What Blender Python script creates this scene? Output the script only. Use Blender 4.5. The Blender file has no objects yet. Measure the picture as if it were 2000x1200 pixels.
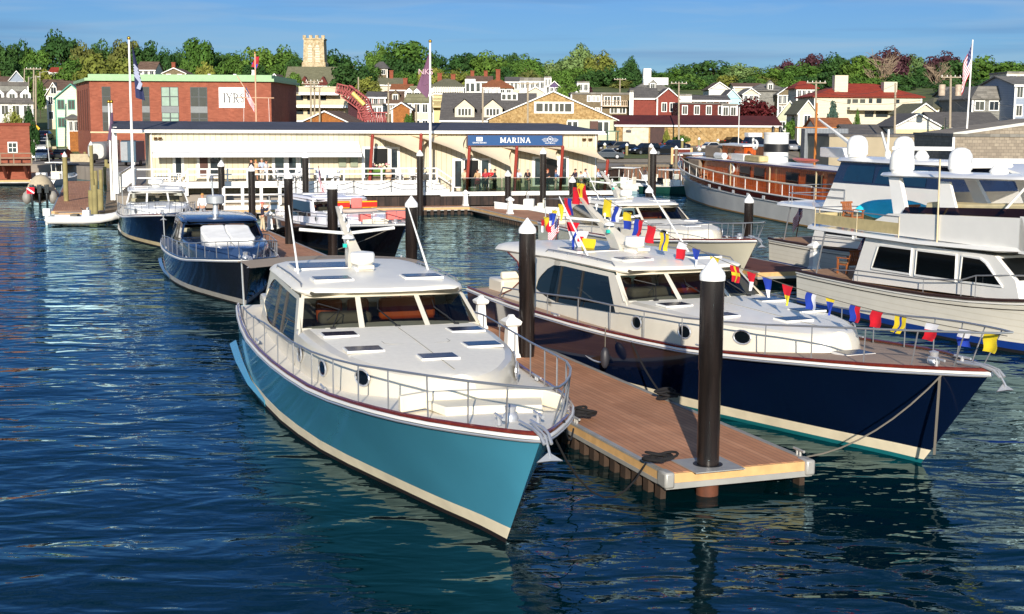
import bpy, math, random
from mathutils import Vector, Matrix
random.seed(7)
SC = bpy.context.scene
COL = SC.collection
rad = math.radians
# ---------------------------------------------------------------- camera
F_PX, PITCH, ROLL, HC = 2700.0, rad(7.75), rad(.35), 7.5
fw = Vector((0, math.cos(PITCH), -math.sin(PITCH))); _r = Vector((1, 0, 0)); _u = _r.cross(fw)
rt = math.cos(ROLL) * _r + math.sin(ROLL) * _u
up = -math.sin(ROLL) * _r + math.cos(ROLL) * _u
cam_d = bpy.data.cameras.new('camera'); cam = bpy.data.objects.new('camera', cam_d); COL.objects.link(cam)
cam_d.sensor_width = 36; cam_d.lens = F_PX / 2000 * 36; cam_d.clip_start = .5; cam_d.clip_end = 9000
cam.matrix_world = Matrix(((rt.x, up.x, -fw.x, 0), (rt.y, up.y, -fw.y, 0), (rt.z, up.z, -fw.z, HC), (0, 0, 0, 1)))
SC.camera = cam
# ---------------------------------------------------------------- sky and sun
SUN_EL, SUN_AZ = rad(18), rad(-1.5)          # low evening sun behind the camera, a little to its right
w = bpy.data.worlds.new('World'); SC.world = w; w.use_nodes = True
nt = w.node_tree; bg = nt.nodes['Background']
sky = nt.nodes.new('ShaderNodeTexSky'); sky.sky_type = 'NISHITA'; sky.sun_disc = False
sky.sun_elevation = SUN_EL; sky.sun_rotation = math.pi - SUN_AZ; sky.air_density = 1.0; sky.dust_density = 0; sky.ozone_density = 3
tint = nt.nodes.new('ShaderNodeMix'); tint.data_type = 'RGBA'; tint.blend_type = 'MULTIPLY'; tint.inputs[0].default_value = 1
def wn(t_, **k):
    n_ = nt.nodes.new(t_)
    for a_, v_ in k.items(): setattr(n_, a_, v_)
    return n_
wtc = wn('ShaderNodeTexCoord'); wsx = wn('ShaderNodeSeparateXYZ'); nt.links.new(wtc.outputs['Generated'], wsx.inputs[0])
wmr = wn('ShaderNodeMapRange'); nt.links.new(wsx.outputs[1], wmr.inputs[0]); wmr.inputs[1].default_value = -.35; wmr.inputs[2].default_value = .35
wcol = wn('ShaderNodeMix', data_type='RGBA'); nt.links.new(wmr.outputs[0], wcol.inputs[0]); wcol.inputs[6].default_value = (1.35, 1.25, 1.2, 1); wcol.inputs[7].default_value = (.21, .345, .60, 1)  # sky boosted behind the camera as added fill light
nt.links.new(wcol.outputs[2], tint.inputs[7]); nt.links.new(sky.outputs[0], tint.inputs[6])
# thin cirrus streaks
wmp = wn('ShaderNodeMapping'); wmp.inputs['Scale'].default_value = (2.2, 2.2, 26); wmp.inputs['Rotation'].default_value = (0, .02, 0); nt.links.new(wtc.outputs['Generated'], wmp.inputs[0])
wnz = wn('ShaderNodeTexNoise'); wnz.inputs['Scale'].default_value = 2.4; wnz.inputs['Detail'].default_value = 7; wnz.inputs['Distortion'].default_value = .8; nt.links.new(wmp.outputs[0], wnz.inputs['Vector'])
wcr = wn('ShaderNodeMapRange'); nt.links.new(wnz.outputs['Fac'], wcr.inputs[0]); wcr.inputs[1].default_value = .48; wcr.inputs[2].default_value = .78; wcr.inputs[4].default_value = .5
wcm = wn('ShaderNodeMix', data_type='RGBA'); nt.links.new(wcr.outputs[0], wcm.inputs[0]); nt.links.new(tint.outputs[2], wcm.inputs[6]); wcm.inputs[7].default_value = (2.9, 3.7, 4.5, 1)
wm2 = wn('ShaderNodeMapping'); wm2.inputs['Scale'].default_value = (1.6, 1.6, 40); wm2.inputs['Location'].default_value = (3.1, 0, .7); nt.links.new(wtc.outputs['Generated'], wm2.inputs[0])
wn2 = wn('ShaderNodeTexNoise'); wn2.inputs['Scale'].default_value = 1.7; wn2.inputs['Detail'].default_value = 5; nt.links.new(wm2.outputs[0], wn2.inputs['Vector'])
wc2 = wn('ShaderNodeMapRange'); nt.links.new(wn2.outputs['Fac'], wc2.inputs[0]); wc2.inputs[1].default_value = .52; wc2.inputs[2].default_value = .72; wc2.inputs[4].default_value = .55
wd2 = wn('ShaderNodeMix', data_type='RGBA'); nt.links.new(wc2.outputs[0], wd2.inputs[0]); nt.links.new(wcm.outputs[2], wd2.inputs[6]); wd2.inputs[7].default_value = (.95, 1.9, 3.5, 1)
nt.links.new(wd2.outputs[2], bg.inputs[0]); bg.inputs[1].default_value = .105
sl = bpy.data.lights.new('sun', 'SUN'); sl.energy = 4.5; sl.angle = rad(.5); sl.color = (1, .91, .78)
so = bpy.data.objects.new('sun', sl); COL.objects.link(so)
so.rotation_euler = Vector((-math.sin(SUN_AZ) * math.cos(SUN_EL), math.cos(SUN_AZ) * math.cos(SUN_EL), -math.sin(SUN_EL))).to_track_quat('-Z', 'Y').to_euler()
so.location = (10, -60, 40)
SC.view_settings.view_transform = 'Standard'; SC.view_settings.look = 'None'; SC.view_settings.gamma = 1
SC.view_settings.exposure = .52
SC.cycles.use_denoising = True; SC.cycles.max_bounces = 6; SC.cycles.transparent_max_bounces = 12
SC.cycles.caustics_reflective = False; SC.cycles.caustics_refractive = False; SC.cycles.sample_clamp_indirect = 6
# ---------------------------------------------------------------- survey: points on the photo at a known height or distance
def ray(px, py): return fw * F_PX + rt * (px - 1000) + up * (600 - py)
def on(px, py, z=0.):
    d = ray(px, py); return Vector((0, 0, HC)) + d * ((z - HC) / d.z)
def at(px, py, Y):
    d = ray(px, py); return Vector((0, 0, HC)) + d * (Y / d.y)
# ---------------------------------------------------------------- materials
def H(h):
    h = h.lstrip('#'); o = []
    for i in (0, 2, 4):
        c = int(h[i:i + 2], 16) / 255
        o.append(c / 12.92 if c <= .04045 else ((c + .055) / 1.055) ** 2.4)
    return (*o, 1)
_M = {}
def lk(t, a, b): t.links.new(a, b)
def M(name, col='#808080', rough=.5, metal=0., var=.12, scale=2., bump=0., bscale=20., coat=0., col2=None, tex=None, ts=(1, 1), spec=.5, sub=None, rnd=0., st=None):
    """principled with a noise tint; tex: brick / plank / siding / shingle / stone"""
    if name in _M: return _M[name]
    m = bpy.data.materials.new(name); m.use_nodes = True; t = m.node_tree; N = t.nodes; b = N['Principled BSDF']
    c = H(col) if isinstance(col, str) else (*col, 1)
    b.inputs['Roughness'].default_value = rough; b.inputs['Metallic'].default_value = metal
    b.inputs['Coat Weight'].default_value = coat; b.inputs['Coat Roughness'].default_value = .04
    b.inputs['Specular IOR Level'].default_value = spec
    tc = N.new('ShaderNodeTexCoord'); nz = N.new('ShaderNodeTexNoise'); nz.inputs['Scale'].default_value = scale; nz.inputs['Detail'].default_value = 6
    if st: ms = N.new('ShaderNodeMapping'); ms.inputs['Scale'].default_value = st; lk(t, tc.outputs['Object'], ms.inputs[0]); lk(t, ms.outputs[0], nz.inputs['Vector'])
    else: lk(t, tc.outputs['Object'], nz.inputs['Vector'])
    src = None; bsrc = None
    if tex:
        mp = N.new('ShaderNodeMapping'); lk(t, tc.outputs['Object'], mp.inputs['Vector'])
        if tex in ('brick', 'shingle', 'plank'):
            if tex != 'plank': 
                # wall textures: run along x+y, rows up z
                cx = N.new('ShaderNodeSeparateXYZ'); lk(t, tc.outputs['Object'], cx.inputs[0])
                ad = N.new('ShaderNodeMath'); lk(t, cx.outputs[0], ad.inputs[0]); lk(t, cx.outputs[1], ad.inputs[1])
                cb = N.new('ShaderNodeCombineXYZ'); lk(t, ad.outputs[0], cb.inputs[0]); lk(t, cx.outputs[2], cb.inputs[1]); lk(t, cb.outputs[0], mp.inputs['Vector'])
            br = N.new('ShaderNodeTexBrick'); lk(t, mp.outputs[0], br.inputs['Vector']); br.inputs['Scale'].default_value = 1
            br.inputs['Brick Width'].default_value = ts[0]; br.inputs['Row Height'].default_value = ts[1]
            br.inputs['Mortar Size'].default_value = ts[1] * .07
            c2 = H(col2) if col2 else tuple(x * .72 for x in c[:3]) + (1,)
            br.inputs['Color1'].default_value = c; br.inputs['Color2'].default_value = c2
            br.inputs['Mortar'].default_value = tuple(x * (.55 if tex != 'brick' else .9) for x in c[:3]) + (1,)
            src = br.outputs['Color']; bsrc = br.outputs['Fac']
        elif tex == 'siding':
            sx = N.new('ShaderNodeSeparateXYZ'); lk(t, tc.outputs['Object'], sx.inputs[0])
            ad = N.new('ShaderNodeMath'); ad.operation = 'ADD'
            if ts[1]: lk(t, sx.outputs[2], ad.inputs[0]); ad.inputs[1].default_value = 0
            else: lk(t, sx.outputs[0], ad.inputs[0]); lk(t, sx.outputs[1], ad.inputs[1])
            ml = N.new('ShaderNodeMath'); ml.operation = 'DIVIDE'; lk(t, ad.outputs[0], ml.inputs[0]); ml.inputs[1].default_value = ts[0]
            fr = N.new('ShaderNodeMath'); fr.operation = 'FRACT'; lk(t, ml.outputs[0], fr.inputs[0])
            gt = N.new('ShaderNodeMath'); gt.operation = 'LESS_THAN'; lk(t, fr.outputs[0], gt.inputs[0]); gt.inputs[1].default_value = .16
            mx = N.new('ShaderNodeMix'); mx.data_type = 'RGBA'; lk(t, gt.outputs[0], mx.inputs[0]); mx.inputs[6].default_value = c
            mx.inputs[7].default_value = H(col2) if col2 else tuple(x * .7 for x in c[:3]) + (1,)
            src = mx.outputs[2]; bsrc = gt.outputs[0]
        elif tex == 'stone':
            vo = N.new('ShaderNodeTexVoronoi'); vo.inputs['Scale'].default_value = ts[0]; lk(t, tc.outputs['Object'], vo.inputs['Vector'])
            mx = N.new('ShaderNodeMix'); mx.data_type = 'RGBA'; sp = N.new('ShaderNodeSeparateColor'); lk(t, vo.outputs['Color'], sp.inputs[0])
            lk(t, sp.outputs[0], mx.inputs[0]); mx.inputs[6].default_value = c; mx.inputs[7].default_value = H(col2) if col2 else tuple(x * .5 for x in c[:3]) + (1,)
            src = mx.outputs[2]; bsrc = vo.outputs['Distance']
    mx = N.new('ShaderNodeMix'); mx.data_type = 'RGBA'; mx.blend_type = 'MULTIPLY'; mx.inputs[0].default_value = 1
    rp = N.new('ShaderNodeMapRange'); lk(t, nz.outputs['Fac'], rp.inputs[0]); rp.inputs[1].default_value = .3; rp.inputs[2].default_value = .7
    rp.inputs[3].default_value = 1 - var; rp.inputs[4].default_value = 1 + var * .6
    if src: lk(t, src, mx.inputs[6])
    else: mx.inputs[6].default_value = c
    lk(t, rp.outputs[0], mx.inputs[7])
    outc = mx.outputs[2]
    if rnd:
        oi = N.new('ShaderNodeObjectInfo'); hs = N.new('ShaderNodeHueSaturation'); lk(t, outc, hs.inputs['Color'])
        r2 = N.new('ShaderNodeMapRange'); lk(t, oi.outputs['Random'], r2.inputs[0]); r2.inputs[3].default_value = 1 - rnd; r2.inputs[4].default_value = 1 + rnd
        lk(t, r2.outputs[0], hs.inputs['Value'])
        r3 = N.new('ShaderNodeMapRange'); lk(t, oi.outputs['Random'], r3.inputs[0]); r3.inputs[3].default_value = .5 + rnd * .06; r3.inputs[4].default_value = .5 - rnd * .06
        lk(t, r3.outputs[0], hs.inputs['Hue']); outc = hs.outputs[0]
    lk(t, outc, b.inputs['Base Color'])
    if bump:
        bp = N.new('ShaderNodeBump'); bp.inputs['Strength'].default_value = bump; bp.inputs['Distance'].default_value = .03
        if bsrc: lk(t, bsrc, bp.inputs['Height']); bp.invert = True
        else:
            n2 = N.new('ShaderNodeTexNoise'); n2.inputs['Scale'].default_value = bscale; n2.inputs['Detail'].default_value = 5
            lk(t, tc.outputs['Object'], n2.inputs['Vector']); lk(t, n2.outputs['Fac'], bp.inputs['Height'])
        lk(t, bp.outputs[0], b.inputs['Normal'])
    if sub:
        b.inputs['Subsurface Weight'].default_value = sub
    _M[name] = m; return m
def glass(name, tint='#4a5558', clear=.55):
    """tinted see-through pane with a fresnel mirror"""
    if name in _M: return _M[name]
    m = bpy.data.materials.new(name); m.use_nodes = True; t = m.node_tree; N = t.nodes; N.remove(N['Principled BSDF'])
    tr = N.new('ShaderNodeBsdfTransparent'); c = H(tint); tr.inputs[0].default_value = tuple(min(1, x * clear * 2) for x in c[:3]) + (1,)
    gl = N.new('ShaderNodeBsdfGlossy'); gl.inputs['Roughness'].default_value = .02
    fr = N.new('ShaderNodeFresnel'); ge = N.new('ShaderNodeNewGeometry'); io = N.new('ShaderNodeMapRange'); lk(t, ge.outputs['Backfacing'], io.inputs[0]); io.inputs[3].default_value = 1.5; io.inputs[4].default_value = 1 / 1.5; lk(t, io.outputs[0], fr.inputs[0])
    mx = N.new('ShaderNodeMixShader'); lk(t, fr.outputs[0], mx.inputs[0]); lk(t, tr.outputs[0], mx.inputs[1]); lk(t, gl.outputs[0], mx.inputs[2])
    lk(t, mx.outputs[0], N['Material Output'].inputs[0]); _M[name] = m; return m
# ---------------------------------------------------------------- mesh building
class MB:
    def __init__(s): s.v = []; s.f = []; s.m = []
    def add(s, vs, fs, mi=0):
        o = len(s.v); s.v += [tuple(v) for v in vs]; s.f += [tuple(i + o for i in f) for f in fs]; s.m += [mi] * len(fs); return s
    def box(s, x0, x1, y0, y1, z0, z1, mi=0):
        return s.add([(x0, y0, z0), (x1, y0, z0), (x1, y1, z0), (x0, y1, z0), (x0, y0, z1), (x1, y0, z1), (x1, y1, z1), (x0, y1, z1)],
                     [(0, 3, 2, 1), (4, 5, 6, 7), (0, 1, 5, 4), (1, 2, 6, 5), (2, 3, 7, 6), (3, 0, 4, 7)], mi)
    def rbox(s, c, d, rz=0., mi=0, ry=0., rx=0.):
        m = Matrix.Translation(c) @ Matrix.Rotation(rz, 4, 'Z') @ Matrix.Rotation(ry, 4, 'Y') @ Matrix.Rotation(rx, 4, 'X')
        x, y, z = d[0] / 2, d[1] / 2, d[2] / 2
        return s.add([m @ Vector(p) for p in ((-x, -y, -z), (x, -y, -z), (x, y, -z), (-x, y, -z), (-x, -y, z), (x, -y, z), (x, y, z), (-x, y, z))],
                     [(0, 3, 2, 1), (4, 5, 6, 7), (0, 1, 5, 4), (1, 2, 6, 5), (2, 3, 7, 6), (3, 0, 4, 7)], mi)
    def tube(s, pts, r, n=6, mi=0, cap=True, closed=False):
        pts = [Vector(p) for p in pts]; k = len(pts); R = r if isinstance(r, (list, tuple)) else [r] * k
        vs = []; prev = None
        for i, p in enumerate(pts):
            d = (pts[(i + 1) % k] - pts[i - 1]) if closed else (pts[min(i + 1, k - 1)] - pts[max(i - 1, 0)])
            d = d.normalized() if d.length > 1e-9 else Vector((0, 0, 1))
            if prev is None: a = Vector((0, 0, 1)).cross(d) if abs(d.z) < .95 else Vector((1, 0, 0)).cross(d)
            else: a = prev - d * prev.dot(d)
            a.normalize(); prev = a; c = d.cross(a)
            for j in range(n):
                t = 2 * math.pi * (j + .5) / n; vs.append(p + (a * math.cos(t) + c * math.sin(t)) * R[i])
        fs = []
        for i in range(k if closed else k - 1):
            for j in range(n):
                q = (i + 1) % k; fs.append((i * n + j, i * n + (j + 1) % n, q * n + (j + 1) % n, q * n + j))
        if cap and not closed: fs += [tuple(range(n - 1, -1, -1)), tuple(range((k - 1) * n, k * n))]
        return s.add(vs, fs, mi)
    def lathe(s, prof, c=(0, 0, 0), n=16, mi=0, sx=1., sy=1.):
        vs = []; k = len(prof)
        for r, z in prof:
            for j in range(n):
                t = 2 * math.pi * j / n; vs.append((c[0] + r * sx * math.cos(t), c[1] + r * sy * math.sin(t), c[2] + z))
        fs = [(i * n + j, i * n + (j + 1) % n, (i + 1) * n + (j + 1) % n, (i + 1) * n + j) for i in range(k - 1) for j in range(n)]
        if prof[0][0] > 1e-6: fs.append(tuple(range(n - 1, -1, -1)))
        if prof[-1][0] > 1e-6: fs.append(tuple(range((k - 1) * n, k * n)))
        return s.add(vs, fs, mi)
    def ball(s, c, r, n=10, mi=0):
        r = r if isinstance(r, tuple) else (r, r, r); k = max(4, n // 2 + 1)
        vs = [];
        for i in range(k + 1):
            a = math.pi * i / k - math.pi / 2
            for j in range(n):
                t = 2 * math.pi * j / n; vs.append((c[0] + r[0] * math.cos(a) * math.cos(t), c[1] + r[1] * math.cos(a) * math.sin(t), c[2] + r[2] * math.sin(a)))
        return s.add(vs, [(i * n + j, i * n + (j + 1) % n, (i + 1) * n + (j + 1) % n, (i + 1) * n + j) for i in range(k) for j in range(n)], mi)
    def loft(s, secs, closed=False, cap=False, mi=0, flip=False):
        n = len(secs[0]); vs = [p for q in secs for p in q]; fs = []
        for i in range(len(secs) - 1):
            for j in range(n if closed else n - 1):
                f = (i * n + j, i * n + (j + 1) % n, (i + 1) * n + (j + 1) % n, (i + 1) * n + j); fs.append(f[::-1] if flip else f)
        if cap: fs += [tuple(range(n - 1, -1, -1)), tuple(range((len(secs) - 1) * n, len(secs) * n))]
        return s.add(vs, fs, mi)
    def ext(s, poly, d, mi=0):
        """polygon swept along vector d"""
        n = len(poly); d = Vector(d); a = [Vector(p) for p in poly]
        return s.add(a + [p + d for p in a], [tuple(range(n - 1, -1, -1)), tuple(range(n, 2 * n))] + [(i, (i + 1) % n, n + (i + 1) % n, n + i) for i in range(n)], mi)
    def quad(s, a, b, c, d, mi=0): return s.add([a, b, c, d], [(0, 1, 2, 3)], mi)
    def build(s, name, mats, parent=None, loc=None, rz=0., smooth=True, ang=.7, base=False, bevel=0.):
        me = bpy.data.meshes.new(name)
        vs = s.v
        if base:       # put the origin at the foot of the mesh
            xs = [v[0] for v in vs]; ys = [v[1] for v in vs]; loc = ((min(xs) + max(xs)) / 2, (min(ys) + max(ys)) / 2, min(v[2] for v in vs))
            vs = [(v[0] - loc[0], v[1] - loc[1], v[2] - loc[2]) for v in vs]
        me.from_pydata(vs, [], s.f); mats = mats if isinstance(mats, (list, tuple)) else [mats]
        for m in mats: me.materials.append(m)
        if len(mats) > 1: me.polygons.foreach_set('material_index', s.m)
        if smooth:
            me.polygons.foreach_set('use_smooth', [True] * len(me.polygons)); me.update(); me.set_sharp_from_angle(angle=ang)
        me.update(); o = bpy.data.objects.new(name, me); COL.objects.link(o)
        if parent: o.parent = parent
        if loc is not None: o.location = loc
        o.rotation_euler.z = rz
        if bevel:
            b = o.modifiers.new('bevel', 'BEVEL'); b.width = bevel; b.segments = 2; b.limit_method = 'ANGLE'
        return o
def tag(o, label=None, cat=None, group=None, kind=None):
    for k, v in (('label', label), ('category', cat), ('group', group), ('kind', kind)):
        if v: o[k] = v
    return o
def thing(name, label, cat, loc=(0, 0, 0), rz=0., group=None):
    o = bpy.data.objects.new(name, None); COL.objects.link(o); o.location = loc; o.rotation_euler.z = rz; o.empty_display_size = .3
    return tag(o, label, cat, group)
def dup(o, parent=None):
    c = o.copy(); COL.objects.link(c)
    if parent: c.parent = parent
    for ch in o.children: dup(ch, c)
    return c
def lerp(a, b, t): return a + (b - a) * t
def tab(T, x):
    if x <= T[0][0]: return T[0][1]
    for (a, p), (b, q) in zip(T, T[1:]):
        if x <= b: 
            t = (x - a) / (b - a); return p + (q - p) * t
    return T[-1][1]
def smooth_tab(T, x):
    """monotone cubic through a table"""
    if x <= T[0][0]: return T[0][1]
    if x >= T[-1][0]: return T[-1][1]
    for i in range(len(T) - 1):
        if x <= T[i + 1][0]: break
    def sl(j):
        if j <= 0: return (T[1][1] - T[0][1]) / (T[1][0] - T[0][0])
        if j >= len(T) - 1: return (T[-1][1] - T[-2][1]) / (T[-1][0] - T[-2][0])
        a = (T[j][1] - T[j - 1][1]) / (T[j][0] - T[j - 1][0]); b = (T[j + 1][1] - T[j][1]) / (T[j + 1][0] - T[j][0])
        return 0 if a * b <= 0 else 2 * a * b / (a + b)
    h = T[i + 1][0] - T[i][0]; t = (x - T[i][0]) / h
    return ((2 * t ** 3 - 3 * t * t + 1) * T[i][1] + (t ** 3 - 2 * t * t + t) * h * sl(i) + (-2 * t ** 3 + 3 * t * t) * T[i + 1][1] + (t ** 3 - t * t) * h * sl(i + 1))
# ================================================================ SETTING: water, terrain
def water_mat():
    m = bpy.data.materials.new('water'); m.use_nodes = True; t = m.node_tree; N = t.nodes; b = N['Principled BSDF']
    tc = N.new('ShaderNodeTexCoord')
    hs = None
    for sc, rot, w_, st in ((.3, .25, 1.15, 1.6), (.9, -.3, .6, 1.9), (2.2, .15, .14, 1.9), (5.5, .5, .014, 1.5)):
        mp = N.new('ShaderNodeMapping'); mp.inputs['Rotation'].default_value = (0, 0, rot); mp.inputs['Scale'].default_value = (sc / st, sc, sc)
        nz = N.new('ShaderNodeTexNoise'); nz.inputs['Scale'].default_value = 1; nz.inputs['Detail'].default_value = 2; nz.inputs['Distortion'].default_value = .6
        lk(t, tc.outputs['Object'], mp.inputs[0]); lk(t, mp.outputs[0], nz.inputs['Vector'])
        ml = N.new('ShaderNodeMath'); ml.operation = 'MULTIPLY_ADD'; lk(t, nz.outputs['Fac'], ml.inputs[0]); ml.inputs[1].default_value = w_
        if hs: lk(t, hs, ml.inputs[2])
        else: ml.inputs[2].default_value = 0
        hs = ml.outputs[0]
    # calm and ruffled patches
    pn = N.new('ShaderNodeTexNoise'); pn.inputs['Scale'].default_value = .05; lk(t, tc.outputs['Object'], pn.inputs['Vector'])
    pr = N.new('ShaderNodeMapRange'); lk(t, pn.outputs['Fac'], pr.inputs[0]); pr.inputs[1].default_value = .35; pr.inputs[2].default_value = .65; pr.inputs[3].default_value = .65; pr.inputs[4].default_value = 1.15
    bp = N.new('ShaderNodeBump'); bp.inputs['Strength'].default_value = 1; lk(t, hs, bp.inputs['Height'])
    dm = N.new('ShaderNodeMath'); dm.operation = 'MULTIPLY'; lk(t, pr.outputs[0], dm.inputs[0]); dm.inputs[1].default_value = .2
    lk(t, dm.outputs[0], bp.inputs['Distance'])
    N.remove(b); df = N.new('ShaderNodeBsdfDiffuse'); df.inputs[0].default_value = (.0003, .012, .016, 1); gl = N.new('ShaderNodeBsdfGlossy'); gl.inputs['Roughness'].default_value = .02; gl.inputs[0].default_value = (.55, .84, .97, 1)
    fr = N.new('ShaderNodeFresnel'); fr.inputs[0].default_value = 1.33; ms = N.new('ShaderNodeMixShader')
    for q in (df, gl, fr): lk(t, bp.outputs[0], q.inputs['Normal'])
    lk(t, fr.outputs[0], ms.inputs[0]); lk(t, df.outputs[0], ms.inputs[1]); lk(t, gl.outputs[0], ms.inputs[2]); lk(t, ms.outputs[0], N['Material Output'].inputs[0])
    return m
wb = MB(); wb.quad((-700, -60, 0), (700, -60, 0), (700, 190, 0), (-700, 190, 0))
tag(wb.build('water', water_mat(), smooth=False), kind='structure')
QZ = 1.7
GT = [(0, 1.5), (195, 1.6), (250, 3.5), (290, 7), (340, 11), (390, 15), (440, 19), (520, 24), (700, 27)]
def g(x, y): return tab(GT, y + 18 * math.sin(x * .011 + .5)) if y > 185 else 1.5
gb = MB(); xs = [-420 + 30 * i for i in range(30)]; ys = [190] + [200 + 16 * i for i in range(34)]
gb.loft([[(x, y, g(x, y) if y > 195 else 1.5) for x in xs] for y in ys])
gb.loft([[(x, 190, 1.5) for x in xs], [(x, 190, -3) for x in xs]])
grass = M('grass', '#59642f', .95, var=.4, scale=.12, bump=.3)
tag(gb.build('hillside', grass, smooth=True), kind='structure')
def gp(px, py):
    """where the line of sight through a photo point meets the land"""
    D = 125.
    while D < 420:
        p = at(px, py, D); z = QZ - .1 if D < 195 else max(QZ - .1, g(p.x, D))
        if p.z <= z: p.z = z; return p
        D += .5
    return p
asph = M('asphalt', '#6b6762', .9, var=.2, scale=.4)
# ================================================================ YACHTS
gelr = M('roof_gelcoat_lightened', '#f1ebdd', .35, var=.04)  # gelcoat tone split: lighter tops, darker sides, to even out the low sun
gel = M('gelcoat', '#d6cfbf', .28, var=.04, coat=.3)
nonskid = M('nonskid_deck', '#f1eadb', .6, var=.05, scale=8, bump=.15, bscale=150)
mahog = M('mahogany', '#6a2414', .25, var=.3, scale=6, coat=.6)
steel = M('polished_steel', '#c6c8cc', .3, metal=.55, var=.03)
chrome_d = M('rail_steel', '#a3a5aa', .3, metal=.6, var=.05)
blackp = M('black_rubber', '#17171a', .5, var=.1)
whitep = M('white_paint', '#ecebe6', .35, var=.04)
teak = M('teak_deck', '#b08a68', .7, var=.12, tex='plank', ts=(3, .06), col2='#a47f5e')
leather = M('tan_leather', '#b5561c', .45, var=.12, scale=5)
cushion = M('cream_cushion', '#e8dfc9', .8, var=.05)
greyseat = M('grey_upholstery', '#6a6459', .8)
dashm = M('dash', '#241c18', .4)
tinted = glass('tinted_glass', '#a8aaa2', .62)
hatchg = M('hatch_glass', '#171d38', .2, var=.05, spec=.2)
dkglass = M('dark_glass', '#0c1013', .04, var=.05, spec=.7)
BS = [(0, 0), (.25, .22), (.6, .44), (1.0, .66), (2.2, 1.27), (3.9, 1.86), (6.1, 2.28), (8.2, 2.55), (10.7, 2.77), (13.4, 2.93), (16, 2.98), (19.4, 2.84), (23, 2.55)]
BW = [(2.0, 0), (2.9, .2), (4.2, .6), (5.7, 1.03), (7.2, 1.46), (9.2, 2.0), (11, 2.32), (13.5, 2.6), (17, 2.75), (23, 2.5)]
ZS = [(0, 2.38), (1, 2.3), (2.2, 2.21), (3.9, 2.09), (6.2, 1.9), (8, 1.77), (10.7, 1.69), (13.4, 1.65), (23, 1.62)]
BT = [(4.95, .3), (5.05, .52), (5.35, .86), (5.9, 1.24), (6.8, 1.7), (7.6, 1.98), (8.5, 2.18), (10.2, 2.35), (11.9, 2.39)]
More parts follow.
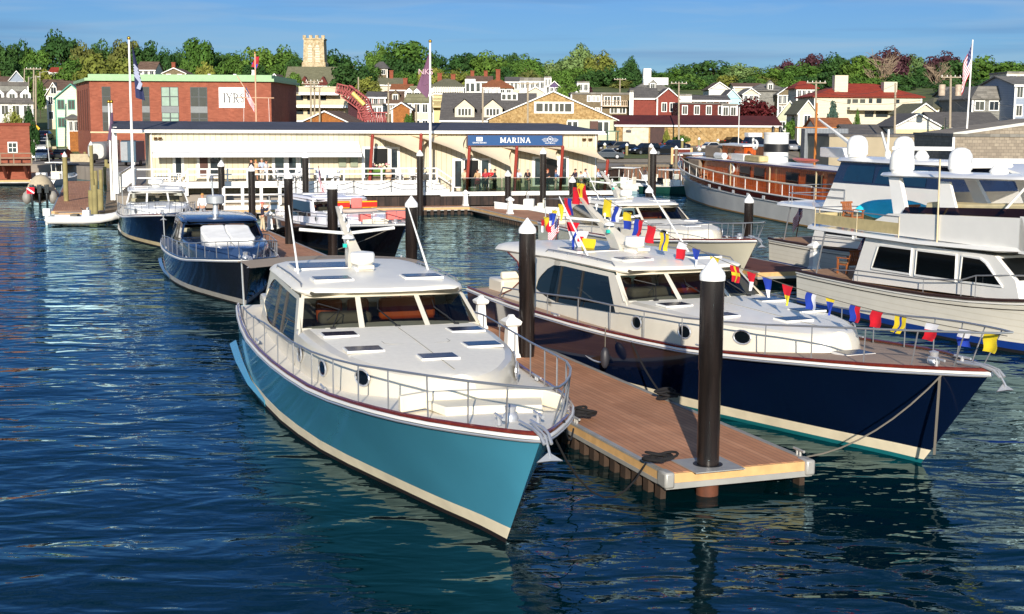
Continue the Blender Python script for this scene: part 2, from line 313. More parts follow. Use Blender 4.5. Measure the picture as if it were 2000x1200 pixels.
def yacht(name, label, bow, th, s=1., zs=1., hull='#2b88a3', stripe='#efe2c4', bottom='#17120f', gelc=None, deckm=None, housem=None, roofm=None, aft='awning', seats=None, detail=2,
          mast=True, hatch=True, rail=True, single_ws=False, awn='#a8957f', sunpad=None, wcol=None, LEN=23., zk=0., boot=None, portholes=True, foreseat=False, rub=None):
    """lobster-style motor yacht; local X runs aft from the bow tip, local Y to starboard"""
    root = thing(name, label, 'yacht', (bow[0], bow[1], 0), rad(90 + th))
    gelc = gelc or gel; deckm = deckm or nonskid; housem = housem or gelc; roofm = roofm or (gelr if gelc is gel else gelc); wgl = wcol or tinted; rub = rub or mahog
    hm = hull if not isinstance(hull, str) else M('hull_' + hull, hull, .14, var=.1, scale=.5, coat=.55)  # noise in the hull tone stands in for streaked reflections
    sm = M('stripe_' + stripe, stripe, .3); bm = M('antifoul_' + bottom, bottom, .6)
    L = LEN
    def P(a, b, z): return (a * s, b * s, z * zs)
    zsh = lambda a: smooth_tab(ZS, a); hb = lambda a: smooth_tab(BS, a)
    us = [0, .004, .012, .025, .045, .07, .1, .14, .18, .23, .29, .36, .44, .52, .6, .7, .8, .9, 1.]
    def hullpt(u, w, z=None):
        """u along, w 0 at the water .. 1 at the sheer; w<0 below the water"""
        ae = u * L; zz = lerp(0, zsh(ae), w) if z is None else z
        if z is not None: w = z / zsh(ae)
        a0 = 2.0 * (1 - max(w, -.3)) if w < 1 else 0
        a = a0 + u * (L - a0); bwv = smooth_tab(BW, 2.0 + u * (L - 2.0)); bsv = hb(u * L)
        if w < 0: return (a, bwv * (1 + w * 1.2), zz)
        f = w ** 1.15; return (a, bwv * (1 - f) + bsv * f, zz)
    def band(zlist, nm, mat, close=True):
        m = MB()
        for sg in (1, -1):
            secs = []
            for u in us:
                q = [hullpt(u, 0, z) if z is not None else hullpt(u, w_) for w_, z in zlist]
                secs.append([P(a, sg * b, z) for a, b, z in q])
            m.loft(secs, flip=sg > 0)
        if close:
            q = [hullpt(1., 0, z) if z is not None else hullpt(1., w_) for w_, z in zlist]
            m.loft([[P(a, b, z) for a, b, z in q], [P(a, -b, z) for a, b, z in q]], flip=True)
        return m.build(nm, mat, root, ang=.9)
    band([(0, -.45), (0, 0.), (0, .1)], 'bottom', bm)
    band([(0, .1), (0, .2), (0, .36)], 'waterline_stripe', sm)
    h = band([(0, .36), (.35, None), (.5, None), (.65, None), (.8, None), (.92, None), (1., None)], 'hull', hm)
    # sheer trim
    path = [hullpt(u, 1.) for u in us]; full = [(a, b, z) for a, b, z in path[::-1]] + [(a, -b, z) for a, b, z in path[1:]]
    def off(pts, db, dz): return [P(a, (abs(b) + db) * (1 if b >= 0 else -1) if abs(b) > .01 else 0, z + dz) for a, b, z in pts]
    MB().tube(off(full, -.03, .045), .042 * s, 6).build('cap_rail', rub, root)
    MB().tube(off(full, .015, -.02), .034 * s, 6).build('rub_rail', whitep, root)
    MB().tube(off(full, .035, -.075), .022 * s, 5).build('rub_strip', steel, root)
    d = MB(); d.loft([[P(a, b * k, z - .015 + .05 * (1 - k * k)) for k in (-1, -.5, 0, .5, 1)] for a, b, z in path[1:]]); d.build('deck', deckm, root)
    # trunk cabin
    t = MB(); secs = []
    for i, (a, b) in enumerate([(a_, tab(BT, a_)) for a_ in (4.95, 5.05, 5.35, 5.9, 6.8, 7.6, 8.5, 9.4, 10.2, 11.1, 12.0)]):
        zt = lerp(2.42, 2.5, min(1, (a - 4.95) / 5)); sh = .13 * max(0, 1 - (a - 4.95) / 2); zb = zsh(a) - .06; half = []
        prof = [(0, b, zb), (sh * .55, b * .97, lerp(zb, zt, .55)), (sh * .8, b * .955 - .01, zt - .12), (sh, b * .93 - .03, zt - .03), (sh * 1.2, b * .86 - .05, zt + .015), (sh * 1.4, b * .45, zt + .06), (sh * 1.5, 0, zt + .08)]
        secs.append([P(a + q, bb, z) for q, bb, z in prof] + [P(a + q, -bb, z) for q, bb, z in prof[::-1][1:]])
    t.loft([q[:5] for q in secs], flip=True); t.loft([q[8:] for q in secs], flip=True); t.add(secs[0], [tuple(range(len(secs[0])))]); t.build('trunk_cabin', gelc, root, ang=.55)
    t = MB(); t.loft([q[4:9] for q in secs], flip=True); t.build('trunk_top', deckm if gelc is gel and deckm is nonskid else roofm, root, ang=.5)
    m = MB(); m.tube([P(a, 0, lerp(2.42, 2.5, min(1, (a - 4.95) / 5)) + .082) for a in (5.6, 7, 9, 10.9)], .012, 4)
    for sg in (1, -1): m.tube([P(a, b * sg, 2.545) for a, b in ((10.9, .75), (8.9, .75), (8.75, .65), (8.7, 0))], .012, 4)
    m.build('deck_seam', M('seam_grey', '#a8a294', .8), root)
    if portholes:
        for a in (10.9, 8.65, 6.75):
            for sg in (1, -1):
                b = tab(BT, a) * .985; b2 = tab(BT, a + .5) * .985; b0 = tab(BT, a - .5) * .985; z = zsh(a) + .36
                rz = math.atan2((b2 - b0), 1.)
                ring = [P(a + .25 * math.cos(q) * math.cos(rz), sg * (b + .25 * math.cos(q) * math.sin(rz) + .015), z + .17 * math.sin(q)) for q in [2 * math.pi * i / 14 for i in range(14)]]
                pm = MB(); pm.tube(ring, .022, 5, closed=True, mi=0); pm.add(ring, [tuple(range(14))], 1); pm.build('porthole', [steel, dkglass], root, smooth=False)
    # windscreen
    def W(t_, q): # t -1..1 across, q 0 bottom 1 top
        b = t_ * lerp(2.24, 2.02, q); return (lerp(11.15, 12.2, q) + lerp(.62, .55, q) * abs(t_) ** 2.2, b, lerp(2.53, 3.22, q) - .06 * abs(t_) ** 2)
    def wq(m, t0, t1, q0, q1, mi=0, o_=0.):
        n = 5; m.loft([[P(W(lerp(t0, t1, i / n), q)[0] - o_, W(lerp(t0, t1, i / n), q)[1], W(lerp(t0, t1, i / n), q)[2]) for i in range(n + 1)] for q in (q0, q1)], mi=mi)
    fr = MB(); wq(fr, -1, 1, -.12, .07, 0, .03); wq(fr, -1, 1, .95, 1.08, 0, .03)
    mull = [-1, 1] if single_ws else [-1, -.36, .36, 1]
    for tm in mull:
        hw = .03 if abs(tm) < 1 else .035
        wq(fr, max(-1.02, tm - hw), min(1.02, tm + hw), .05, .97, 0, .035)
    fr.build('windscreen_frame', housem, root, ang=.9)
    spans = list(zip(mull, mull[1:]))
    for t0, t1 in spans:
        gm = MB(); wq(gm, t0 + .02, t1 - .02, .05, .97); pn = gm.build('windscreen_pane', wgl, root)
        tm = (t0 + t1) / 2
        if detail > 1:
            wp = MB(); a, b, z = W(tm - .02, .06); a2, b2, z2 = W(tm + (.16 if tm < .2 else -.1), .6)
            wp.tube([P(a - .06, b, z + .02), P(a2 - .06, b2, z2)], .014, 4); wp.tube([P(*[x - (.08 if i == 0 else 0) for i, x in enumerate(W(tm - .1 + .14, .3))]), P(a2 - .07, b2, z2), P(*[x - (.07 if i == 0 else 0) for i, x in enumerate(W(tm + .14, .8))])], .012, 4); wp.rbox(P(a - .05, b, z), (.1, .12, .07))
            wp.build('wiper', blackp, root)
    # house sides
    AE = 18.9 if aft != 'hardtop' else 17.9
    def hbz(a, z): return lerp(2.40, 2.05, max(0, (z - 1.6)) / 1.6) - .006 * max(0, a - 14) ** 1.5
    def zlo(a): return lerp(2.14, 1.92, min(1, (a - 11.9) / 5)) if a < AE - 1.6 else lerp(1.92, 2.2, (a - AE + 1.6) / 1.6)
    def zhi(a):
        f = 12.25
        if a < f: return zlo(a)
        if a < f + .85: return lerp(zlo(f), 3.02, (a - f) / .85)
        if a < AE - 1.5: return 3.06
        return lerp(3.06, zlo(AE) + .1, ((a - AE + 1.5) / 1.5) ** 2.2)
    an = [11.55, 12.2, 12.25, 12.5, 12.8, 13.1, 13.6, 14.4, 15.2, 16, 16.8, AE - 1.5, AE - 1.1, AE - .7, AE - .35, AE - .1, AE]
    for sg in (1, -1):
        sd = MB(); gl_ = MB()
        def top(a): return W(1, min(1, max(0, (a - 11.77) / .98)))[2] + .02 if a < 12.75 else 3.18
        lo, hi, gg = [], [], []
        for a in an:
            zb, zt, tp = min(zlo(a), top(a)), min(zhi(a), top(a)), top(a)
            lo.append([P(a, sg * hbz(a, z), z) for z in (zsh(a) - .05, lerp(zsh(a), zb, .5), zb)])
            hi.append([P(a, sg * hbz(a, z), z) for z in (zt, max(zt, tp))])
            gg.append([P(a, sg * (hbz(a, z) - .02), z) for z in (zb, zt)])
        sd.loft(lo, flip=sg < 0); sd.loft(hi, flip=sg < 0); gl_.loft(gg, flip=sg < 0)
        sd.build('house_side', housem, root, ang=.5); gl_.build('side_window', dkglass if detail < 2 else glass('side_glass', '#4c5254', .35), root)
        if detail > 1:
            for a in (14.6, 16.1): MB().tube([P(a, sg * hbz(a, zlo(a)), zlo(a)), P(a + .15, sg * hbz(a, 3.05), 3.05)], .03, 4).build('window_mullion', blackp, root)
    bk = MB(); bk.quad(P(AE, 2.2, zsh(AE)), P(AE, -2.2, zsh(AE)), P(AE, -2.0, 2.15), P(AE, 2.0, 2.15)); bk.build('aft_bulkhead', housem, root)
    # roof
    RE = 18.8 if aft != 'hardtop' else 21.9
    rf = MB(); secs = []
    for a in [11.9, 11.98, 12.15, 12.6, 13.5, 15, 17, RE - 1, RE - .4, RE - .1, RE]:
        k = 1 - .12 * max(0, 1 - (a - 11.9) / .5) ** 1.5 - .1 * max(0, (a - RE + .5) / .5) ** 2
        w_ = 2.13 * k * lerp(1, .97, max(0, (a - 15) / 7)); top_ = 3.36 + .15 * min(1, ((a - 11.9) / 1.2) ** .5) - .004 * max(0, a - 15) ** 2; e = 3.27 - .004 * max(0, a - 15) ** 2
        if a in (11.9, RE): top_ -= .05
        sh = lambda b: .6 * abs(b / 2.13) ** 2.2 * max(0, 1 - (a - 11.9) / 5)
        pr = [(w_ * .97, e - .05), (w_, e), (w_ * .985, e + .06), (w_ * .93, lerp(e, top_, .62)), (w_ * .8, lerp(e, top_, .85)), (w_ * .45, lerp(e, top_, .97)), (0, top_)]
        half = [P(a + sh(b), b, z) for b, z in pr]; oth = [P(a + sh(b), -b, z) for b, z in pr[::-1][1:]]
        secs.append(half + oth)
    rf.loft(secs, closed=True, flip=True); n = len(secs[0]); o = len(rf.v) - n * len(secs)
    rf.f += [tuple(range(o, o + n)), tuple(range(o + n * len(secs) - 1, o + n * (len(secs) - 1) - 1, -1))]; rf.m += [0, 0]
    roof = rf.build('roof', roofm, root, ang=.6)
    zr = lambda b: 3.525 - .1 * (b / 2.1) ** 2
    for sg in (1, -1):
        m = MB(); q = [P(a, sg * 1.98, z) for a, z in ((12.9, 3.36), (13.1, 3.47), (15, 3.49), (17.4, 3.45), (17.6, 3.34))]; m.tube(q, .02, 5)
        for a in (14, 15, 16, 17): m.tube([P(a, sg * 1.98, 3.33), P(a, sg * 1.98, 3.48)], .014, 4)
        m.build('roof_rail', chrome_d, root)
    if hatch:
        for a, b, z, w1, w2 in [(13.4, 1.15, zr(1.15), .62, .9), (13.4, -1.15, zr(1.15), .62, .9), (16.5, .85, zr(.85) - .02, 1.3, 1.7)]:
            m = MB(); m.rbox(P(a, b, z), (w1 * s + .1, w2 * s + .1, .06), mi=0); m.rbox(P(a, b, z + .03), (w1 * s, w2 * s, .03), mi=1, ry=.0)
            m.build('roof_hatch', [whitep, hatchg], root, smooth=False)
    if hatch:
        for a, b in [(10.35, 1.5), (10.35, -1.5), (8.3, 1.33), (8.3, -1.33), (7.0, 0)] + ([(4.4, .1)] if detail > 1 else []):
            z = lerp(2.42, 2.5, min(1, (a - 4.95) / 5)) + .085 - .012 * b * b if a > 5 else zsh(a) + .04
            m = MB(); m.rbox(P(a, b, z), (.6 * s, .82 * s, .05), mi=0); m.rbox(P(a, b, z + .02), (.53 * s, .75 * s, .03), mi=1); m.build('deck_hatch', [whitep, hatchg], root, smooth=False)
    # mast with radar
    if mast:
        m = MB(); c = lambda a, w1, z: [P(a - .3, w1, z), P(a + .45, w1 * .8, z), P(a + .45, -w1 * .8, z), P(a - .3, -w1, z)]
        m.loft([c(15.9, .34, 3.42), c(16.4, .25, 3.75), c(16.8, .15, 3.95), [P(18.3, .1, 4.6), P(18.55, .08, 4.6), P(18.55, -.08, 4.6), P(18.3, -.1, 4.6)], [P(19.0, .07, 4.95), P(19.2, .06, 4.95), P(19.2, -.06, 4.95), P(19.0, -.07, 4.95)]], closed=True, cap=True)
        m.rbox(P(15.45, 0, 3.62), (1.3 * s, .42 * s, .1 * s), ry=-.02); mt = m.build('mast', gelc, root, ang=.5)
        m = MB(); m.lathe([(.28, 0), (.33, .05), (.33, .25), (.3, .3), (0, .34)], P(15.35, 0, 3.66), 20); m.build('radar_dome', whitep, mt)
        m = MB(); m.rbox(P(15.3, 0, 3.5), (.75 * s, .5 * s, .18)); m.build('radar_plinth', whitep, mt, bevel=.05)
        m = MB(); m.tube([P(17.55, -1.35, 4.42), P(17.6, 0, 4.28), P(17.55, 1.35, 4.42)], .045, 6); m.build('spreader', whitep, mt)
        for a, z in ((17.5, 4.35), (18.1, 4.6), (18.6, 4.8)):
            m = MB(); m.tube([P(a - .1, 0, z), P(a - .1, 0, z + .12)], .02, 5); m.ball(P(a - .1, 0, z + .15), .06 * s, 8); m.build('masthead_light', whitep, mt)
        m = MB(); m.tube([P(16.9, .1, 4.0), P(16.9, .1, 4.2)], .02, 5); m.lathe([(.17, 0), (.16, .06), (0, .12)], P(16.9, .1, 4.2), 12); m.build('gps_puck', whitep, mt)
        m = MB(); m.rbox(P(16.75, .22, 4.02), (.1, .1, .1)); m.build('running_light', M('green_lamp', '#18b8a8', .3), mt)
        for b in (1.75, -1.75):
            m = MB(); m.tube([P(14.9, b, 3.3), P(17.3, b * .95, 5.1)], [.035, .018], 6); m.lathe([(.07, 0), (.05, .12)], P(14.85, b, 3.3), 8); m.build('antenna', whitep, root)
    # cockpit
    if aft == 'awning':
        m = MB(); am = M('canvas_' + awn, awn, .9, var=.08)
        m.loft([[P(a, b, 3.3 + dz - .12 * (b / 2.6) ** 2) for b in (-2.6, -1.3, 0, 1.3, 2.6)] for a, dz in ((18.6, .08), (20.2, .04), (22., -.06), (22.03, -.1))]); m.build('awning', am, root)
        for sg in (1, -1):
            m = MB(); m.tube([P(21.9, sg * 2.45, 1.65), P(21.9, sg * 2.5, 3.2)], .03, 6); m.build('awning_pole', steel, root)
    if aft == 'hardtop':
        for sg in (1, -1):  # swept supporting wing with a wooden edge
            q = [(17.8, 3.15), (20.6, 3.08), (19.6, 2.85), (19.1, 2.55), (19.1, 2.25), (19.6, 1.95), (20.6, 1.62), (17.8, 1.6)]
            m = MB(); m.ext([P(a, sg * hbz(a, z), z) for a, z in q], (0, -sg * .1, 0)); m.build('aft_wing', housem, root, smooth=False)
            m = MB(); m.tube([P(a, sg * (hbz(a, z) + .01), z) for a, z in q[1:7]], .03, 5); m.build('wing_trim', mahog, root)
    m = MB(); m.box(21.3 * s, 22.5 * s, -1.9 * s, 1.9 * s, 1.5 * zs, 2.05 * zs); m.build('transom_seat', gelc, root, bevel=.08)
    m = MB(); m.box(21.45 * s, 21.7 * s, -1.8 * s, 1.8 * s, 2.05 * zs, 2.3 * zs); m.build('seat_back', cushion, root, bevel=.06)
    # swim step flare at the quarter
    m = MB()
    for sg in (1, -1):
        m.loft([[P(a, sg * (smooth_tab(BW, a) * lerp(1, .55, 0) + w0), z0 - .1) , P(a, sg * (smooth_tab(BW, a) + w0 + w1), z0), P(a, sg * (smooth_tab(BW, a) + w0), z0 + .12)] for a, w0, w1, z0 in ((14.8, .02, .02, .12), (17, .06, .1, .22), (20, .1, .17, .34), (22.9, .12, .2, .42))], closed=True, cap=True)
    m.build('spray_rail', hm, root)
    # interior
    if detail:
        st = seats or leather
        m = MB(); m.box(11.9 * s, 12.9 * s, -1.75 * s, 1.75 * s, 2.2 * zs, 2.5 * zs); m.build('dashboard', dashm, root)
        m = MB(); m.box(12.2 * s, 18.6 * s, -1.9 * s, 1.9 * s, 1.3 * zs, 1.75 * zs); m.build('saloon_floor', M('saloon_wood', '#4c2a16', .4), root)
        for b, wd in ((1.1, .34), (.35, .28), (-.95, .75)):
            m = MB(); m.rbox(P(14.2, b, 2.6), (.22 * s, wd * 2 * s, .55 * zs)); m.rbox(P(13.95, b, 2.25), (.5 * s, wd * 2 * s, .2 * zs)); m.build('helm_seat', st, root, bevel=.08)
        m = MB(); m.rbox(P(12.75, .95, 2.6), (.5 * s, 1.3 * s, .3 * zs)); m.build('helm_console', greyseat, root, bevel=.1)
    if foreseat:
        m = MB(); z0 = zsh(3) + .02
        bkp = [(2.75, -1.3), (3.35, -1.1), (3.55, 0), (3.6, 1.1), (3.35, 1.6)]
        m.loft([[P(a, b, z0), P(a + .02, b, z0 + .3), P(a + .2, b, z0 + .3), P(a + .24, b, z0)] for a, b in bkp], closed=True, cap=True)
        m.loft([[P(a - .75, b * .8, z0), P(a - .72, b * .8, z0 + .16), P(a, b, z0 + .16), P(a, b, z0)] for a, b in bkp[1:-1]], closed=True, cap=True)
        m.build('foredeck_seat', cushion, root, ang=.6, bevel=.04)
    if sunpad:
        a0, a1, w0 = sunpad; m = MB()
        for sg in (1, -1):
            m.loft([[P(a, sg * .01, 2.42), P(a, sg * w0 * k, 2.42), P(a, sg * w0 * k, z), P(a, sg * .01, z + .02)] for a, k, z in ((a0, .84, 2.66), (a0 + .35, .97, 2.78), (a1 - 1.1, 1, 2.92), (a1 - .35, .97, 3.16), (a1, .86, 3.2))], closed=True, cap=True)
        m.build('sun_pad', M('white_vinyl', '#f1efea', .5), root, bevel=.06, ang=.6)
    # bow gear
    z0 = zsh(0)
    m = MB(); m.tube([P(.9, .1, z0 + .08), P(.2, .09, z0 + .11), P(-.15, .07, z0 + .07), P(-.32, .06, z0 - .04)], .03 * s, 6); m.tube([P(.9, -.1, z0 + .08), P(.2, -.09, z0 + .11), P(-.15, -.07, z0 + .07), P(-.32, -.06, z0 - .04)], .03 * s, 6)
    an_ = m.build('anchor_roller', steel, root)
    m = MB(); m.tube([P(.5, 0, z0 + .13), P(-.2, 0, z0 + .06), P(-.45, 0, z0 - .22)], .022 * s, 6); m.ext([P(-.43, -.22, z0 - .3), P(-.36, 0, z0 - .16), P(-.43, .22, z0 - .3), P(-.5, 0, z0 - .27)], (.03, 0, -.02)); m.build('anchor', steel, an_)
    for b in (.35, -.35):
        m = MB(); m.tube([P(1.25, b, z0 - .05), P(1.25, b, z0 + .12)], .04, 6); m.tube([P(1.0, b, z0 + .1), P(1.5, b, z0 + .1)], .03, 6); m.build('cleat', steel, root)
    m = MB(); m.lathe([(.14, 0), (.14, .1), (.09, .16), (.11, .26), (0, .3)], P(1.75, 0, z0 - .1), 12); m.build('windlass', steel, root)
    for sg in (1, -1):
        for a in (7.5, 15.):
            m = MB(); b = sg * (hb(a) - .12); z = zsh(a) + .03; m.tube([P(a - .06, b, z), P(a - .06, b, z + .1)], .03, 6); m.tube([P(a + .06, b, z), P(a + .06, b, z + .1)], .03, 6); m.tube([P(a - .28, b, z + .09), P(a + .28, b, z + .09)], .026, 6); m.build('cleat', steel, root)
    if rail:
        ra = [19.5, 19.2, 17.5, 15.5, 13.5, 11.7, 10, 8.3, 6.7, 5.2, 3.8, 2.5, 1.5, .7, .15]
        def rp(a, sg):
            h = .78 * min(1, .55 + .45 * (19.5 - a) / 6) if a < 19.4 else .1
            lean = .12 * max(0, 1 - a / 4); return P(a - .55 * max(0, 1 - a / 3), sg * (hb(a) - .1 + lean), zsh(a) + h + .12 * max(0, 1 - a / 5))
        pts = [rp(a, 1) for a in ra] + [P(-.55, 0, z0 + .92)] + [rp(a, -1) for a in ra[::-1]]
        rl = MB().tube(pts, .024, 6).build('bow_rail', chrome_d, root)
        for sg in (1, -1):
            for a in ra[2:-1]:
                m = MB(); m.tube([P(a, sg * (hb(a) - .1), zsh(a)), rp(a, sg)], .016, 5); m.build('stanchion', chrome_d, rl)
    return root
# ---------------------------------------------------------------- the six yachts of this family
teal = yacht('motor_yacht', 'teal hulled motor yacht with cream cabin and three windscreen panes, nearest the camera', (.495, 21.96), 17, hull='#468fa9', foreseat=True, bottom='#1d1210')
navy = yacht('motor_yacht', 'navy hulled cream motor yacht under the signal flags, across the pier from the teal yacht', (9.88, 28.05), 23.5, hull='#07142e', bottom='#0a6a70', aft='hardtop', deckm=M('tan_deck', '#b59b84', .75, var=.08, tex='plank', ts=(4, .07), col2='#ab917a'), seats=M('rust_leather', '#8c3c14', .5), LEN=22.8)
rust = M('rust_leather', '#8c3c14', .5)
bluem = M('metallic_blue', '#2c4468', .25, metal=.5, var=.05, coat=.5)
yacht('motor_yacht', 'metallic blue motor yacht with a white sun pad before its single wide windscreen', (-10.1, 53.0), 18, s=.81, zs=.86, hull=M('blue_black_hull', '#1d2028', .15, coat=.6, var=.03), stripe='#a8a49c', gelc=bluem, deckm=M('blue_deck', '#34455f', .35, metal=.3, var=.05), single_ws=True, hatch=False, mast=False, sunpad=(7.6, 10.9, 1.35), awn='#4b5a74', portholes=False, rub=bluem, seats=cushion)
yacht('motor_yacht', 'white motor yacht with black hull and cream boot stripe, moored behind the metallic blue yacht', (-19.6, 77.5), 16, s=.84, zs=.86, hull='#0e1528', gelc=M('gel_white', '#e9e8e4', .3, var=.03), mast=False, detail=1, stripe='#d9c59a', awn='#8d8276', seats=cushion)
yacht('motor_yacht', 'black hulled white motor yacht with coral cushions on its bow', (-5.6, 72.3), 26, s=.83, zs=.84, hull='#0b0a0e', stripe='#0f0f12', gelc=M('gel_bright', '#eceaf0', .25, var=.03), mast=False, detail=1, foreseat=True, rub=steel, awn='#d8d4cc')
yacht('motor_yacht', 'cream hulled motor yacht with its tall mast, moored behind the navy yacht', (10.9, 61.3), 19, s=.95, zs=.93, hull='#cfc9b4', stripe='#6f6a58', detail=1, awn='#8a7f74', gelc=gel, rub=mahog, bottom='#33312c')
# coral and striped cushions aboard the black-hulled yacht
def cushion_obj(p, d, m, rz, label, grp='loose cushions on the black hulled yacht'):
    b = MB(); b.rbox((0, 0, d[2] / 2), d); o = b.build('cushion', m, loc=p, rz=rz, bevel=.05); return tag(o, label, 'cushion', grp)
coral = M('coral_cloth', '#e2746e', .9)
ca, sa = math.cos(rad(26)), math.sin(rad(26))
def loc_b(a, b, z, o=(-5.6, 72.3), th=26, s=.83, zs=.84):
    t = rad(th); h = Vector((math.sin(t), -math.cos(t), 0)); l = Vector((math.cos(t), math.sin(t), 0)); return Vector((o[0], o[1], 0)) - h * a * s - l * b * s + Vector((0, 0, z * zs))
pad = MB(); pad.rbox((0, 0, .1), (1.7, 2.1, .2)); pad.rbox((.75, 0, .42), (.22, 2.0, .5), ry=.35)
tag(pad.build('lounge_pad', M('taupe_cloth', '#b7a79c', .9), loc=loc_b(9.6, -.1, 2.56), rz=rad(116), bevel=.08), 'taupe lounge pad with a backrest before the windscreen of the black hulled yacht', 'lounge pad')
cushion_obj(loc_b(9.4, -.1, 2.82), (.2, .62, .58), coral, rad(116), 'square coral cushion in the middle of the taupe lounge pad')
stripem = M('red_yellow_stripe', '#d8281c', .9, tex='siding', ts=(.34, 1), col2='#e8b91e')
for sg, tx in ((.95, 'left'), (-1.05, 'right')):
    cushion_obj(loc_b(9.5, sg, 2.82), (.2, .95, .42), stripem, rad(116), 'red and yellow striped cushion to the %s of the coral one on the lounge pad' % tx)
cushion_obj(loc_b(1.9, -.35, 2.55), (.35, 1.5, .5), coral, rad(116), 'long coral bolster at the very bow of the black hulled yacht')
cushion_obj(loc_b(4.2, 1.2, 2.3), (.5, .6, .4), coral, rad(116), 'coral cushion on the side deck of the black hulled yacht')
# dome radar and fittings on the blue yacht
def fit(o, th, s, zs, a, b, z): return loc_b(a, b, z, o, th, s, zs)
p = fit((-10.1, 53.0), 18, .81, .86, 15.2, 0, 3.45); r = thing('radar', 'silver radome on a pedestal with a horn, on the roof of the metallic blue yacht', 'radar', p)
b = MB(); b.lathe([(.2, 0), (.12, .3), (.12, .5)], n=12); b.build('pedestal', steel, r)
b = MB(); b.lathe([(.3, .5), (.42, .55), (.42, .85), (.36, .92), (0, .96)], n=20); b.build('radome', M('silver_paint', '#b9bcc0', .3, metal=.4), r)
b = MB(); b.tube([(-.1, 0, .95), (-.15, 0, 1.6)], .05, 6); b.ball((-.15, 0, 1.72), (.1, .14, .14), 8); b.build('horn', chrome_d, r)
p = fit((-19.6, 77.5), 16, .84, .86, 15, 0, 3.45); r = thing('radar', 'white radome on the roof of the white yacht behind the metallic blue one', 'radar', p)
b = MB(); b.lathe([(.3, 0), (.2, .2)], n=12); b.build('pedestal', whitep, r); b = MB(); b.lathe([(.4, .2), (.5, .27), (.48, .5), (0, .6)], n=20); b.build('radome', whitep, r)

# ---------------------------------------------------------------- flybridge trawler yachts; local X forward from the transom, -Y the side facing the camera
trawl = M('trawler_white', '#efe9d9', .35, tex='siding', ts=(.22, 1), col2='#e4ddcb', var=.04)
trw = M('trawler_gel', '#f2efe8', .25, var=.03, coat=.3)
canvas = M('khaki_canvas', '#b9a97c', .9, var=.15, scale=4)
def radome_at(root, x, y, z, r=.42, h=.95):
    b = MB(); b.lathe([(r * .85, 0), (r * .9, .1), (r, .14), (r, h * .5), (r * .93, h * .72), (r * .7, h * .9), (r * .35, h * .985), (0, h)], (x, y, z), 24); return b.build('satellite_dome', whitep, root)
def open_radar(root, x, y, z, w=2.1, rz=.2):
    b = MB(); b.lathe([(.3, 0), (.34, .1), (.2, .32), (.12, .36)], (x, y, z), 16); p = b.build('radar_base', whitep, root)
    b = MB(); b.rbox((x, y, z + .46), (w, .16, .18), rz); b.build('radar_arm', whitep, p, bevel=.05)
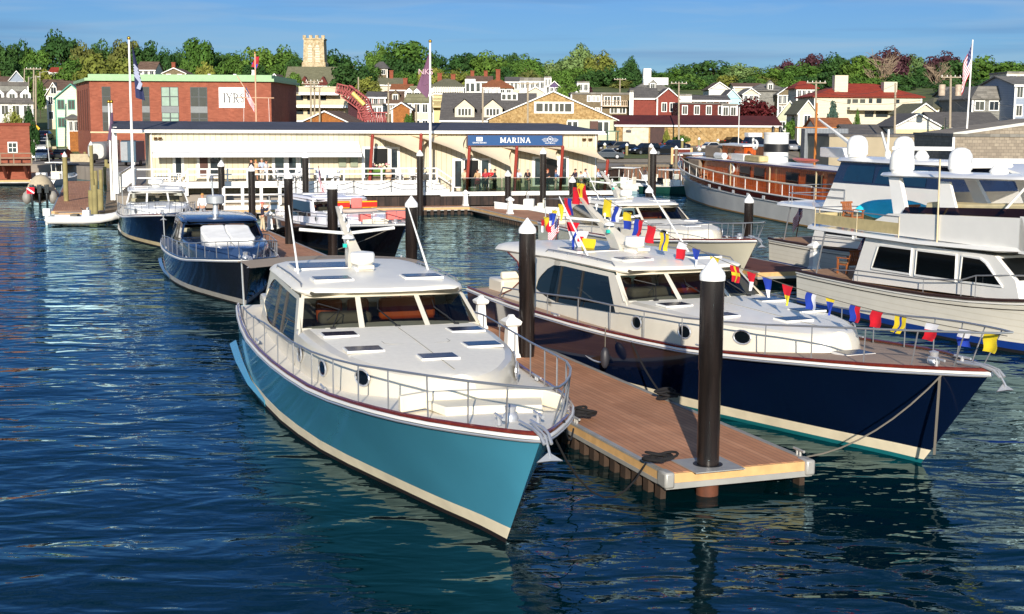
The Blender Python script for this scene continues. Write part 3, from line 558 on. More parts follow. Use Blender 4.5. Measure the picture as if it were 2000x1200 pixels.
def trawler(name, label, o, th, L=19., beam=2.55, enclosed=False):
    root = thing(name, label, 'yacht', (o[0], o[1], 0), rad(th - 90))
    hbm = [(0, .93), (2, .98), (6, 1), (11, .96), (15, .75), (17.5, .42), (19, 0)]; hbw = [(0, .9), (6, .95), (11, .85), (15, .45), (17.8, 0)]
    zs = [(0, 1.42), (5, 1.42), (9, 1.5), (13, 1.78), (16, 2.2), (19, 2.7)]
    xs = [0, .5, 1, 2, 3.5, 5, 7, 9, 11, 12.5, 14, 15.5, 16.7, 17.8, 18.6, 19]
    def hp(x, w):
        b1 = smooth_tab(hbm, x) * beam; b0 = smooth_tab(hbw, x) * beam; z = smooth_tab(zs, x); return (x, lerp(b0, b1, w ** 1.3), z * w)
    def band(ws, nm, m):
        q = MB()
        for sg in (1, -1): q.loft([[(hp(x, abs(w))[0], sg * hp(x, abs(w))[1], hp(x, abs(w))[2] if w >= 0 else -.4) for w in ws] for x in xs], flip=sg < 0)
        q.loft([[(0, hp(0, abs(w))[1], hp(0, abs(w))[2] if w >= 0 else -.4) for w in ws], [(0, -hp(0, abs(w))[1], hp(0, abs(w))[2] if w >= 0 else -.4) for w in ws]])
        return q.build(nm, m, root, ang=.8)
    band([-.001, 0, .06], 'bottom', M('antifoul_black', '#141316', .6)); band([.06, .2], 'boot_stripe', M('boot_blue', '#153a86', .4)); band([.2, .4, .6, .8, 1], 'hull', trawl)
    for w, r_, mt, nm in ((.995, .06, M('dark_rail', '#3a2520', .4), 'cap_rail'), (.93, .035, trw, 'rub_rail'), (.82, .015, M('dark_line', '#3b3026', .6), 'hull_line')):
        q = [hp(x, w) for x in xs]; MB().tube([(x, -b - .01, z) for x, b, z in q] + [(x, b + .01, z) for x, b, z in q[::-1]], r_, 6).build(nm, mt, root)
    d = MB(); d.loft([[(x, -b, z - .02), (x, 0, z + .03), (x, b, z - .02)] for x, b, z in [hp(x, 1) for x in xs[:-1]]], flip=True); d.build('deck', teak, root)
    # saloon
    hs, z1 = 2.2, 3.12
    h = MB(); prof = [(3.75, 1.4), (4.55, z1), (11.9, z1), (12.95, 2.4), (13.2, 1.75)]
    for sg in (1, -1): h.add([(x, sg * hs, z) for x, z in prof], [(0, 1, 2, 3, 4)] if sg < 0 else [(4, 3, 2, 1, 0)])
    h.loft([[(x, -hs, z), (x, hs, z)] for x, z in prof + [prof[0]]]); h.build('saloon', trw, root, smooth=False)
    wins = [[(5.05, 2.0), (5.1, 2.2), (5.4, 2.86), (5.55, 2.92), (7.45, 2.94), (7.4, 2.03)], [(7.7, 2.03), (7.76, 2.94), (9.95, 2.97), (9.95, 2.08)], [(10.2, 2.08), (10.27, 2.97), (11.2, 2.97), (11.5, 2.85), (12.35, 2.16)]]
    for sg in (1, -1):
        for wn in wins:
            b = MB(); b.tube([(x, sg * (hs + .01), z) for x, z in wn], .05, 5, 0, closed=True); b.add([(x, sg * (hs + .02), z) for x, z in wn], [tuple(range(len(wn)))], 1); b.build('saloon_window', [whitep, dkglass], root, smooth=False)
    for y0, y1 in ((-2.05, -.75), (-.62, .62), (.75, 2.05)):
        b = MB(); b.add([(12.02, y0, z1 - .07), (12.02, y1, z1 - .07), (12.97, y1, 2.42), (12.97, y0, 2.42)], [(0, 1, 2, 3)]); b.build('windscreen', dkglass, root, smooth=False)
    # trunk ahead of the saloon
    b = MB(); b.loft([[(x, -w_, 1.6), (x, -w_ * .95, z), (x, w_ * .95, z), (x, w_, 1.6)] for x, w_, z in ((13., 1.9, 2.4), (15, 1.5, 2.45), (16.4, .9, 2.45), (16.6, .7, 2.3))], cap=True); b.build('trunk_cabin', trw, root)
    # boat deck slab and flybridge
    b = MB(); secs = []
    for x, k, dz in ((.4, .8, .06), (.6, .95, 0), (1.2, 1, 0), (4, 1, 0), (8, 1, .0), (12, .98, .12), (13.3, .9, .2), (13.8, .7, .22)):
        wv = 2.42 * k; z = 3.14 + dz; secs.append([(x, -wv, z + .04), (x, -wv * .985, z + .16), (x, 0, z + .2), (x, wv * .985, z + .16), (x, wv, z + .04), (x, wv * .9, z - .02), (x, -wv * .9, z - .02)])
    b.loft(secs, closed=True, cap=True); b.build('boat_deck', trw, root, ang=.6)
    for x in (2.2,):
        for sg in (1, -1): b = MB(); b.tube([(x - .9, sg * 2.25, 1.4), (x - .35, sg * 2.25, 3.15)], .035, 6); b.build('deck_post', chrome_d, root)
    if not enclosed:
        fl = [(4.0, 3.35), (4.9, 3.75), (5.9, 4.12), (7.2, 4.2), (13.1, 4.45), (13.5, 3.4)]
        for sg in (1, -1): b = MB(); b.ext([(x, sg * 2.2, z) for x, z in fl], (0, -sg * .12, 0)); b.build('flybridge_side', trw, root, smooth=False)
        b = MB(); b.box(13.0, 13.4, -2.2, 2.2, 3.3, 4.5); b.build('flybridge_front', trw, root)
        for sg in (1, -1):
            b = MB(); b.add([(6.7, sg * 2.17, 4.2), (13.1, sg * 2.17, 4.45), (13.2, sg * 2.05, 4.75), (6.8, sg * 2.1, 4.42)], [(0, 1, 2, 3)]); b.build('wind_deflector', glass('smoked_panel', '#3a2622', .4), root, smooth=False)
        for sg in (1, -1):
            b = MB(); b.ext([(5.95, sg * 2.0, 4.1), (6.75, sg * 2.0, 4.1), (5.85, sg * 1.75, 5.42), (5.2, sg * 1.75, 5.42)], (0, -sg * .16, 0)); b.build('arch_leg', trw, root, smooth=False)
            b = MB(); b.ext([(8.6, sg * 1.95, 4.2), (9.6, sg * 1.95, 4.2), (8.7, sg * 1.7, 5.4), (8.1, sg * 1.7, 5.4)], (0, -sg * .1, 0)); b.build('arch_leg', trw, root, smooth=False)
            b = MB(); b.tube([(11.8, sg * 1.95, 4.5), (12.6, sg * 1.6, 5.5)], .045, 6); b.build('hardtop_strut', trw, root)
        b = MB(); secs = []
        for x, k in ((4.1, .55), (4.25, .75), (4.7, .9), (5.6, 1), (9, 1.02), (12, .98), (13, .85), (13.4, .6)):
            z = 5.42 + (x - 4) * .02; secs.append([(x, -1.95 * k, z + .05), (x, -1.8 * k, z + .14), (x, 0, z + .2), (x, 1.8 * k, z + .14), (x, 1.95 * k, z + .05), (x, 1.8 * k, z), (x, -1.8 * k, z)])
        b.loft(secs, closed=True, cap=True); b.build('hardtop', trw, root, ang=.6)
        radome_at(root, 5.3, -1.25, 5.58, .45, .95); radome_at(root, 5.4, 1.3, 5.58, .45, .95); open_radar(root, 9.2, 0, 5.68, 2.0, 1.25)
        b = MB(); b.tube([(8.9, -2.25, 3.2), (8.9, -2.28, 6.2)], .03, 6); b.build('whip_antenna', M('tan_pole', '#c8b894', .5), root)
        b = MB(); b.loft([[(x, -1.6, z), (x, -1.5, z + .55), (x + .2, -.9, z + .6), (x + .2, -.8, z)] for x, z in ((7.2, 4.05), (9, 4.1), (9.4, 4.1), (12.6, 4.3))], cap=True); b.build('flybridge_seating', M('tan_vinyl', '#cdbf98', .7), root, bevel=.05)
    else:
        fl = [(4.6, 3.3), (5.5, 4.55), (13.6, 4.6), (14.6, 3.3)]
        for sg in (1, -1): b = MB(); b.ext([(x, sg * 2.15, z) for x, z in fl], (0, -sg * .12, 0)); b.build('flybridge_side', trw, root, smooth=False)
        b = MB(); nb = M('night_blue', '#1d2a44', .2, coat=.4)
        for sg in (1, -1): b.ext([(5.4, sg * 2.12, 4.55), (13.6, sg * 2.12, 4.6), (12.8, sg * 1.95, 5.55), (5.8, sg * 1.95, 5.55)], (0, -sg * .1, 0))
        b.build('enclosure', nb, root, smooth=False)
        for e0, e1 in ((5.4, 5.8), (13.6, 12.8)): b = MB(); b.quad((e0, 2.1, 4.5), (e0, -2.1, 4.5), (e1, -1.95, 5.55), (e1, 1.95, 5.55)); b.build('enclosure_end', nb, root, smooth=False)
        for x0, x1 in ((6.25, 8.65), (8.85, 10.6), (10.8, 12.6)):
            b = MB(); b.add([(x0, -2.13, 4.66), (x1, -2.13, 4.67), (x1, -1.98, 5.44), (x0 + .45, -1.98, 5.44), (x0 + .2, -2.01, 5.3)], [(0, 1, 2, 3, 4)]); b.build('enclosure_window', M('teal_glass', '#16354a', .05, spec=.7), root, smooth=False)
        b = MB(); b.loft([[(x, -2.2 * k, 5.62), (x, -2.0 * k, 5.74), (x, 0, 5.8), (x, 2.0 * k, 5.74), (x, 2.2 * k, 5.62), (x, 2 * k, 5.54), (x, -2 * k, 5.54)] for x, k in ((5, .6), (5.3, .85), (6, 1), (11, 1), (13.5, .8), (14.3, .5))], closed=True, cap=True); b.build('hardtop', trw, root, ang=.6)
        radome_at(root, 6.0, -1.2, 5.78, .5, 1.05); radome_at(root, 6.2, 1.3, 5.78, .5, 1.0); open_radar(root, 9.4, 0, 5.8, 2.7, 1.0)
        b = MB(); b.tube([(6.2, .4, 5.8), (6.2, .4, 6.05)], .14, 8); b.tube([(6.2, .4, 6.0), (4.9, .9, 6.95)], [.1, .05], 6); b.build('davit', whitep, root)
        b = MB(); b.tube([(5.9, .6, 5.8), (5.9, .6, 7.1)], .05, 6); b.build('light_mast', whitep, root)
    # rails
    for sg in (1, -1):
        b = MB(); pts = [(x, sg * (smooth_tab(hbm, x) * beam - .08), smooth_tab(zs, x) + h_) for x, h_ in ((2.9, .3), (4.5, .45), (8.5, .5), (10.5, .6), (11.2, .78), (14, .8), (16.5, .85), (18.8, .9))]
        b.tube(pts, .024, 6); rl = b.build('side_rail', chrome_d, root)
        for x, y, z in pts[1:-1]: b = MB(); b.tube([(x, y, z), (x, y, smooth_tab(zs, x))], .016, 5); b.build('stanchion', chrome_d, rl)
    return root
o_rn, o_r2 = (13.9, 57.3), (15.6, 72.8)
rn = trawler('trawler_yacht', 'cream flybridge yacht with two white satellite domes on its hardtop, front right', o_rn, 20)
r2 = trawler('trawler_yacht', 'cream yacht with dark blue glazed upper cabin, behind the front flybridge yacht', o_r2, 20, enclosed=True)
def wl(o, th, x, y, z):  # world point from trawler coordinates
    t = rad(th); return Vector((o[0] + x * math.sin(t) + y * math.cos(t), o[1] - x * math.cos(t) + y * math.sin(t), z))
# canvas dodger and rail round the boat deck
b = MB()
pts = [(6.6, -2.2), (4, -2.25), (1.0, -2.2), (.85, -1.9), (.85, 1.9), (1.0, 2.2), (4, 2.25)]
b.loft([[(x, y, 3.4), (x, y, 3.82)] for x, y in pts], flip=True); b.build('canvas_dodger', canvas, rn, smooth=False)
b = MB(); b.tube([(x, y, 4.05) for x, y in pts], .022, 6); rl = b.build('deck_rail', chrome_d, rn)
for x, y in pts: b = MB(); b.tube([(x, y, 3.3), (x, y, 4.05)], .02, 5); b.build('stanchion', M('tan_pole', '#c8b894', .5), rl)
pts = [(6.6, -2.2), (4, -2.25), (1.6, -2.2), (1.4, -1.9), (1.4, 1.9), (1.6, 2.2)]
for z, nm in ((3.85, 'lower_rail'), (4.25, 'deck_rail')): b = MB(); b.tube([(x, y, z) for x, y in pts], .024, 6); rl = b.build(nm, chrome_d, r2)
for x, y in pts: b = MB(); b.tube([(x, y, 3.3), (x, y, 4.25)], .02, 5); b.build('stanchion', chrome_d, rl)
# far yacht at the right edge, dark windows under a pale coachroof
q = thing('motor_cruiser', 'pale cruiser with raked dark wrap windows at the far right edge', 'yacht', (31, 86, 0), rad(-66))
b = MB(); b.loft([[(x, -w_, z), (x, -w_ * .85, -.3), (x, w_ * .85, -.3), (x, w_, z)] for x, w_, z in ((-9, 2.4, 2.0), (0, 2.6, 2.1), (6, 2.2, 2.5), (9, 1.2, 2.9), (10.5, .1, 3.1))], cap=True); b.build('hull', trw, q)
b = MB(); b.loft([[(x, -w_, 2.2), (x, -w_ * .9, z), (x, w_ * .9, z), (x, w_, 2.2)] for x, w_, z in ((-8, 2.2, 4.6), (0, 2.2, 5.0), (5, 1.8, 3.9), (8, 1., 2.5))], cap=True); b.build('deckhouse', trw, q)
b = MB(); b.loft([[(x, -w_ * .97 - .02, z - .15), (x, -w_ - .03, lerp(2.2, z, .45))] for x, w_, z in ((-7, 2.05, 4.6), (0, 2.07, 5.0), (5, 1.72, 3.9))]); b.build('wrap_window', dkglass, q, smooth=False)
b = MB(); b.tube([(-6, -2.3, 3.0), (0, -2.5, 3.1), (8, -1.4, 3.6)], .03, 5); b.build('side_rail', chrome_d, q)
# chairs and kayak on the boat deck
teakw = M('teak_furniture', '#9a5a30', .6, var=.25, scale=6)
def deck_chair(p, rz, label, group=None, pad=True):
    r = thing('deck_chair', label, 'chair', p, rz, group)
    for x, y in ((-.26, -.27), (-.26, .27), (.26, -.27), (.26, .27)): b = MB(); b.box(x - .03, x + .03, y - .03, y + .03, 0, .62 if x > 0 else .4); b.build('leg', teakw, r)
    b = MB(); b.box(-.28, .28, -.27, .27, .34, .4); b.build('seat', teakw, r)
    b = MB(); [b.rbox((-.3 - .05, y, .68), (.025, .07, .5), ry=-.18) for y in (-.2, -.1, 0, .1, .2)]; b.rbox((-.4, 0, .93), (.04, .6, .08), ry=-.18); b.rbox((-.3, 0, .44), (.04, .6, .06)); b.build('backrest', teakw, r)
    for y in (-.28, .28): b = MB(); b.box(-.32, .32, y - .04, y + .04, .62, .66); b.build('armrest', teakw, r)
    if pad: b = MB(); b.box(-.24, .26, -.24, .24, .4, .48); b.build('seat_pad', greyseat, r, bevel=.03)
    return r
deck_chair(wl(o_rn, 20, 2.0, -1.1, 3.34), rad(-70 + 8), 'teak deck chair with grey pad on the boat deck, nearer the canvas rail', 'chairs on the boat deck')
deck_chair(wl(o_rn, 20, 3.7, .2, 3.34), rad(-70 + 190), 'teak deck chair on the boat deck, farther from the canvas rail', 'chairs on the boat deck')
deck_chair(wl(o_rn, 20, 1.9, -1.2, 1.44), rad(120), 'teak chair with pale backrest in the stern cockpit of the cream flybridge yacht', pad=True)
def kayak(p, rz, L, m, label, tilt=0., w=.38):
    b = MB(); secs = []
    for i in range(13):
        t = i / 12 * 2 - 1; k = max(.02, (1 - abs(t) ** 2.6)); x = t * L / 2; r_ = .1 + .12 * t * t
        secs.append([(x, w * k * math.cos(q), r_ + .18 * k * math.sin(q)) for q in [2 * math.pi * j / 12 for j in range(12)]])
    b.loft(secs, closed=True, cap=True); o = b.build('kayak', m, loc=p, rz=rz, ang=.8); o.rotation_euler.x = tilt
    return tag(o, label, 'kayak')
kayak(wl(o_rn, 20, .9, 1.35, 3.85), rad(-70 + 90 + 14), 4.4, M('turquoise_plastic', '#2fc4dc', .35), 'turquoise paddle kayak lying across the boat deck behind the teak chairs', .9, .5)
# ---------------------------------------------------------------- classic wooden yacht, stern toward the camera; local X forward
def classic():
    root = thing('classic_yacht', 'old white motor yacht with varnished wooden deckhouses and a black banded funnel', 'yacht', (16.97, 134.6, 0), rad(100)); root.scale = (1.42, 1, 1)
    wh = M('old_white_hull', '#dedad0', .35, var=.12, scale=.7, coat=.2); var_ = M('varnish', '#cc5a12', .25, var=.25, scale=1.2, tex='siding', ts=(.28, 0), col2='#9c3e0a', coat=.5)
    dk = M('dark_varnish', '#4a160c', .25, var=.2, coat=.5)
    L = 38; hb = [(0, 0), (1.5, .75), (4, 1.65), (8, 2.4), (13, 2.75), (25, 2.75), (33, 2.4), (38, 1.8)]; hw = [(1.8, 0), (5, .95), (9, 1.8), (14, 2.5), (25, 2.6), (33, 2.0), (38, .6)]
    zs = [(0, 3.5), (4, 3.0), (8, 2.6), (13, 2.25), (20, 2.0), (30, 1.95), (38, 2.2)]
    def hp(u, w):
        a0 = 1.8 * (1 - w); a = a0 + u * (L - a0); b = lerp(smooth_tab(hw, 1.8 + u * (L - 1.8)), smooth_tab(hb, u * L), max(0, w) ** 1.1); return (2 - a, b, smooth_tab(zs, u * L) * w)
    us = [0, .01, .03, .06, .1, .15, .21, .28, .36, .45, .55, .65, .75, .85, .93, 1]
    def band(ws, nm, m):
        q = MB()
        for sg in (1, -1): q.loft([[(x, sg * b, z) for x, b, z in [hp(u, w) for w in ws]] for u in us], flip=sg > 0)
        q.build(nm, m, root, ang=.8)
    band([-.15, .02], 'bottom', M('green_antifoul', '#173a34', .5)); band([.02, .07], 'boot_stripe', M('ochre_stripe', '#a5772f', .5)); band([.07, .3, .5, .72, .86, 1], 'hull', wh)
    for w, r_, m in ((.74, .05, wh), (1., .07, wh)):
        q = [hp(u, w) for u in us]; MB().tube([(x, b + .02, z) for x, b, z in q], r_, 5).build('rub_rail', m, root)
    b = MB(); b.loft([[(x, -bb, z - .05), (x, 0, z), (x, bb, z - .05)] for x, bb, z in [hp(u, .98) for u in us]]); b.build('deck', teak, root)
    b = MB(); q = [hp(u, w) for u in us[6:] for w in (1.0,)]; b.loft([[(x, bb + .03, z - .42), (x, bb + .03, z + .02)] for x, bb, z in q]); b.build('name_strake', dk, root)
    for a in (6, 8.2, 10.5, 12.5, 14.5, 17, 19.5, 22):
        x, bb, z = hp((a) / L, .84); b = MB(); b.rbox((x, bb + .03, z), (.4, .08, .26)); b.build('porthole', M('white_port', '#f2f1ee', .4), root, smooth=False)
    # deckhouse
    y1 = 1.75
    def house(x0, x1, z0, z1, yy, nm, m, wins=(), roofm=None, ov=.25):
        h = MB(); h.box(x1, x0, -yy, yy, z0, z1); o = h.build(nm, m, root, smooth=False)
        r_ = MB(); r_.loft([[(x, -yy - ov, z1), (x, -yy - ov, z1 + .1), (x, 0, z1 + .2), (x, yy + ov, z1 + .1), (x, yy + ov, z1)] for x in (x1 - ov, x0 + ov)], closed=True, cap=True); r_.build('roof', [roofm or whitep], root, ang=.3)
        for xa, xb, za, zb in wins:
            w_ = MB(); w_.box(xb, xa, yy, yy + .05, za, zb, 0); w_.box(xb + .1, xa - .1, yy, yy + .06, za + .1, zb - .1, 1); w_.build('cabin_window', [dk, dkglass], root, smooth=False)
        return o
    house(-4.6, -31, 1.9, 4.05, y1, 'deckhouse', var_, [(-14.2, -16, 2.9, 3.8), (-16.6, -18.3, 2.9, 3.8), (-21.5, -23.3, 2.8, 3.7), (-24.3, -26.5, 2.8, 3.7)])
    b = MB(); b.tube([(-4.2, y1 + .27, 4.05), (-31.3, y1 + .27, 4.05)], .09, 5); b.build('roof_edge', dk, root)
    house(-2.2, -4.6, 2.2, 4.3, 1.5, 'pilot_house', var_, [(-2.5, -3.8, 3.1, 4.0)])
    house(-9.5, -13.5, 4.2, 5.35, 1.1, 'bridge_house', M('varnish_bright', '#b8500f', .25, var=.3, tex='siding', ts=(.25, 0), col2='#8a340a', coat=.5), [(-10.6, -11.8, 4.5, 5.1)], whitep)
    cv = M('taupe_canvas', '#8d7d6c', .9, var=.1)
    b = MB(); b.box(-9.4, -6.2, -1.2, 1.2, 4.2, 5.25); b.build('bridge_dodger', cv, root, bevel=.15)
    b = MB(); b.box(-7.2, -4.8, y1 + .05, y1 + .4, 2.3, 4.0); b.build('door_canvas', cv, root, bevel=.1)
    b = MB(); b.box(-31.5, -31.05, -1.8, 1.8, 1.9, 4.0); b.build('aft_house', M('cream_ply', '#c9b491', .6), root)
    b = MB(); b.box(-31, -29.2, 1.76, 1.84, 2.75, 3.85, 0); b.box(-28.9, -27.2, 1.76, 1.84, 2.75, 3.85, 0); b.build('lattice_window', M('lattice', '#6b3417', .5, var=.5, scale=12), root, smooth=False)
    # funnel
    b = MB(); b.lathe([(.95, 0), (.95, .8)], (-16.6, 0, 4.2), 20, 0, .9); b.lathe([(.96, .8), (.96, 1.45)], (-16.6, 0, 4.2), 20, 1, .9); b.lathe([(.95, 1.45), (.95, 2.2), (.99, 2.25), (.99, 2.35), (.7, 2.35)], (-16.6, 0, 4.2), 20, 0, .9); b.build('funnel', [whitep, blackp], root, ang=.5)
    for y in (-.3, .3): b = MB(); b.lathe([(.12, 6.5), (.12, 7.0), (.08, 7.05)], (-16.6, y, 0), 8); b.build('exhaust_pipe', blackp, root)
    # deck gear
    b = MB(); b.box(-14.6, -12.4, .9, 1.7, 4.2, 4.75); b.build('deck_box', whitep, root, bevel=.05)
    b = MB(); b.box(-17.2, -14.7, .9, 1.7, 4.2, 4.7); b.build('covered_box', canvas, root, bevel=.1)
    b = MB(); b.tube([(-10.6, 1.4, 4.45), (-9.0, 1.4, 4.45)], .26, 12); b.build('life_raft', whitep, root)
    for x, y, z in ((-13, y1 + .12, 3.5), (-15.7, 1.3, 5.55)):
        b = MB(); b.tube([(x + .35 * math.cos(t), y, z + .35 * math.sin(t)) for t in [2 * math.pi * i / 16 for i in range(16)]], .09, 6, closed=True); b.build('life_ring', whitep, root)
    b = MB(); b.tube([(-22.3, 0, 4.2), (-22.3, 0, 8.8)], [.11, .06], 6); b.tube([(-22.3, -1.6, 7.0), (-22.3, 1.6, 7.0)], .05, 5); b.build('mast', M('spruce', '#b9702c', .4), root)
    b = MB(); b.tube([(-28.8, .9, 4.2), (-28.8, .9, 5.9)], .22, 8); b.tube([(-28.8, .9, 5.7), (-24.2, .9, 7.6)], [.16, .07], 6); b.build('davit', whitep, root)
    b = MB(); b.box(-26.5, -23.6, -1.2, .4, 4.9, 5.6); b.build('deck_locker', whitep, root, bevel=.06)
    b = MB(); b.rbox((-12.8, 0, 6.3), (.8, 1.2, .35)); b.tube([(-12.8, 0, 5.4), (-12.8, 0, 6.2)], .1, 6); b.build('radar_dome', whitep, root, bevel=.1)
    b = MB(); b.tube([(-11, .4, 5.4), (-11, .4, 8.6)], .035, 5); b.build('antenna', whitep, root)
    # rail with canvas-wrapped top
    pts = [(x, bb - .05, z + .95) for x, bb, z in [hp(u, 1) for u in us[2:13]]]
    b = MB(); b.tube(pts, .07, 6); rl = b.build('hand_rail', M('rope_white', '#d9cdb8', .8), root)
    for u in [.05 + .05 * i for i in range(13)]:
        x, bb, z = hp(u, 1); b = MB(); b.tube([(x, bb - .05, z), (x, bb - .05, z + .93)], .03, 5); b.build('stanchion', whitep, rl)
    for x in (-5.5, -13, -19.5, -26):
        b = MB(); b.tube([(x, 2.0, 2.0), (x, 2.0, 4.1)], .05, 5); b.build('deck_post', M('tan_pole', '#c8b894', .5), root)
    b = MB(); b.box(-3.0, 0, .4, .9, 3.0, 3.6); b.build('bow_locker', whitep, root)
    return root
classic()
kt = rad(190); KO = Vector((16.97, 134.6, 0))
def cl(x, y, z): x *= 1.42; return KO + Vector((math.cos(rad(100)) * x - math.sin(rad(100)) * y, math.sin(rad(100)) * x + math.cos(rad(100)) * y, z))
kayak(cl(-23.6, 1.5, 4.5), rad(100), 5.2, M('salmon_plastic', '#d97058', .4), 'salmon pink kayak on the cabin roof of the old wooden yacht', 0, .35)
kayak(cl(-27.6, .2, 4.55), rad(100), 5, M('red_plastic', '#c01c26', .35), 'bright red kayak behind the crane on the cabin roof of the old wooden yacht', 0, .4)
deck_chair(cl(-8.2, 2.15, 2.3), rad(10), 'orange wooden chair on the side deck of the old wooden yacht')
# ================================================================ DOCKS
plank = M('deck_planks', '#c08a67', .75, var=.2, scale=.9, tex='plank', ts=(2.6, .14), col2='#b07a58', bump=.35)
pine = M('pine_fascia', '#cfa670', .6, var=.15, scale=4); alu = M('aluminium', '#a9a7a2', .45, metal=.25, var=.15)
darkw = M('wet_timber', '#3a2a1e', .8, var=.4, scale=2)
wood = M('weathered_timber', '#7d715f', .9, var=.25, scale=3, bump=.3)
def dock(name, label, a, b, wd, bracket=False, z=.6, pl=None):
    """floating dock from a (near end centre) to b; local X along it"""
    a = Vector((a[0], a[1], 0)); b = Vector((b[0], b[1], 0)); L = (b - a).length; rz = math.atan2(b.y - a.y, b.x - a.x)
    r = thing(name, label, 'dock', a, rz); h = wd / 2
    q = MB(); q.box(0, L, -h, h, z - .06, z); q.build('decking', pl or plank, r, smooth=False)
    for y in (-h, h):
        s = 1 if y > 0 else -1
        q = MB(); q.box(-.05, L + .05, y - .003 * s, y + .06 * s, z - .2, z - .03); q.build('fascia', pine, r, smooth=False)
        q = MB(); q.box(-.05, L + .05, y - .05 * s, y + .07 * s, z - .03, z + .012); q.box(-.05, L + .05, y - .003 * s, y + .075 * s, z - .29, z - .2); q.build('edge_rail', alu, r, smooth=False)
    for x, s in ((-.06, 1), (L + .06, -1)):
        q = MB(); q.box(x - .06 * (s < 0), x + .06 * (s > 0), -h, h, z - .2, z - .01); q.build('fascia', pine, r, smooth=False)
        q = MB(); q.box(x - .02 - .08 * (s < 0), x + .08 * (s > 0) - .02, -h - .06, h + .06, z - .32, z - .2); q.build('edge_rail', alu, r, smooth=False)
    q = MB(); q.box(.9, L - .15, -h + .45, h - .45, -.3, z - .08); q.build('float', blackp, r)
    n = int(min(L, 26) / .55)
    for s in (1, -1):
        for i in range(n): q = MB(); q.box(.25 + i * .55, .5 + i * .55, s * h - .1, s * h + .02, -.35, z - .22); q.build('float_rib', darkw, r, smooth=False)
    if bracket:
        for y in (-h, h): q = MB(); q.box(-.14, .26, y - .11, y + .11, z - .3, z + .03); q.build('corner_bracket', alu, r, bevel=.05)
    return r
u1 = Vector((-.37, 1)).normalized(); fc = (on(1300, 924, .6) + on(1581, 899, .6)) / 2
pier = dock('floating_dock', 'wide brown planked pier between the teal and navy yachts', fc, (fc.x + u1.x * 84, fc.y + u1.y * 84), 3.2, True)
dock('floating_dock', 'brown planked dock between the black hulled yacht and the cream hulled yacht', (7.8, 80.5), (-3.2, 114), 3.2)
p3a, p3b = on(1473, 511, .5), on(1555, 528, .5)
dock('floating_dock', 'shaded dark dock behind the cream flybridge yacht on the right', (12.7, 63.5), (5.5, 84), 3.0, pl=M('shaded_planks', '#6b3d33', .8, var=.15, tex='plank', ts=(2.6, .14)))  # darker copy of the planks, shade put into the colour
dock('floating_dock', 'long low dock running under the timber quay wall of the marina', (-27, 103.2), (1.5, 112.3), 2.6)
# left-hand docks
dock('floating_dock', 'brown dock on the left beside the covered inflatable boat', on(138, 412, .6), on(152, 354, .6), 2.6)
dock('floating_dock', 'short brown dock on the left, below the red brick boathouse', on(40, 352, .6), on(52, 331, .6), 6.0)
tgang = dock('floating_dock', 'low dock in front of the white inflatable dinghy', on(112, 415, .6), on(228, 412, .6), 1.5)
# ---------------------------------------------------------------- black sleeved piles
pilem = M('black_sleeve', '#241e1c', .24, var=.65, scale=1.6, st=(3, 3, .3), bump=.04, bscale=7); pile_l = M('black_sleeve_worn', '#2b2523', .3, var=.35, scale=2.2); capm = M('white_cap', '#f0f0ee', .35); rustm = M('rusty_steel', '#5f3522', .8, var=.4, scale=5)
def pile(px, py, D, label, r=.225, skirt=False, step=True):
    c = at(px, py, D); ro = thing('mooring_pile', label, 'pile', (c.x, c.y, 0), 0, 'black piles with white caps')
    q = MB(); z = c.z
    q.lathe([(r, -1.2), (r, .55)], n=24, mi=1) if skirt else q.lathe([(r, -1.2), (r, .6)], n=24, mi=0)
    zm = z * .58
    q.lathe([(r, .6), (r, zm), (r * 1.07, zm + .03), (r * 1.07, z)], n=24, mi=0) if step else q.lathe([(r * 1.03, .55), (r * 1.03, z)], n=24)
    q.build('shaft', [pilem, rustm], ro, ang=.5)
    q = MB(); k = r / .225; q.lathe([(r * 1.13, 0), (r * 1.15, .09 * k), (r * 1.05, .16 * k), (r * .12, .43 * k), (0, .45 * k)], (0, 0, z - .02), 24); q.build('cap', capm, ro, ang=.4)
    return ro
pile(1391.7, 545.4, 27.2, 'thick black pile through the near end of the wide pier', skirt=True)
pile(1030, 454.2, 40, 'black pile standing between the teal yacht and the navy yacht', skirt=True)
pile(803.5, 403.7, 54, 'black pile in the water at the bow of the black hulled yacht')
pile(649, 368.5, 62.9, 'black pile in front of the windscreen of the black hulled yacht')
pile(563, 348.3, 76, 'black pile at the stern quarter of the black hulled yacht')
pile(1463, 395.7, 72, 'black pile off the bow of the cream hulled yacht')
for px, py, D, lb in [(820, 304.4, 107.5, 'black pile by the foot of the tall white flagpole'), (1061, 300.4, 108, 'black pile before the open doorway under the shade sails'), (432, 325, 104, 'black pile behind the roof of the metallic blue yacht'), (491, 334, 97, 'black pile beside the group of guests on the white deck'),
                      (596, 308, 105.5, 'black pile behind the roof of the black hulled yacht'), (992, 344, 110, 'black pile left of the white skiff at the planked dock'), (1118, 356, 106, 'black pile behind the canvas top of the cream hulled yacht'), (1276, 300, 104, 'tall black pile beside the small green boat'), (1268, 376, 90, 'short black pile in front of the small green boat')]:
    pile(px, py, D, lb, step=False, r=.24)
b = MB(); b.box(-.55, .55, -.55, .55, 0, .02); b.lathe([(.3, .02), (.3, .03), (.26, .032)], n=20, mi=1)
c = at(1391.7, 545.4, 27.2); o = b.build('pile_collar', [alu, blackp], pier, smooth=False); o.matrix_parent_inverse = Matrix(); 
o.location = Matrix.Rotation(-pier.rotation_euler.z, 4, 'Z') @ (Vector((c.x, c.y, .606)) - pier.location)
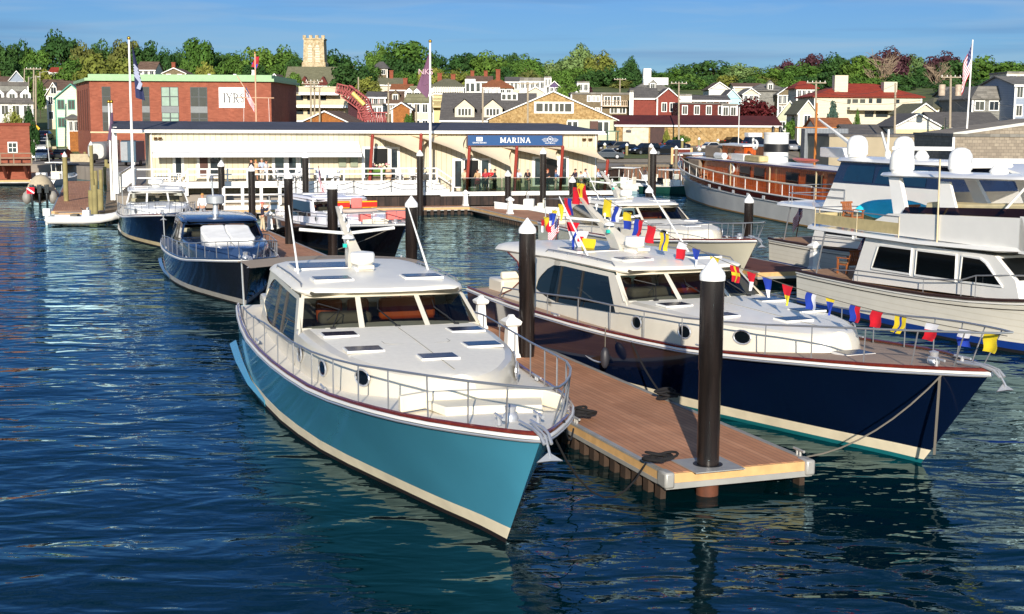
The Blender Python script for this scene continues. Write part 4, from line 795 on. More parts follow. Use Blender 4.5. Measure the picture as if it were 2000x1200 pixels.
# weathered wooden posts on the left
gw = M('greenish_timber', '#8c8256', .85, var=.2, scale=2)
def post(px, pyt, pyb, zb, r, label, grp='wooden posts of the boardwalk', cap=True):
    f = on(px, pyb, zb); t = at(px, pyt, f.y); ro = thing('wooden_post', label, 'post', f, 0, grp)
    b = MB(); b.lathe([(r, -1.5), (r, t.z - f.z)], n=12); b.build('shaft', gw, ro)
    if cap: b = MB(); b.lathe([(r * 1.08, 0), (r * 1.08, .12), (0, .45)], (0, 0, t.z - f.z), 12); b.build('cap', capm, ro)
post(129.5, 307, 393, .6, .2, 'tall greenish wooden post with pointed white cap on the left dock')
post(180, 284, 352, .7, .2, 'tall greenish wooden post beside the silver travel trailer')
for i, (px, a, b_, ww) in enumerate([(179, 372, 408, .22), (186, 362, 409, .2), (196, 370, 400, .24), (181, 350, 366, .2), (187, 334, 352, .2), (197, 332, 353, .2), (205, 326, 345, .2), (208, 312, 340, .2), (213, 320, 340, .2), (218, 322, 345, .2), (666 / 4, 297, 320, .2), (700 / 4, 305, 322, .2)]):
    post(px, a, b_, .9, ww, ['pale square-topped post at the foot of the boardwalk', 'taller yellowish post second at the foot of the boardwalk', 'stout post third at the foot of the boardwalk', 'post with white top behind the foot of the boardwalk', 'roped post on the boardwalk edge, third back', 'roped post on the boardwalk edge, fourth back', 'roped post on the boardwalk edge, fifth back', 'roped post under the porch of the marina building', 'short roped post under the porch of the marina building', 'low roped post nearest the white porch column', 'leaning post beside the concrete blocks by the street', 'short post in front of the silver trailer'][i], cap=False)
# power pedestals
def pedestal(px, py, label, z=.6, s=1.):
    p = on(px, py, z); r = thing('power_pedestal', label, 'pedestal', p, rad(20), 'white power pedestals on the docks')
    b = MB(); b.loft([[(x * w_, y * w_, zz) for x, y in ((-1, -1), (1, -1), (1, 1), (-1, 1))] for zz, w_ in ((0, .19), (.08, .17), (.1, .15), (.75, .115))], closed=True, cap=True); b.build('body', whitep, r, smooth=False)
    b = MB(); b.loft([[(x * w_, y * w_, zz) for x, y in ((-1, -1), (1, -1), (1, 1), (-1, 1))] for zz, w_ in ((.75, .12), (.8, .19), (.88, .21), (.93, .16), (.98, .08), (1.04, .05))], closed=True, cap=True); b.build('lamp_head', whitep, r, smooth=False)
    r.scale = (s, s, s)
pedestal(939, 641, 'white power pedestal behind the teal yacht windscreen, farther of the two on the pier', s=1.05); pedestal(998, 697, 'white power pedestal nearer the thick pile on the pier', s=1.2)
pedestal(909, 402, 'white power pedestal at the corner of the long dock', s=1.2); pedestal(996, 418, 'white power pedestal left of the white skiff', s=1.2); pedestal(1590, 526, 'shaded white power pedestal behind the cream flybridge yacht', s=1.25); pedestal(527, 448, 'white power pedestal beside the man on the pier', s=1.1)
# ropes
ropeb = M('black_rope', '#141214', .9); ropew = M('grey_rope', '#6a645a', .9)
def rope(pts, m, label, r=.022, sag=.25, name='mooring_rope'):
    out = []
    for p, q in zip(pts, pts[1:]):
        p, q = Vector(p), Vector(q)
        for i in range(9): t = i / 8; v = p.lerp(q, t); v.z -= sag * 4 * t * (1 - t); out.append(v)
    o = MB().tube(out, r, 5).build(name, m, base=True); return tag(o, label, 'rope')
nb = lambda a, b, z: loc_b(a, b, z, (9.88, 28.05), 23.5, 1, 1); tb = lambda a, b, z: loc_b(a, b, z, (.495, 21.96), 17, 1, 1)
rope([nb(.8, .5, 2.3), on(1575, 893, .62)], ropew, 'grey mooring rope from the bow of the navy yacht to the pier end', .018, .35)
rope([nb(10.5, 2.75, 1.7), on(1300, 779, .62)], ropeb, 'black spring line from the side of the navy yacht to the pier', .025, .15)
rope([nb(.9, .55, 2.25), nb(.9, .6, .5)], ropew, 'grey rope hanging straight down beside the navy bow', .03, 0)
rope([tb(1.2, -.8, 2.35), on(1120, 838, .62)], ropeb, 'dark rope from the teal bow to the pier cleat', .022, .3)
rope([tb(.9, -.5, 2.2), on(1262, 905, .62)], ropeb, 'slack dark rope hanging between the teal bow and the pier corner', .02, .9)
rope([on(1512, 470, 1.2), on(1570, 500, .65)], ropeb, 'dark rope from the cream hulled yacht to the shaded dock', .03, .3)
rope([loc_b(.8, .3, 2.25, (-5.6, 72.3), 26, .83, .84), (-9.5, 71.5, .6)], ropew, 'thin rope slanting down the black hull to the pier', .02, .1)
def coil(p, label):
    b = MB(); rnd = random.Random(p.x)
    for k in range(7):
        c = Vector((rnd.uniform(-.16, .16), rnd.uniform(-.2, .2), .06 + .02 * k)); rr = rnd.uniform(.12, .24); tl = rnd.uniform(-.5, .5)
        b.tube([c + Vector((rr * math.cos(t), rr * math.sin(t) * .7, rr * tl * math.sin(t + 1) * .6 + .04)) for t in [2 * math.pi * i / 12 for i in range(12)]], .028, 5, closed=True)
    tag(b.build('rope_coil', ropeb, loc=p), label, 'rope', 'rope coils on the pier')
coil(on(1137, 818, .62), 'black rope coil on the left pier edge beside the teal bow'); coil(on(1288, 908, .62), 'black rope coil at the near left corner of the pier'); coil(on(1303, 781, .62), 'black rope coil on the right pier edge under the navy hull')
def cleat(p, rz, label):
    b = MB(); b.tube([(-.06, 0, 0), (-.06, 0, .1)], .03, 6); b.tube([(.06, 0, 0), (.06, 0, .1)], .03, 6); b.tube([(-.2, 0, .11), (.2, 0, .11)], .03, 6)
    tag(b.build('dock_cleat', alu, loc=p, rz=rz), label, 'cleat', 'dock cleats')
cleat(on(1560, 889, .61), rad(110), 'grey cleat at the near right corner of the pier'); cleat(on(1125, 826, .61), rad(110), 'grey cleat at the left pier edge beside the teal bow')
# fender between navy yacht and pier
f = nb(11.6, 2.93, 0); r = thing('fender', 'dark fender hanging on the side of the navy yacht above the pier', 'fender', (f.x, f.y, .75))
b = MB(); b.ball((0, 0, .25), (.13, .13, .3), 12); b.build('bumper', M('grey_fender', '#2f2f36', .5), r); b = MB(); b.tube([(0, 0, .55), (0, 0, 1.1)], .015, 5); b.build('line', ropew, r)
# port light low on the navy hull
b = MB(); b.rbox((12.6, 2.685, .92), (1.5, .04, .34)); o = b.build('hull_window', dkglass, navy, bevel=.0); b = MB(); b.tube([(12.6 + .78 * math.cos(t), 2.70, .92 + .2 * math.sin(t)) for t in [2 * math.pi * i / 18 for i in range(18)]], .03, 5, closed=True); b.build('window_rim', steel, o)
# ================================================================ SIGNAL FLAGS
cl_ = {k: M('flag_' + k, v, .85, var=.06) for k, v in dict(r='#d8122a', y='#f0d428', b='#1d3fae', w='#ecebf0', k='#101018').items()}
def flag_mesh(pat, w_, h_, seed):
    """pat: function (u,v)->colour key; hangs along local X, blown along -Z with folds"""
    rr = random.Random(seed); b = MB(); n = 10; keys = 'rybwk'; ph = rr.uniform(0, 6); sl = rr.uniform(-.5, .5); V = []
    for j in range(n + 1):
        for i in range(n + 1):
            u, v = i / n, j / n
            if pat[1]: x = (u - .5) * w_ * (1 - v * .92) + sl * v * h_ * .5
            else: x = (u - .5) * w_ * (1 - .1 * v * u) + (sl - .35) * v * h_ * .7 + .04 * math.sin(6 * v + ph)
            V.append((x, .03 * math.sin(5 * u + ph + 3 * v) * v + .05 * v * h_, -v * h_))
    for j in range(n):
        for i in range(n): b.add([V[j * (n + 1) + i], V[j * (n + 1) + i + 1], V[(j + 1) * (n + 1) + i + 1], V[(j + 1) * (n + 1) + i]], [(0, 1, 2, 3)], keys.index(pat[0]((i + .5) / n, (j + .5) / n)))
    return b
PT = {'yellow': (lambda u, v: 'y', 0), 'yellow pennant': (lambda u, v: 'y', 1), 'red': (lambda u, v: 'r', 0), 'yellow and blue': (lambda u, v: 'y' if v < .5 else 'b', 0), 'blue and red': (lambda u, v: 'b' if u < .5 else 'r', 0), 'blue and yellow striped': (lambda u, v: 'b' if .35 < u < .65 else 'y', 0),
      'white and red': (lambda u, v: 'w' if v < .45 else 'r', 0), 'white and blue': (lambda u, v: 'w' if v < .5 else 'b', 0), 'blue and white pennant': (lambda u, v: 'b' if v < .6 else 'w', 1), 'red and yellow': (lambda u, v: 'y' if u > v else 'r', 0), 'red with yellow cross': (lambda u, v: 'y' if abs(u - .5) < .14 or abs(v - .5) < .14 else 'r', 0), 'red and white pennant': (lambda u, v: 'r' if v < .5 else 'w', 1), 'red and yellow pennant': (lambda u, v: 'r' if v < .5 else 'y', 1), 'white with blue edge': (lambda u, v: 'b' if u < .2 else ('r' if abs(u - .6) < .16 and abs(v - .45) < .14 else 'w'), 0), 'yellow blue pennant': (lambda u, v: 'y' if v < .25 else 'b', 1), 'blue and white': (lambda u, v: 'w' if u > .55 else 'b', 0)}
top_ = nb(18.6, 0, 5.0); stern = nb(22.6, 0, 2.6); bowp = nb(-.4, 0, 3.2)
def wire(p, q, t, sag): v = Vector(p).lerp(Vector(q), t); v.z -= sag * 4 * t * (1 - t); return v
def dressing(p, q, sag, flags, line_label, where):
    o = MB().tube([wire(p, q, i / 24, sag) for i in range(25)], .01, 4).build('flag_line', ropew, base=True); tag(o, line_label, 'line')
    d = (Vector(q) - Vector(p)); rz = math.atan2(d.y, d.x); cnt = {}
    for i, (t, k, s) in enumerate(flags):
        if t > 1:      # given as a photo column: find that spot along the wire
            lo_, hi_ = 0., 1.
            for _ in range(20):
                md = (lo_ + hi_) / 2; v_ = wire(p, q, md, sag) - Vector((0, 0, HC)); lo_, hi_ = (md, hi_) if 1000 + F_PX * v_.dot(rt) / v_.dot(fw) < t else (lo_, md)
            t = lo_
        w_, h_ = (.5, .5) if not PT[k][1] else (.5, .56)
        b = flag_mesh(PT[k], w_ * s, h_ * s, i * 7 + len(flags))
        o = b.build('signal_flag', [cl_[c] for c in 'rybwk'], loc=wire(p, q, t, sag), rz=rz, ang=3)
        tag(o, '%s signal flag %s' % (k, where(i, k)), 'flag', 'signal flags dressing the navy yacht')
mastpt = nb(19.1, 0, 5.45)
m_ = MB(); m_.tube([(0, 0, 0), (0, 0, .55)], .02, 5); 
fw_flags = [(1186, 'yellow', 1.1), (1207, 'blue and white', 1), (1226, 'yellow and blue', 1.05), (1250, 'blue and red', 1.05), (1272, 'red', 1.05), (1298, 'blue and yellow striped', 1.05), (1334, 'white and red', 1), (1360, 'blue and white pennant', .9), (1396, 'yellow pennant', 1), (1436, 'red with yellow cross', .9), (1468, 'red and white pennant', .9), (1498, 'blue and white pennant', .9), (1538, 'red and yellow pennant', .95),
            (1585, 'blue and white', .85), (1622, 'yellow blue pennant', .75), (1672, 'blue and red', .8), (1714, 'red', .8), (1762, 'blue and yellow striped', .8), (1824, 'white and red', .8), (1882, 'white and blue', .75), (1938, 'yellow', .8)]
wf = ['beside the mast head', 'just below the yellow flag at the mast head', 'over the radar mast foot', 'right of the yellow and blue flag on the line', 'blown out above the radar arm', 'diagonally striped, over the cabin roof', 'over the far roof edge of the navy yacht', 'over the cream hull behind the navy yacht', 'straight above the thick pier pile', 'above the navy windscreen corner', 'right of the red flag with a yellow cross', 'between red pennants above the dark dock', 'lowest over the dark dock, before the cream flybridge yacht',
      'in front of the cream flybridge yacht stern', 'small, before the cream flybridge hull', 'over the far rail of the navy foredeck', 'swallow tailed, over the navy foredeck', 'over the navy foredeck right of the swallow tailed one', 'near the navy bow rail', 'next to last before the navy bow', 'last one at the tip of the navy bow rail']
dressing(mastpt, bowp, .75, fw_flags, 'thin white line of signal flags from the navy mast down to its bow', lambda i, k: wf[i])
aft = [(.1, 'red', 1.1), (.02, 'red and yellow', 1.3), (.32, 'blue and red', 1.1), (.46, 'yellow pennant', 1.0), (.62, 'yellow blue pennant', .9), (.7, 'blue and white pennant', .8), (.82, 'red and yellow', 1.0), (.9, 'red and white pennant', .8)]
wa = ['on the aft line just left of the mast head', 'bunched at the very top of the navy mast', 'on the aft line over the white skiff', 'on the aft line above the small flag', 'drooping on the aft line below the mast', 'small, on the aft line above the roof', 'on the aft line beside the pile cap', 'behind the pile cap, end of the aft line']
dressing(mastpt, nb(22.4, 0, 3.9), .1, aft, 'thin white line of signal flags from the navy mast toward its stern', lambda i, k: wa[i])
for t, k, lb in ((.45, 'white with blue edge', 'white flag with blue edge and red mark flying low over the navy roof'), (.72, 'yellow', 'creased yellow flag just above the radar dome of the navy yacht'), (.15, 'red and white pennant', 'red and white pennant hanging under the spreader of the navy mast')):
    p = nb(17.55, 1.2, 4.4).lerp(nb(16.2, .9, 3.6), t); o = flag_mesh(PT[k], .62, .58, int(t * 100)).build('signal_flag', [cl_[c] for c in 'rybwk'], loc=p, rz=rad(-50), ang=3); tag(o, lb, 'flag', 'flags on the halyard of the navy mast')
# ---------------------------------------------------------------- stars and stripes, ensigns, burgees
def us_flag(name, p, rz, w_, h_, label, staff=None, droop=.5, lean=0., grp=None):
    r = thing(name, label, 'flag', p, rz, grp); b = MB(); nu, nv = 14, 13; V = []
    for j in range(nv + 1):
        for i in range(nu + 1):
            u, v = i / nu, j / nv; V.append((w_ * u * (1 - droop * .75), .1 * w_ * math.sin(7 * u + v * 2) * u, -h_ * v - droop * w_ * u * .85))
    for j in range(nv):
        for i in range(nu):
            can = i < 6 and j < 7; mi = (3 if (i + j) % 2 and j % 2 == 0 else 2) if can else (0 if j % 2 == 0 else 1)
            q = [V[j * (nu + 1) + i], V[j * (nu + 1) + i + 1], V[(j + 1) * (nu + 1) + i + 1], V[(j + 1) * (nu + 1) + i]]; b.add(q, [(0, 1, 2, 3)], mi)
    b.build('cloth', [M('flag_crimson', '#b3152c', .85), cl_['w'], M('flag_navy', '#16204e', .85), M('flag_star', '#6f78a0', .85)], r, ang=3)
    if staff: b = MB(); b.tube([(-lean, 0, -staff), (.0, 0, .05)], .025, 6); b.build('staff', mahog, r)
    return r
us_flag('ensign', nb(22.3, .4, 3.45), rad(200), 1.1, .75, 'striped ensign drooping from a varnished staff at the navy stern', 1.9, .75, .35)
us_flag('ensign', wl(o_r2, 20, -.3, -.2, 3.3), rad(150), 1.3, .8, 'striped ensign on the stern of the second flybridge yacht', 1.9, .85, -.3)
us_flag('ensign', wl(o_rn, 20, -.4, 1.2, 2.9), rad(170), 1.2, .8, 'shaded ensign on the stern of the front flybridge yacht', 1.8, .9, -.2)
us_flag('ensign', at(1092, 424, 74), rad(170), 1.2, .8, 'striped ensign at the stern of the cream hulled yacht', 1.6, .7, -.2)
us_flag('ensign', at(622, 326, 88), rad(-40), 1.6, .9, 'dark furled flag on a leaning pole above the black hulled yacht', 3.6, .95, -.9)
# white fender flag by the shaded dock
# ================================================================ QUAY AND MARINA BUILDING
MA = rad(16); MO = Vector((-5.8, 110.5, 0)); ux = Vector((math.cos(MA), math.sin(MA), 0)); uy = Vector((-math.sin(MA), math.cos(MA), 0))
def ml(px, py, dy):
    """photo point -> (x, z) on the plane dy metres behind the quay edge"""
    d = ray(px, py); o = MO + uy * dy; C = Vector((0, 0, HC)); t = (o - C).dot(uy) / d.dot(uy); P_ = C + d * t; return ((P_ - MO).dot(ux), P_.z)
mx = lambda px, dy, py=300: ml(px, py, dy)[0]
def mw(x, dy, z=0.): return Vector((MO.x, MO.y, 0)) + ux * x + uy * dy + Vector((0, 0, z))
def mroot(name, label, cat, x, dy, z=0., group=None): return thing(name, label, cat, mw(x, dy, z), MA, group)
# land behind the quay wall (building plot, car park, street apron)
paving = M('quay_paving', '#8a8278', .9, var=.2, scale=.5); b = MB()
xl, xr = mx(228, 0), mx(1216, 0)
poly = [mw(xl, .6), mw(xr, .6), mw(xr + 1, 20), Vector((14, 176, 0)), Vector((46, 178, 0)), Vector((49, 146, 0)), Vector((140, 132, 0)), Vector((140, 232, 0)), Vector((-140, 232, 0)), Vector((-140, 178, 0)), Vector((-56, 172, 0)), Vector((-47, 160, 0))]
b.ext([(p.x, p.y, QZ - .12) for p in poly], (0, 0, -4)); b.build('quay', paving, smooth=False)['kind'] = 'structure'
# timber bulkhead under the edge
blk = M('bulkhead_timber', '#33251f', .75, var=.55, scale=1.6, tex='siding', ts=(.5, 0), col2='#1d1512', bump=.4)
r = mroot('quay_wall', 'dark streaked timber bulkhead with white coping under the marina terrace', 'quay wall', 0, 0)
x0 = mx(560, 0)
q = MB(); q.box(x0, xr, .0, .5, -1.5, QZ - .35); q.build('planking', blk, r, smooth=False)
for i in range(int((xr - x0) / 1.1)): q = MB(); q.box(x0 + i * 1.1, x0 + .28 + i * 1.1, -.12, -.002, -1.5, QZ - .38); q.build('fender_pile', M('bulkhead_pile', '#241a16', .8, var=.4, scale=3), r, smooth=False)
q = MB(); q.box(mx(860, 0), xr, -.15, .6, QZ - .34, QZ - .02); q.box(x0, mx(860, 0), -.13, .6, QZ - .24, QZ - .02); q.build('coping', whitep, r, smooth=False)
rw = thing('quay_wall', 'corrugated rusty bulkhead behind the small boats, below the parked cars', 'quay wall', mw(xr + 1, 20))
pts = [mw(xr + .1, .6), mw(xr + 1, 20), Vector((14, 176, 0)), Vector((46, 178, 0)), Vector((49, 146, 0))]
q = MB()
for a, c in zip(pts, pts[1:]):
    n = max(2, int((c - a).length / .5)); nn = Vector((c - a)).normalized(); nrm = Vector((nn.y, -nn.x, 0))
    for i in range(n):
        p0 = a.lerp(c, i / n); p1 = a.lerp(c, (i + .5) / n); p2 = a.lerp(c, (i + 1) / n); o_ = nrm * .12
        for e, f in ((p0 + o_, p1 + o_), (p1 - o_ * 0, p2 - o_ * 0)): q.quad(*[tuple(v - rw.location + Vector((0, 0, z))) for v, z in ((e, -1), (f, -1), (f, QZ), (e, QZ))])
q.build('sheet_piling', M('rusty_piling', '#7b4f36', .85, var=.45, scale=1), rw, smooth=False)
q = MB()
for a, c in zip(pts, pts[1:]): q.tube([a - rw.location + Vector((0, 0, QZ)), c - rw.location + Vector((0, 0, QZ))], .22, 6)
q.build('cap_timber', wood, rw)
# ---------------------------------------------------------------- building shell
side = M('cream_board', '#cbc0a8', .7, tex='siding', ts=(.42, 0), col2='#b4a88c', var=.12, scale=.7); trim = M('white_trim', '#efeeea', .45, var=.03)
roofs = M('slate_shingle', '#4d4f5b', .8, tex='plank', ts=(1.0, .3), col2='#42444f', var=.15, scale=.6)
WD, BD = 3.0, 16.
wx0, wx1 = mx(293, WD), mx(1166, WD); ez = (ml(400, 260, WD)[1] + ml(1000, 255.5, WD)[1]) / 2
B = mroot('marina_building', 'long low cream boarded marina building with dark roof and blue sign', 'building', 0, 0)
q = MB(); q.box(wx0, wx1, WD, WD + BD, QZ - .1, ez); q.build('wall', side, B, smooth=False)
rz_ = ml(640, 241, WD + 7)[1] + .1; hx = mx(1088, WD + 7, 240); rx0 = mx(218, WD - .4, 262)
q = MB(); E0, E1 = WD - .5, WD + 15
q.add([(rx0, E0, ez + .12), (wx1 + .5, E0, ez + .12), (hx, WD + 7, rz_), (rx0, WD + 7, rz_), (wx1 + .5, E1, ez + .1), (rx0, E1, ez + .1)], [(0, 1, 2, 3), (1, 4, 2), (3, 2, 4, 5)]); q.build('roof', roofs, B, smooth=False)
q = MB(); q.box(rx0, wx1 + .5, E0 - .08, E0 + .1, ez - .12, ez + .11); q.box(wx1 + .35, wx1 + .53, E0, E1, ez - .12, ez + .1); q.build('fascia', trim, B, smooth=False)
q = MB(); q.box(rx0, wx1 + .5, E0 + .1, WD - .01, ez - .06, ez + .02); q.build('soffit', trim, B, smooth=False)
# porch gable at the left end
gxa = rx0; q = MB()
q.ext([(gxa, E0 - .1, ez - .1), (gxa, E0 - .1, ez + .14), (gxa, E0 + 3.5, ez + .62), (gxa, E0 + 7, ez + .14), (gxa, E0 + 7, ez - .1), (gxa, E0 + 3.5, ez + .36)], (.2, 0, 0)); q.build('porch_gable', trim, B, smooth=False)
q = MB(); q.add([(gxa, E0 - .1, ez + .16), (gxa, E0 + 3.5, ez + .68), (gxa + 6, WD + 7, rz_ + .02), (gxa + 6, E0, ez + .15)], [(0, 3, 2, 1)]); q.add([(gxa, E0 + 3.5, ez + .68), (gxa, E0 + 7, ez + .16), (gxa + 6, WD + 7, rz_ + .02)], [(0, 2, 1)]); q.build('porch_roof', roofs, B, smooth=False)
for dy in (WD + .2, WD + 5.5): q = MB(); q.box(gxa + .1, gxa + .38, dy, dy + .28, QZ - .1, ez + .3); q.build('porch_column', trim, B, smooth=False)
# white canvas awning over the upper deck
ax0, ax1 = mx(297, WD), mx(700, WD); z1, z0 = ml(500, 276, WD)[1], ml(500, 301, WD - 1.6)[1]
aw = mroot('awning', 'long white canvas awning over the upper deck doors of the marina', 'awning', 0, 0)
q = MB(); q.loft([[(x, WD - .02, z1), (x, WD - 1.6, z0 + .1), (x, WD - 1.62, z0 - .25)] for x in (ax0, ax1)]); q.add([(ax1, WD - .02, z1), (ax1, WD - 1.6, z0 + .1), (ax1, WD - .02, z0 + .1)], [(0, 1, 2)]); q.build('canvas', M('white_canvas', '#e6e8ec', .8, var=.02), aw, smooth=False)
q = MB(); [q.tube([(x, WD, z0 + .1), (x, WD - 1.6, z0 + .1)], .03, 5) for x in (ax0 + .1, ax1 - .1)]; q.tube([(ax0, WD - 1.6, z0 + .08), (ax1, WD - 1.6, z0 + .08)], .035, 5); q.build('frame', alu, aw)
# doors and windows by their place in the facade
wglass = M('window_glass', '#2f373c', .06, var=.2, spec=.8); brown = M('brown_door', '#4a2418', .5)
def opening(px0, px1, py0, py1, kind, name='window', n=1, dark=None):
    xa, za = ml(px0, py1, WD); xb, zb = ml(px1, py0, WD); r_ = MB(); r_.box(xa - .12, xb + .12, WD - .06, WD - .001, za, zb + .12, 0)
    w_ = (xb - xa) / n
    for i in range(n): r_.box(xa + i * w_ + .1, xa + (i + 1) * w_ - .1, WD - .09, WD - .061, za + .12, zb - .06, 1)
    return r_.build(name, [trim, dark or wglass], B, smooth=False)
opening(341, 356, 302, 346, 0, 'window'); opening(388, 408, 304, 348, 0, 'door', 1, brown); opening(409, 433, 303, 348, 0, 'door', 1)
opening(535, 556, 302, 352, 0, 'door'); opening(562, 580, 302, 352, 0, 'door'); opening(585, 602, 302, 352, 0, 'door')
opening(710, 727, 290, 350, 0, 'window'); opening(728, 759, 289, 350, 0, 'sliding_door', 1, M('dark_interior', '#15100f', .3)); opening(762, 778, 290, 350, 0, 'window')
opening(886, 903, 313, 368, 0, 'sliding_door'); opening(905, 936, 312, 368, 0, 'sliding_door', 1, _M['dark_interior']); opening(938, 956, 312, 368, 0, 'sliding_door')
opening(1042, 1058, 309, 364, 0, 'sliding_door'); opening(1062, 1090, 309, 364, 0, 'sliding_door', 1, _M['dark_interior']); opening(1094, 1108, 308, 364, 0, 'sliding_door')
for a, c in ((661, 675), (684, 698)): xa, za = ml(a, 326, WD); xb, zb = ml(c, 306, WD); q = MB(); q.box(xa, xb, WD - .2, WD - .001, za, zb); q.build('meter_box', M('sage_metal', '#8d9680', .5), B, smooth=False)
for px, py in ((303, 271), (312, 271), (313, 304), (440, 304), (533, 304), (609, 303), (1140, 273), (1152, 273)):
    x, z = ml(px, py, WD - .1); q = MB(); q.rbox((x, WD - .12, z), (.22, .25, .2)); q.tube([(x, WD - .2, z), (x + .12, WD - .35, z + .05)], .07, 6); q.build('flood_lamp', M('bronze', '#5a3d20', .4, metal=.6), B)
q = MB(); x = mx(296, WD); q.tube([(x, WD - .06, ez - .1), (x, WD - .06, QZ)], .05, 6); q.build('downpipe', trim, B); q = MB(); x = wx1 - .15; q.tube([(x, WD - .06, ez - .1), (x, WD - .06, QZ)], .05, 6); q.build('downpipe', trim, B)
# sign
def glyph(ch):
    I = lambda x: [((x, 0), (x, 1), .16), ((x - .18, .03), (x + .18, .03), .07), ((x - .18, .97), (x + .18, .97), .07)]
    return {'I': (I(.2), .4), 'M': (I(.15) + I(1.0) + [((.2, .97), (.57, .12), .13), ((.95, .97), (.57, .12), .13)], 1.15),
            'A': ([((.12, 0), (.5, 1), .1), ((.88, 0), (.5, 1), .16), ((.28, .36), (.74, .36), .08), ((-.05, .03), (.28, .03), .07), ((.7, .03), (1.05, .03), .07)], 1.0),
            'R': (I(.2) + [((.2, .96), (.6, .93), .08), ((.6, .93), (.74, .76), .13), ((.74, .76), (.6, .52), .13), ((.6, .52), (.2, .5), .08), ((.45, .5), (.85, 0), .14), ((.76, .03), (.98, .03), .07)], .98),
            'N': ([((.2, 0), (.2, 1), .09), ((.85, 0), (.85, 1), .09), ((.18, 1), (.85, 0), .15), ((.02, .03), (.38, .03), .07), ((.66, .97), (1.02, .97), .07), ((.02, .97), (.2, .97), .07)], 1.05),
            'Y': ([((.45, 0), (.45, .48), .15), ((.45, .46), (.08, 1), .14), ((.45, .46), (.82, 1), .09), ((.27, .03), (.63, .03), .07), ((-.05, .97), (.22, .97), .07), ((.68, .97), (.95, .97), .07)], .9),
            'S': ([((.62, .8), (.48, .95), .09), ((.48, .95), (.22, .92), .1), ((.22, .92), (.14, .72), .13), ((.14, .72), (.56, .36), .14), ((.56, .36), (.58, .14), .13), ((.58, .14), (.4, .04), .1), ((.4, .04), (.1, .16), .09)], .72), '.': ([((.1, .5), (.1, .58), .12)], .25)}[ch]
def lettering(text, x, y, z, h, parent, mat, sp=.12, sq=1.):
    b = MB(); cx = 0.
    for ch in text:
        st, w_ = glyph(ch)
        for k, (p, q_, t) in enumerate(st):
            a, c = Vector((cx + p[0], 0, p[1])), Vector((cx + q_[0], 0, q_[1])); d = (c - a).normalized(); n = Vector((-d.z, 0, d.x)) * t * .58; yy = -.004 * (k % 5)
            b.ext([a + n + Vector((0, yy, 0)), a - n + Vector((0, yy, 0)), c - n + Vector((0, yy, 0)), c + n + Vector((0, yy, 0))], (0, -.06, 0))
        cx += w_ + sp
    W_ = cx - sp; b.v = [(x + (v[0] - W_ / 2) * h * sq, y + v[1] * .3, z + v[2] * h) for v in b.v]
    return b.build('lettering', mat, parent, smooth=False)
def bfont(text, size, parent, mat, loc, rot=(rad(90), 0, 0)):
    cu = bpy.data.curves.new('lettering', 'FONT'); cu.body = text; cu.size = size; cu.align_x = 'CENTER'; cu.align_y = 'CENTER'; cu.extrude = .01; to = bpy.data.objects.new('lettering', cu); COL.objects.link(to)
    me = bpy.data.meshes.new_from_object(to.evaluated_get(bpy.context.evaluated_depsgraph_get())); bpy.data.objects.remove(to); me.materials.clear(); me.materials.append(mat)
    o = bpy.data.objects.new('lettering', me); COL.objects.link(o); o.parent = parent; o.location = loc; o.rotation_euler = rot; return o
sx0, sz0 = ml(912.5, 285, WD - .3); sx1, sz1 = ml(1099, 264, WD - .3); sg = mroot('sign_board', 'long blue sign board lettered in white on the marina front', 'sign', (sx0 + sx1) / 2, WD - .3, (sz0 + sz1) / 2)
hw, hh = (sx1 - sx0) / 2, (sz1 - sz0) / 2; q = MB(); q.box(-hw, hw, 0, .28, -hh, hh); q.build('board', M('sign_blue', '#1f4a7d', .45, var=.04), sg, smooth=False)
lw = M('sign_white', '#f4f4f2', .5); lettering('MARINA', 0, -.01, -.2, .42, sg, lw)
for x, z, w_, h_ in ((0, hh, hw * 2 + .1, .05), (0, -hh, hw * 2 + .1, .05), (hw, 0, .05, hh * 2), (-hw, 0, .05, hh * 2)): q = MB(); q.rbox((x, -.02, z), (w_, .07, h_)); q.build('sign_edge', M('brown_edge', '#5b3c34', .5), sg, smooth=False)
lx = -hw + (936 - 912.5) / 186.5 * hw * 2; q = MB(); q.rbox((lx, -.02, .09), (.52, .03, .34)); q.build('emblem', lw, sg, bevel=.05, smooth=False); bfont('GB', .26, sg, _M['sign_blue'], (lx, -.045, .09)); bfont('GRAND BANKS', .17, sg, lw, (lx, -.012, -.21))
rx_ = -hw + (1074 - 912.5) / 186.5 * hw * 2; bfont('PALM BEACH', .15, sg, lw, (rx_, -.012, -.24)); bfont('PB', .24, sg, lw, (rx_, -.012, .08))
q = MB(); q.tube([(rx_ + .22 * math.cos(t), -.015, .08 + .22 * math.sin(t)) for t in [i * math.pi / 8 for i in range(16)]], .018, 4, closed=True)
for s in (1, -1):
    for k in range(4): q.tube([(rx_ + s * .22, -.012, .16 - k * .07), (rx_ + s * (.45 - k * .02), -.012, .18 - k * .09), (rx_ + s * (.72 - k * .05), -.012, .04 - k * .045)], .013, 4)
q.build('emblem', lw, sg)
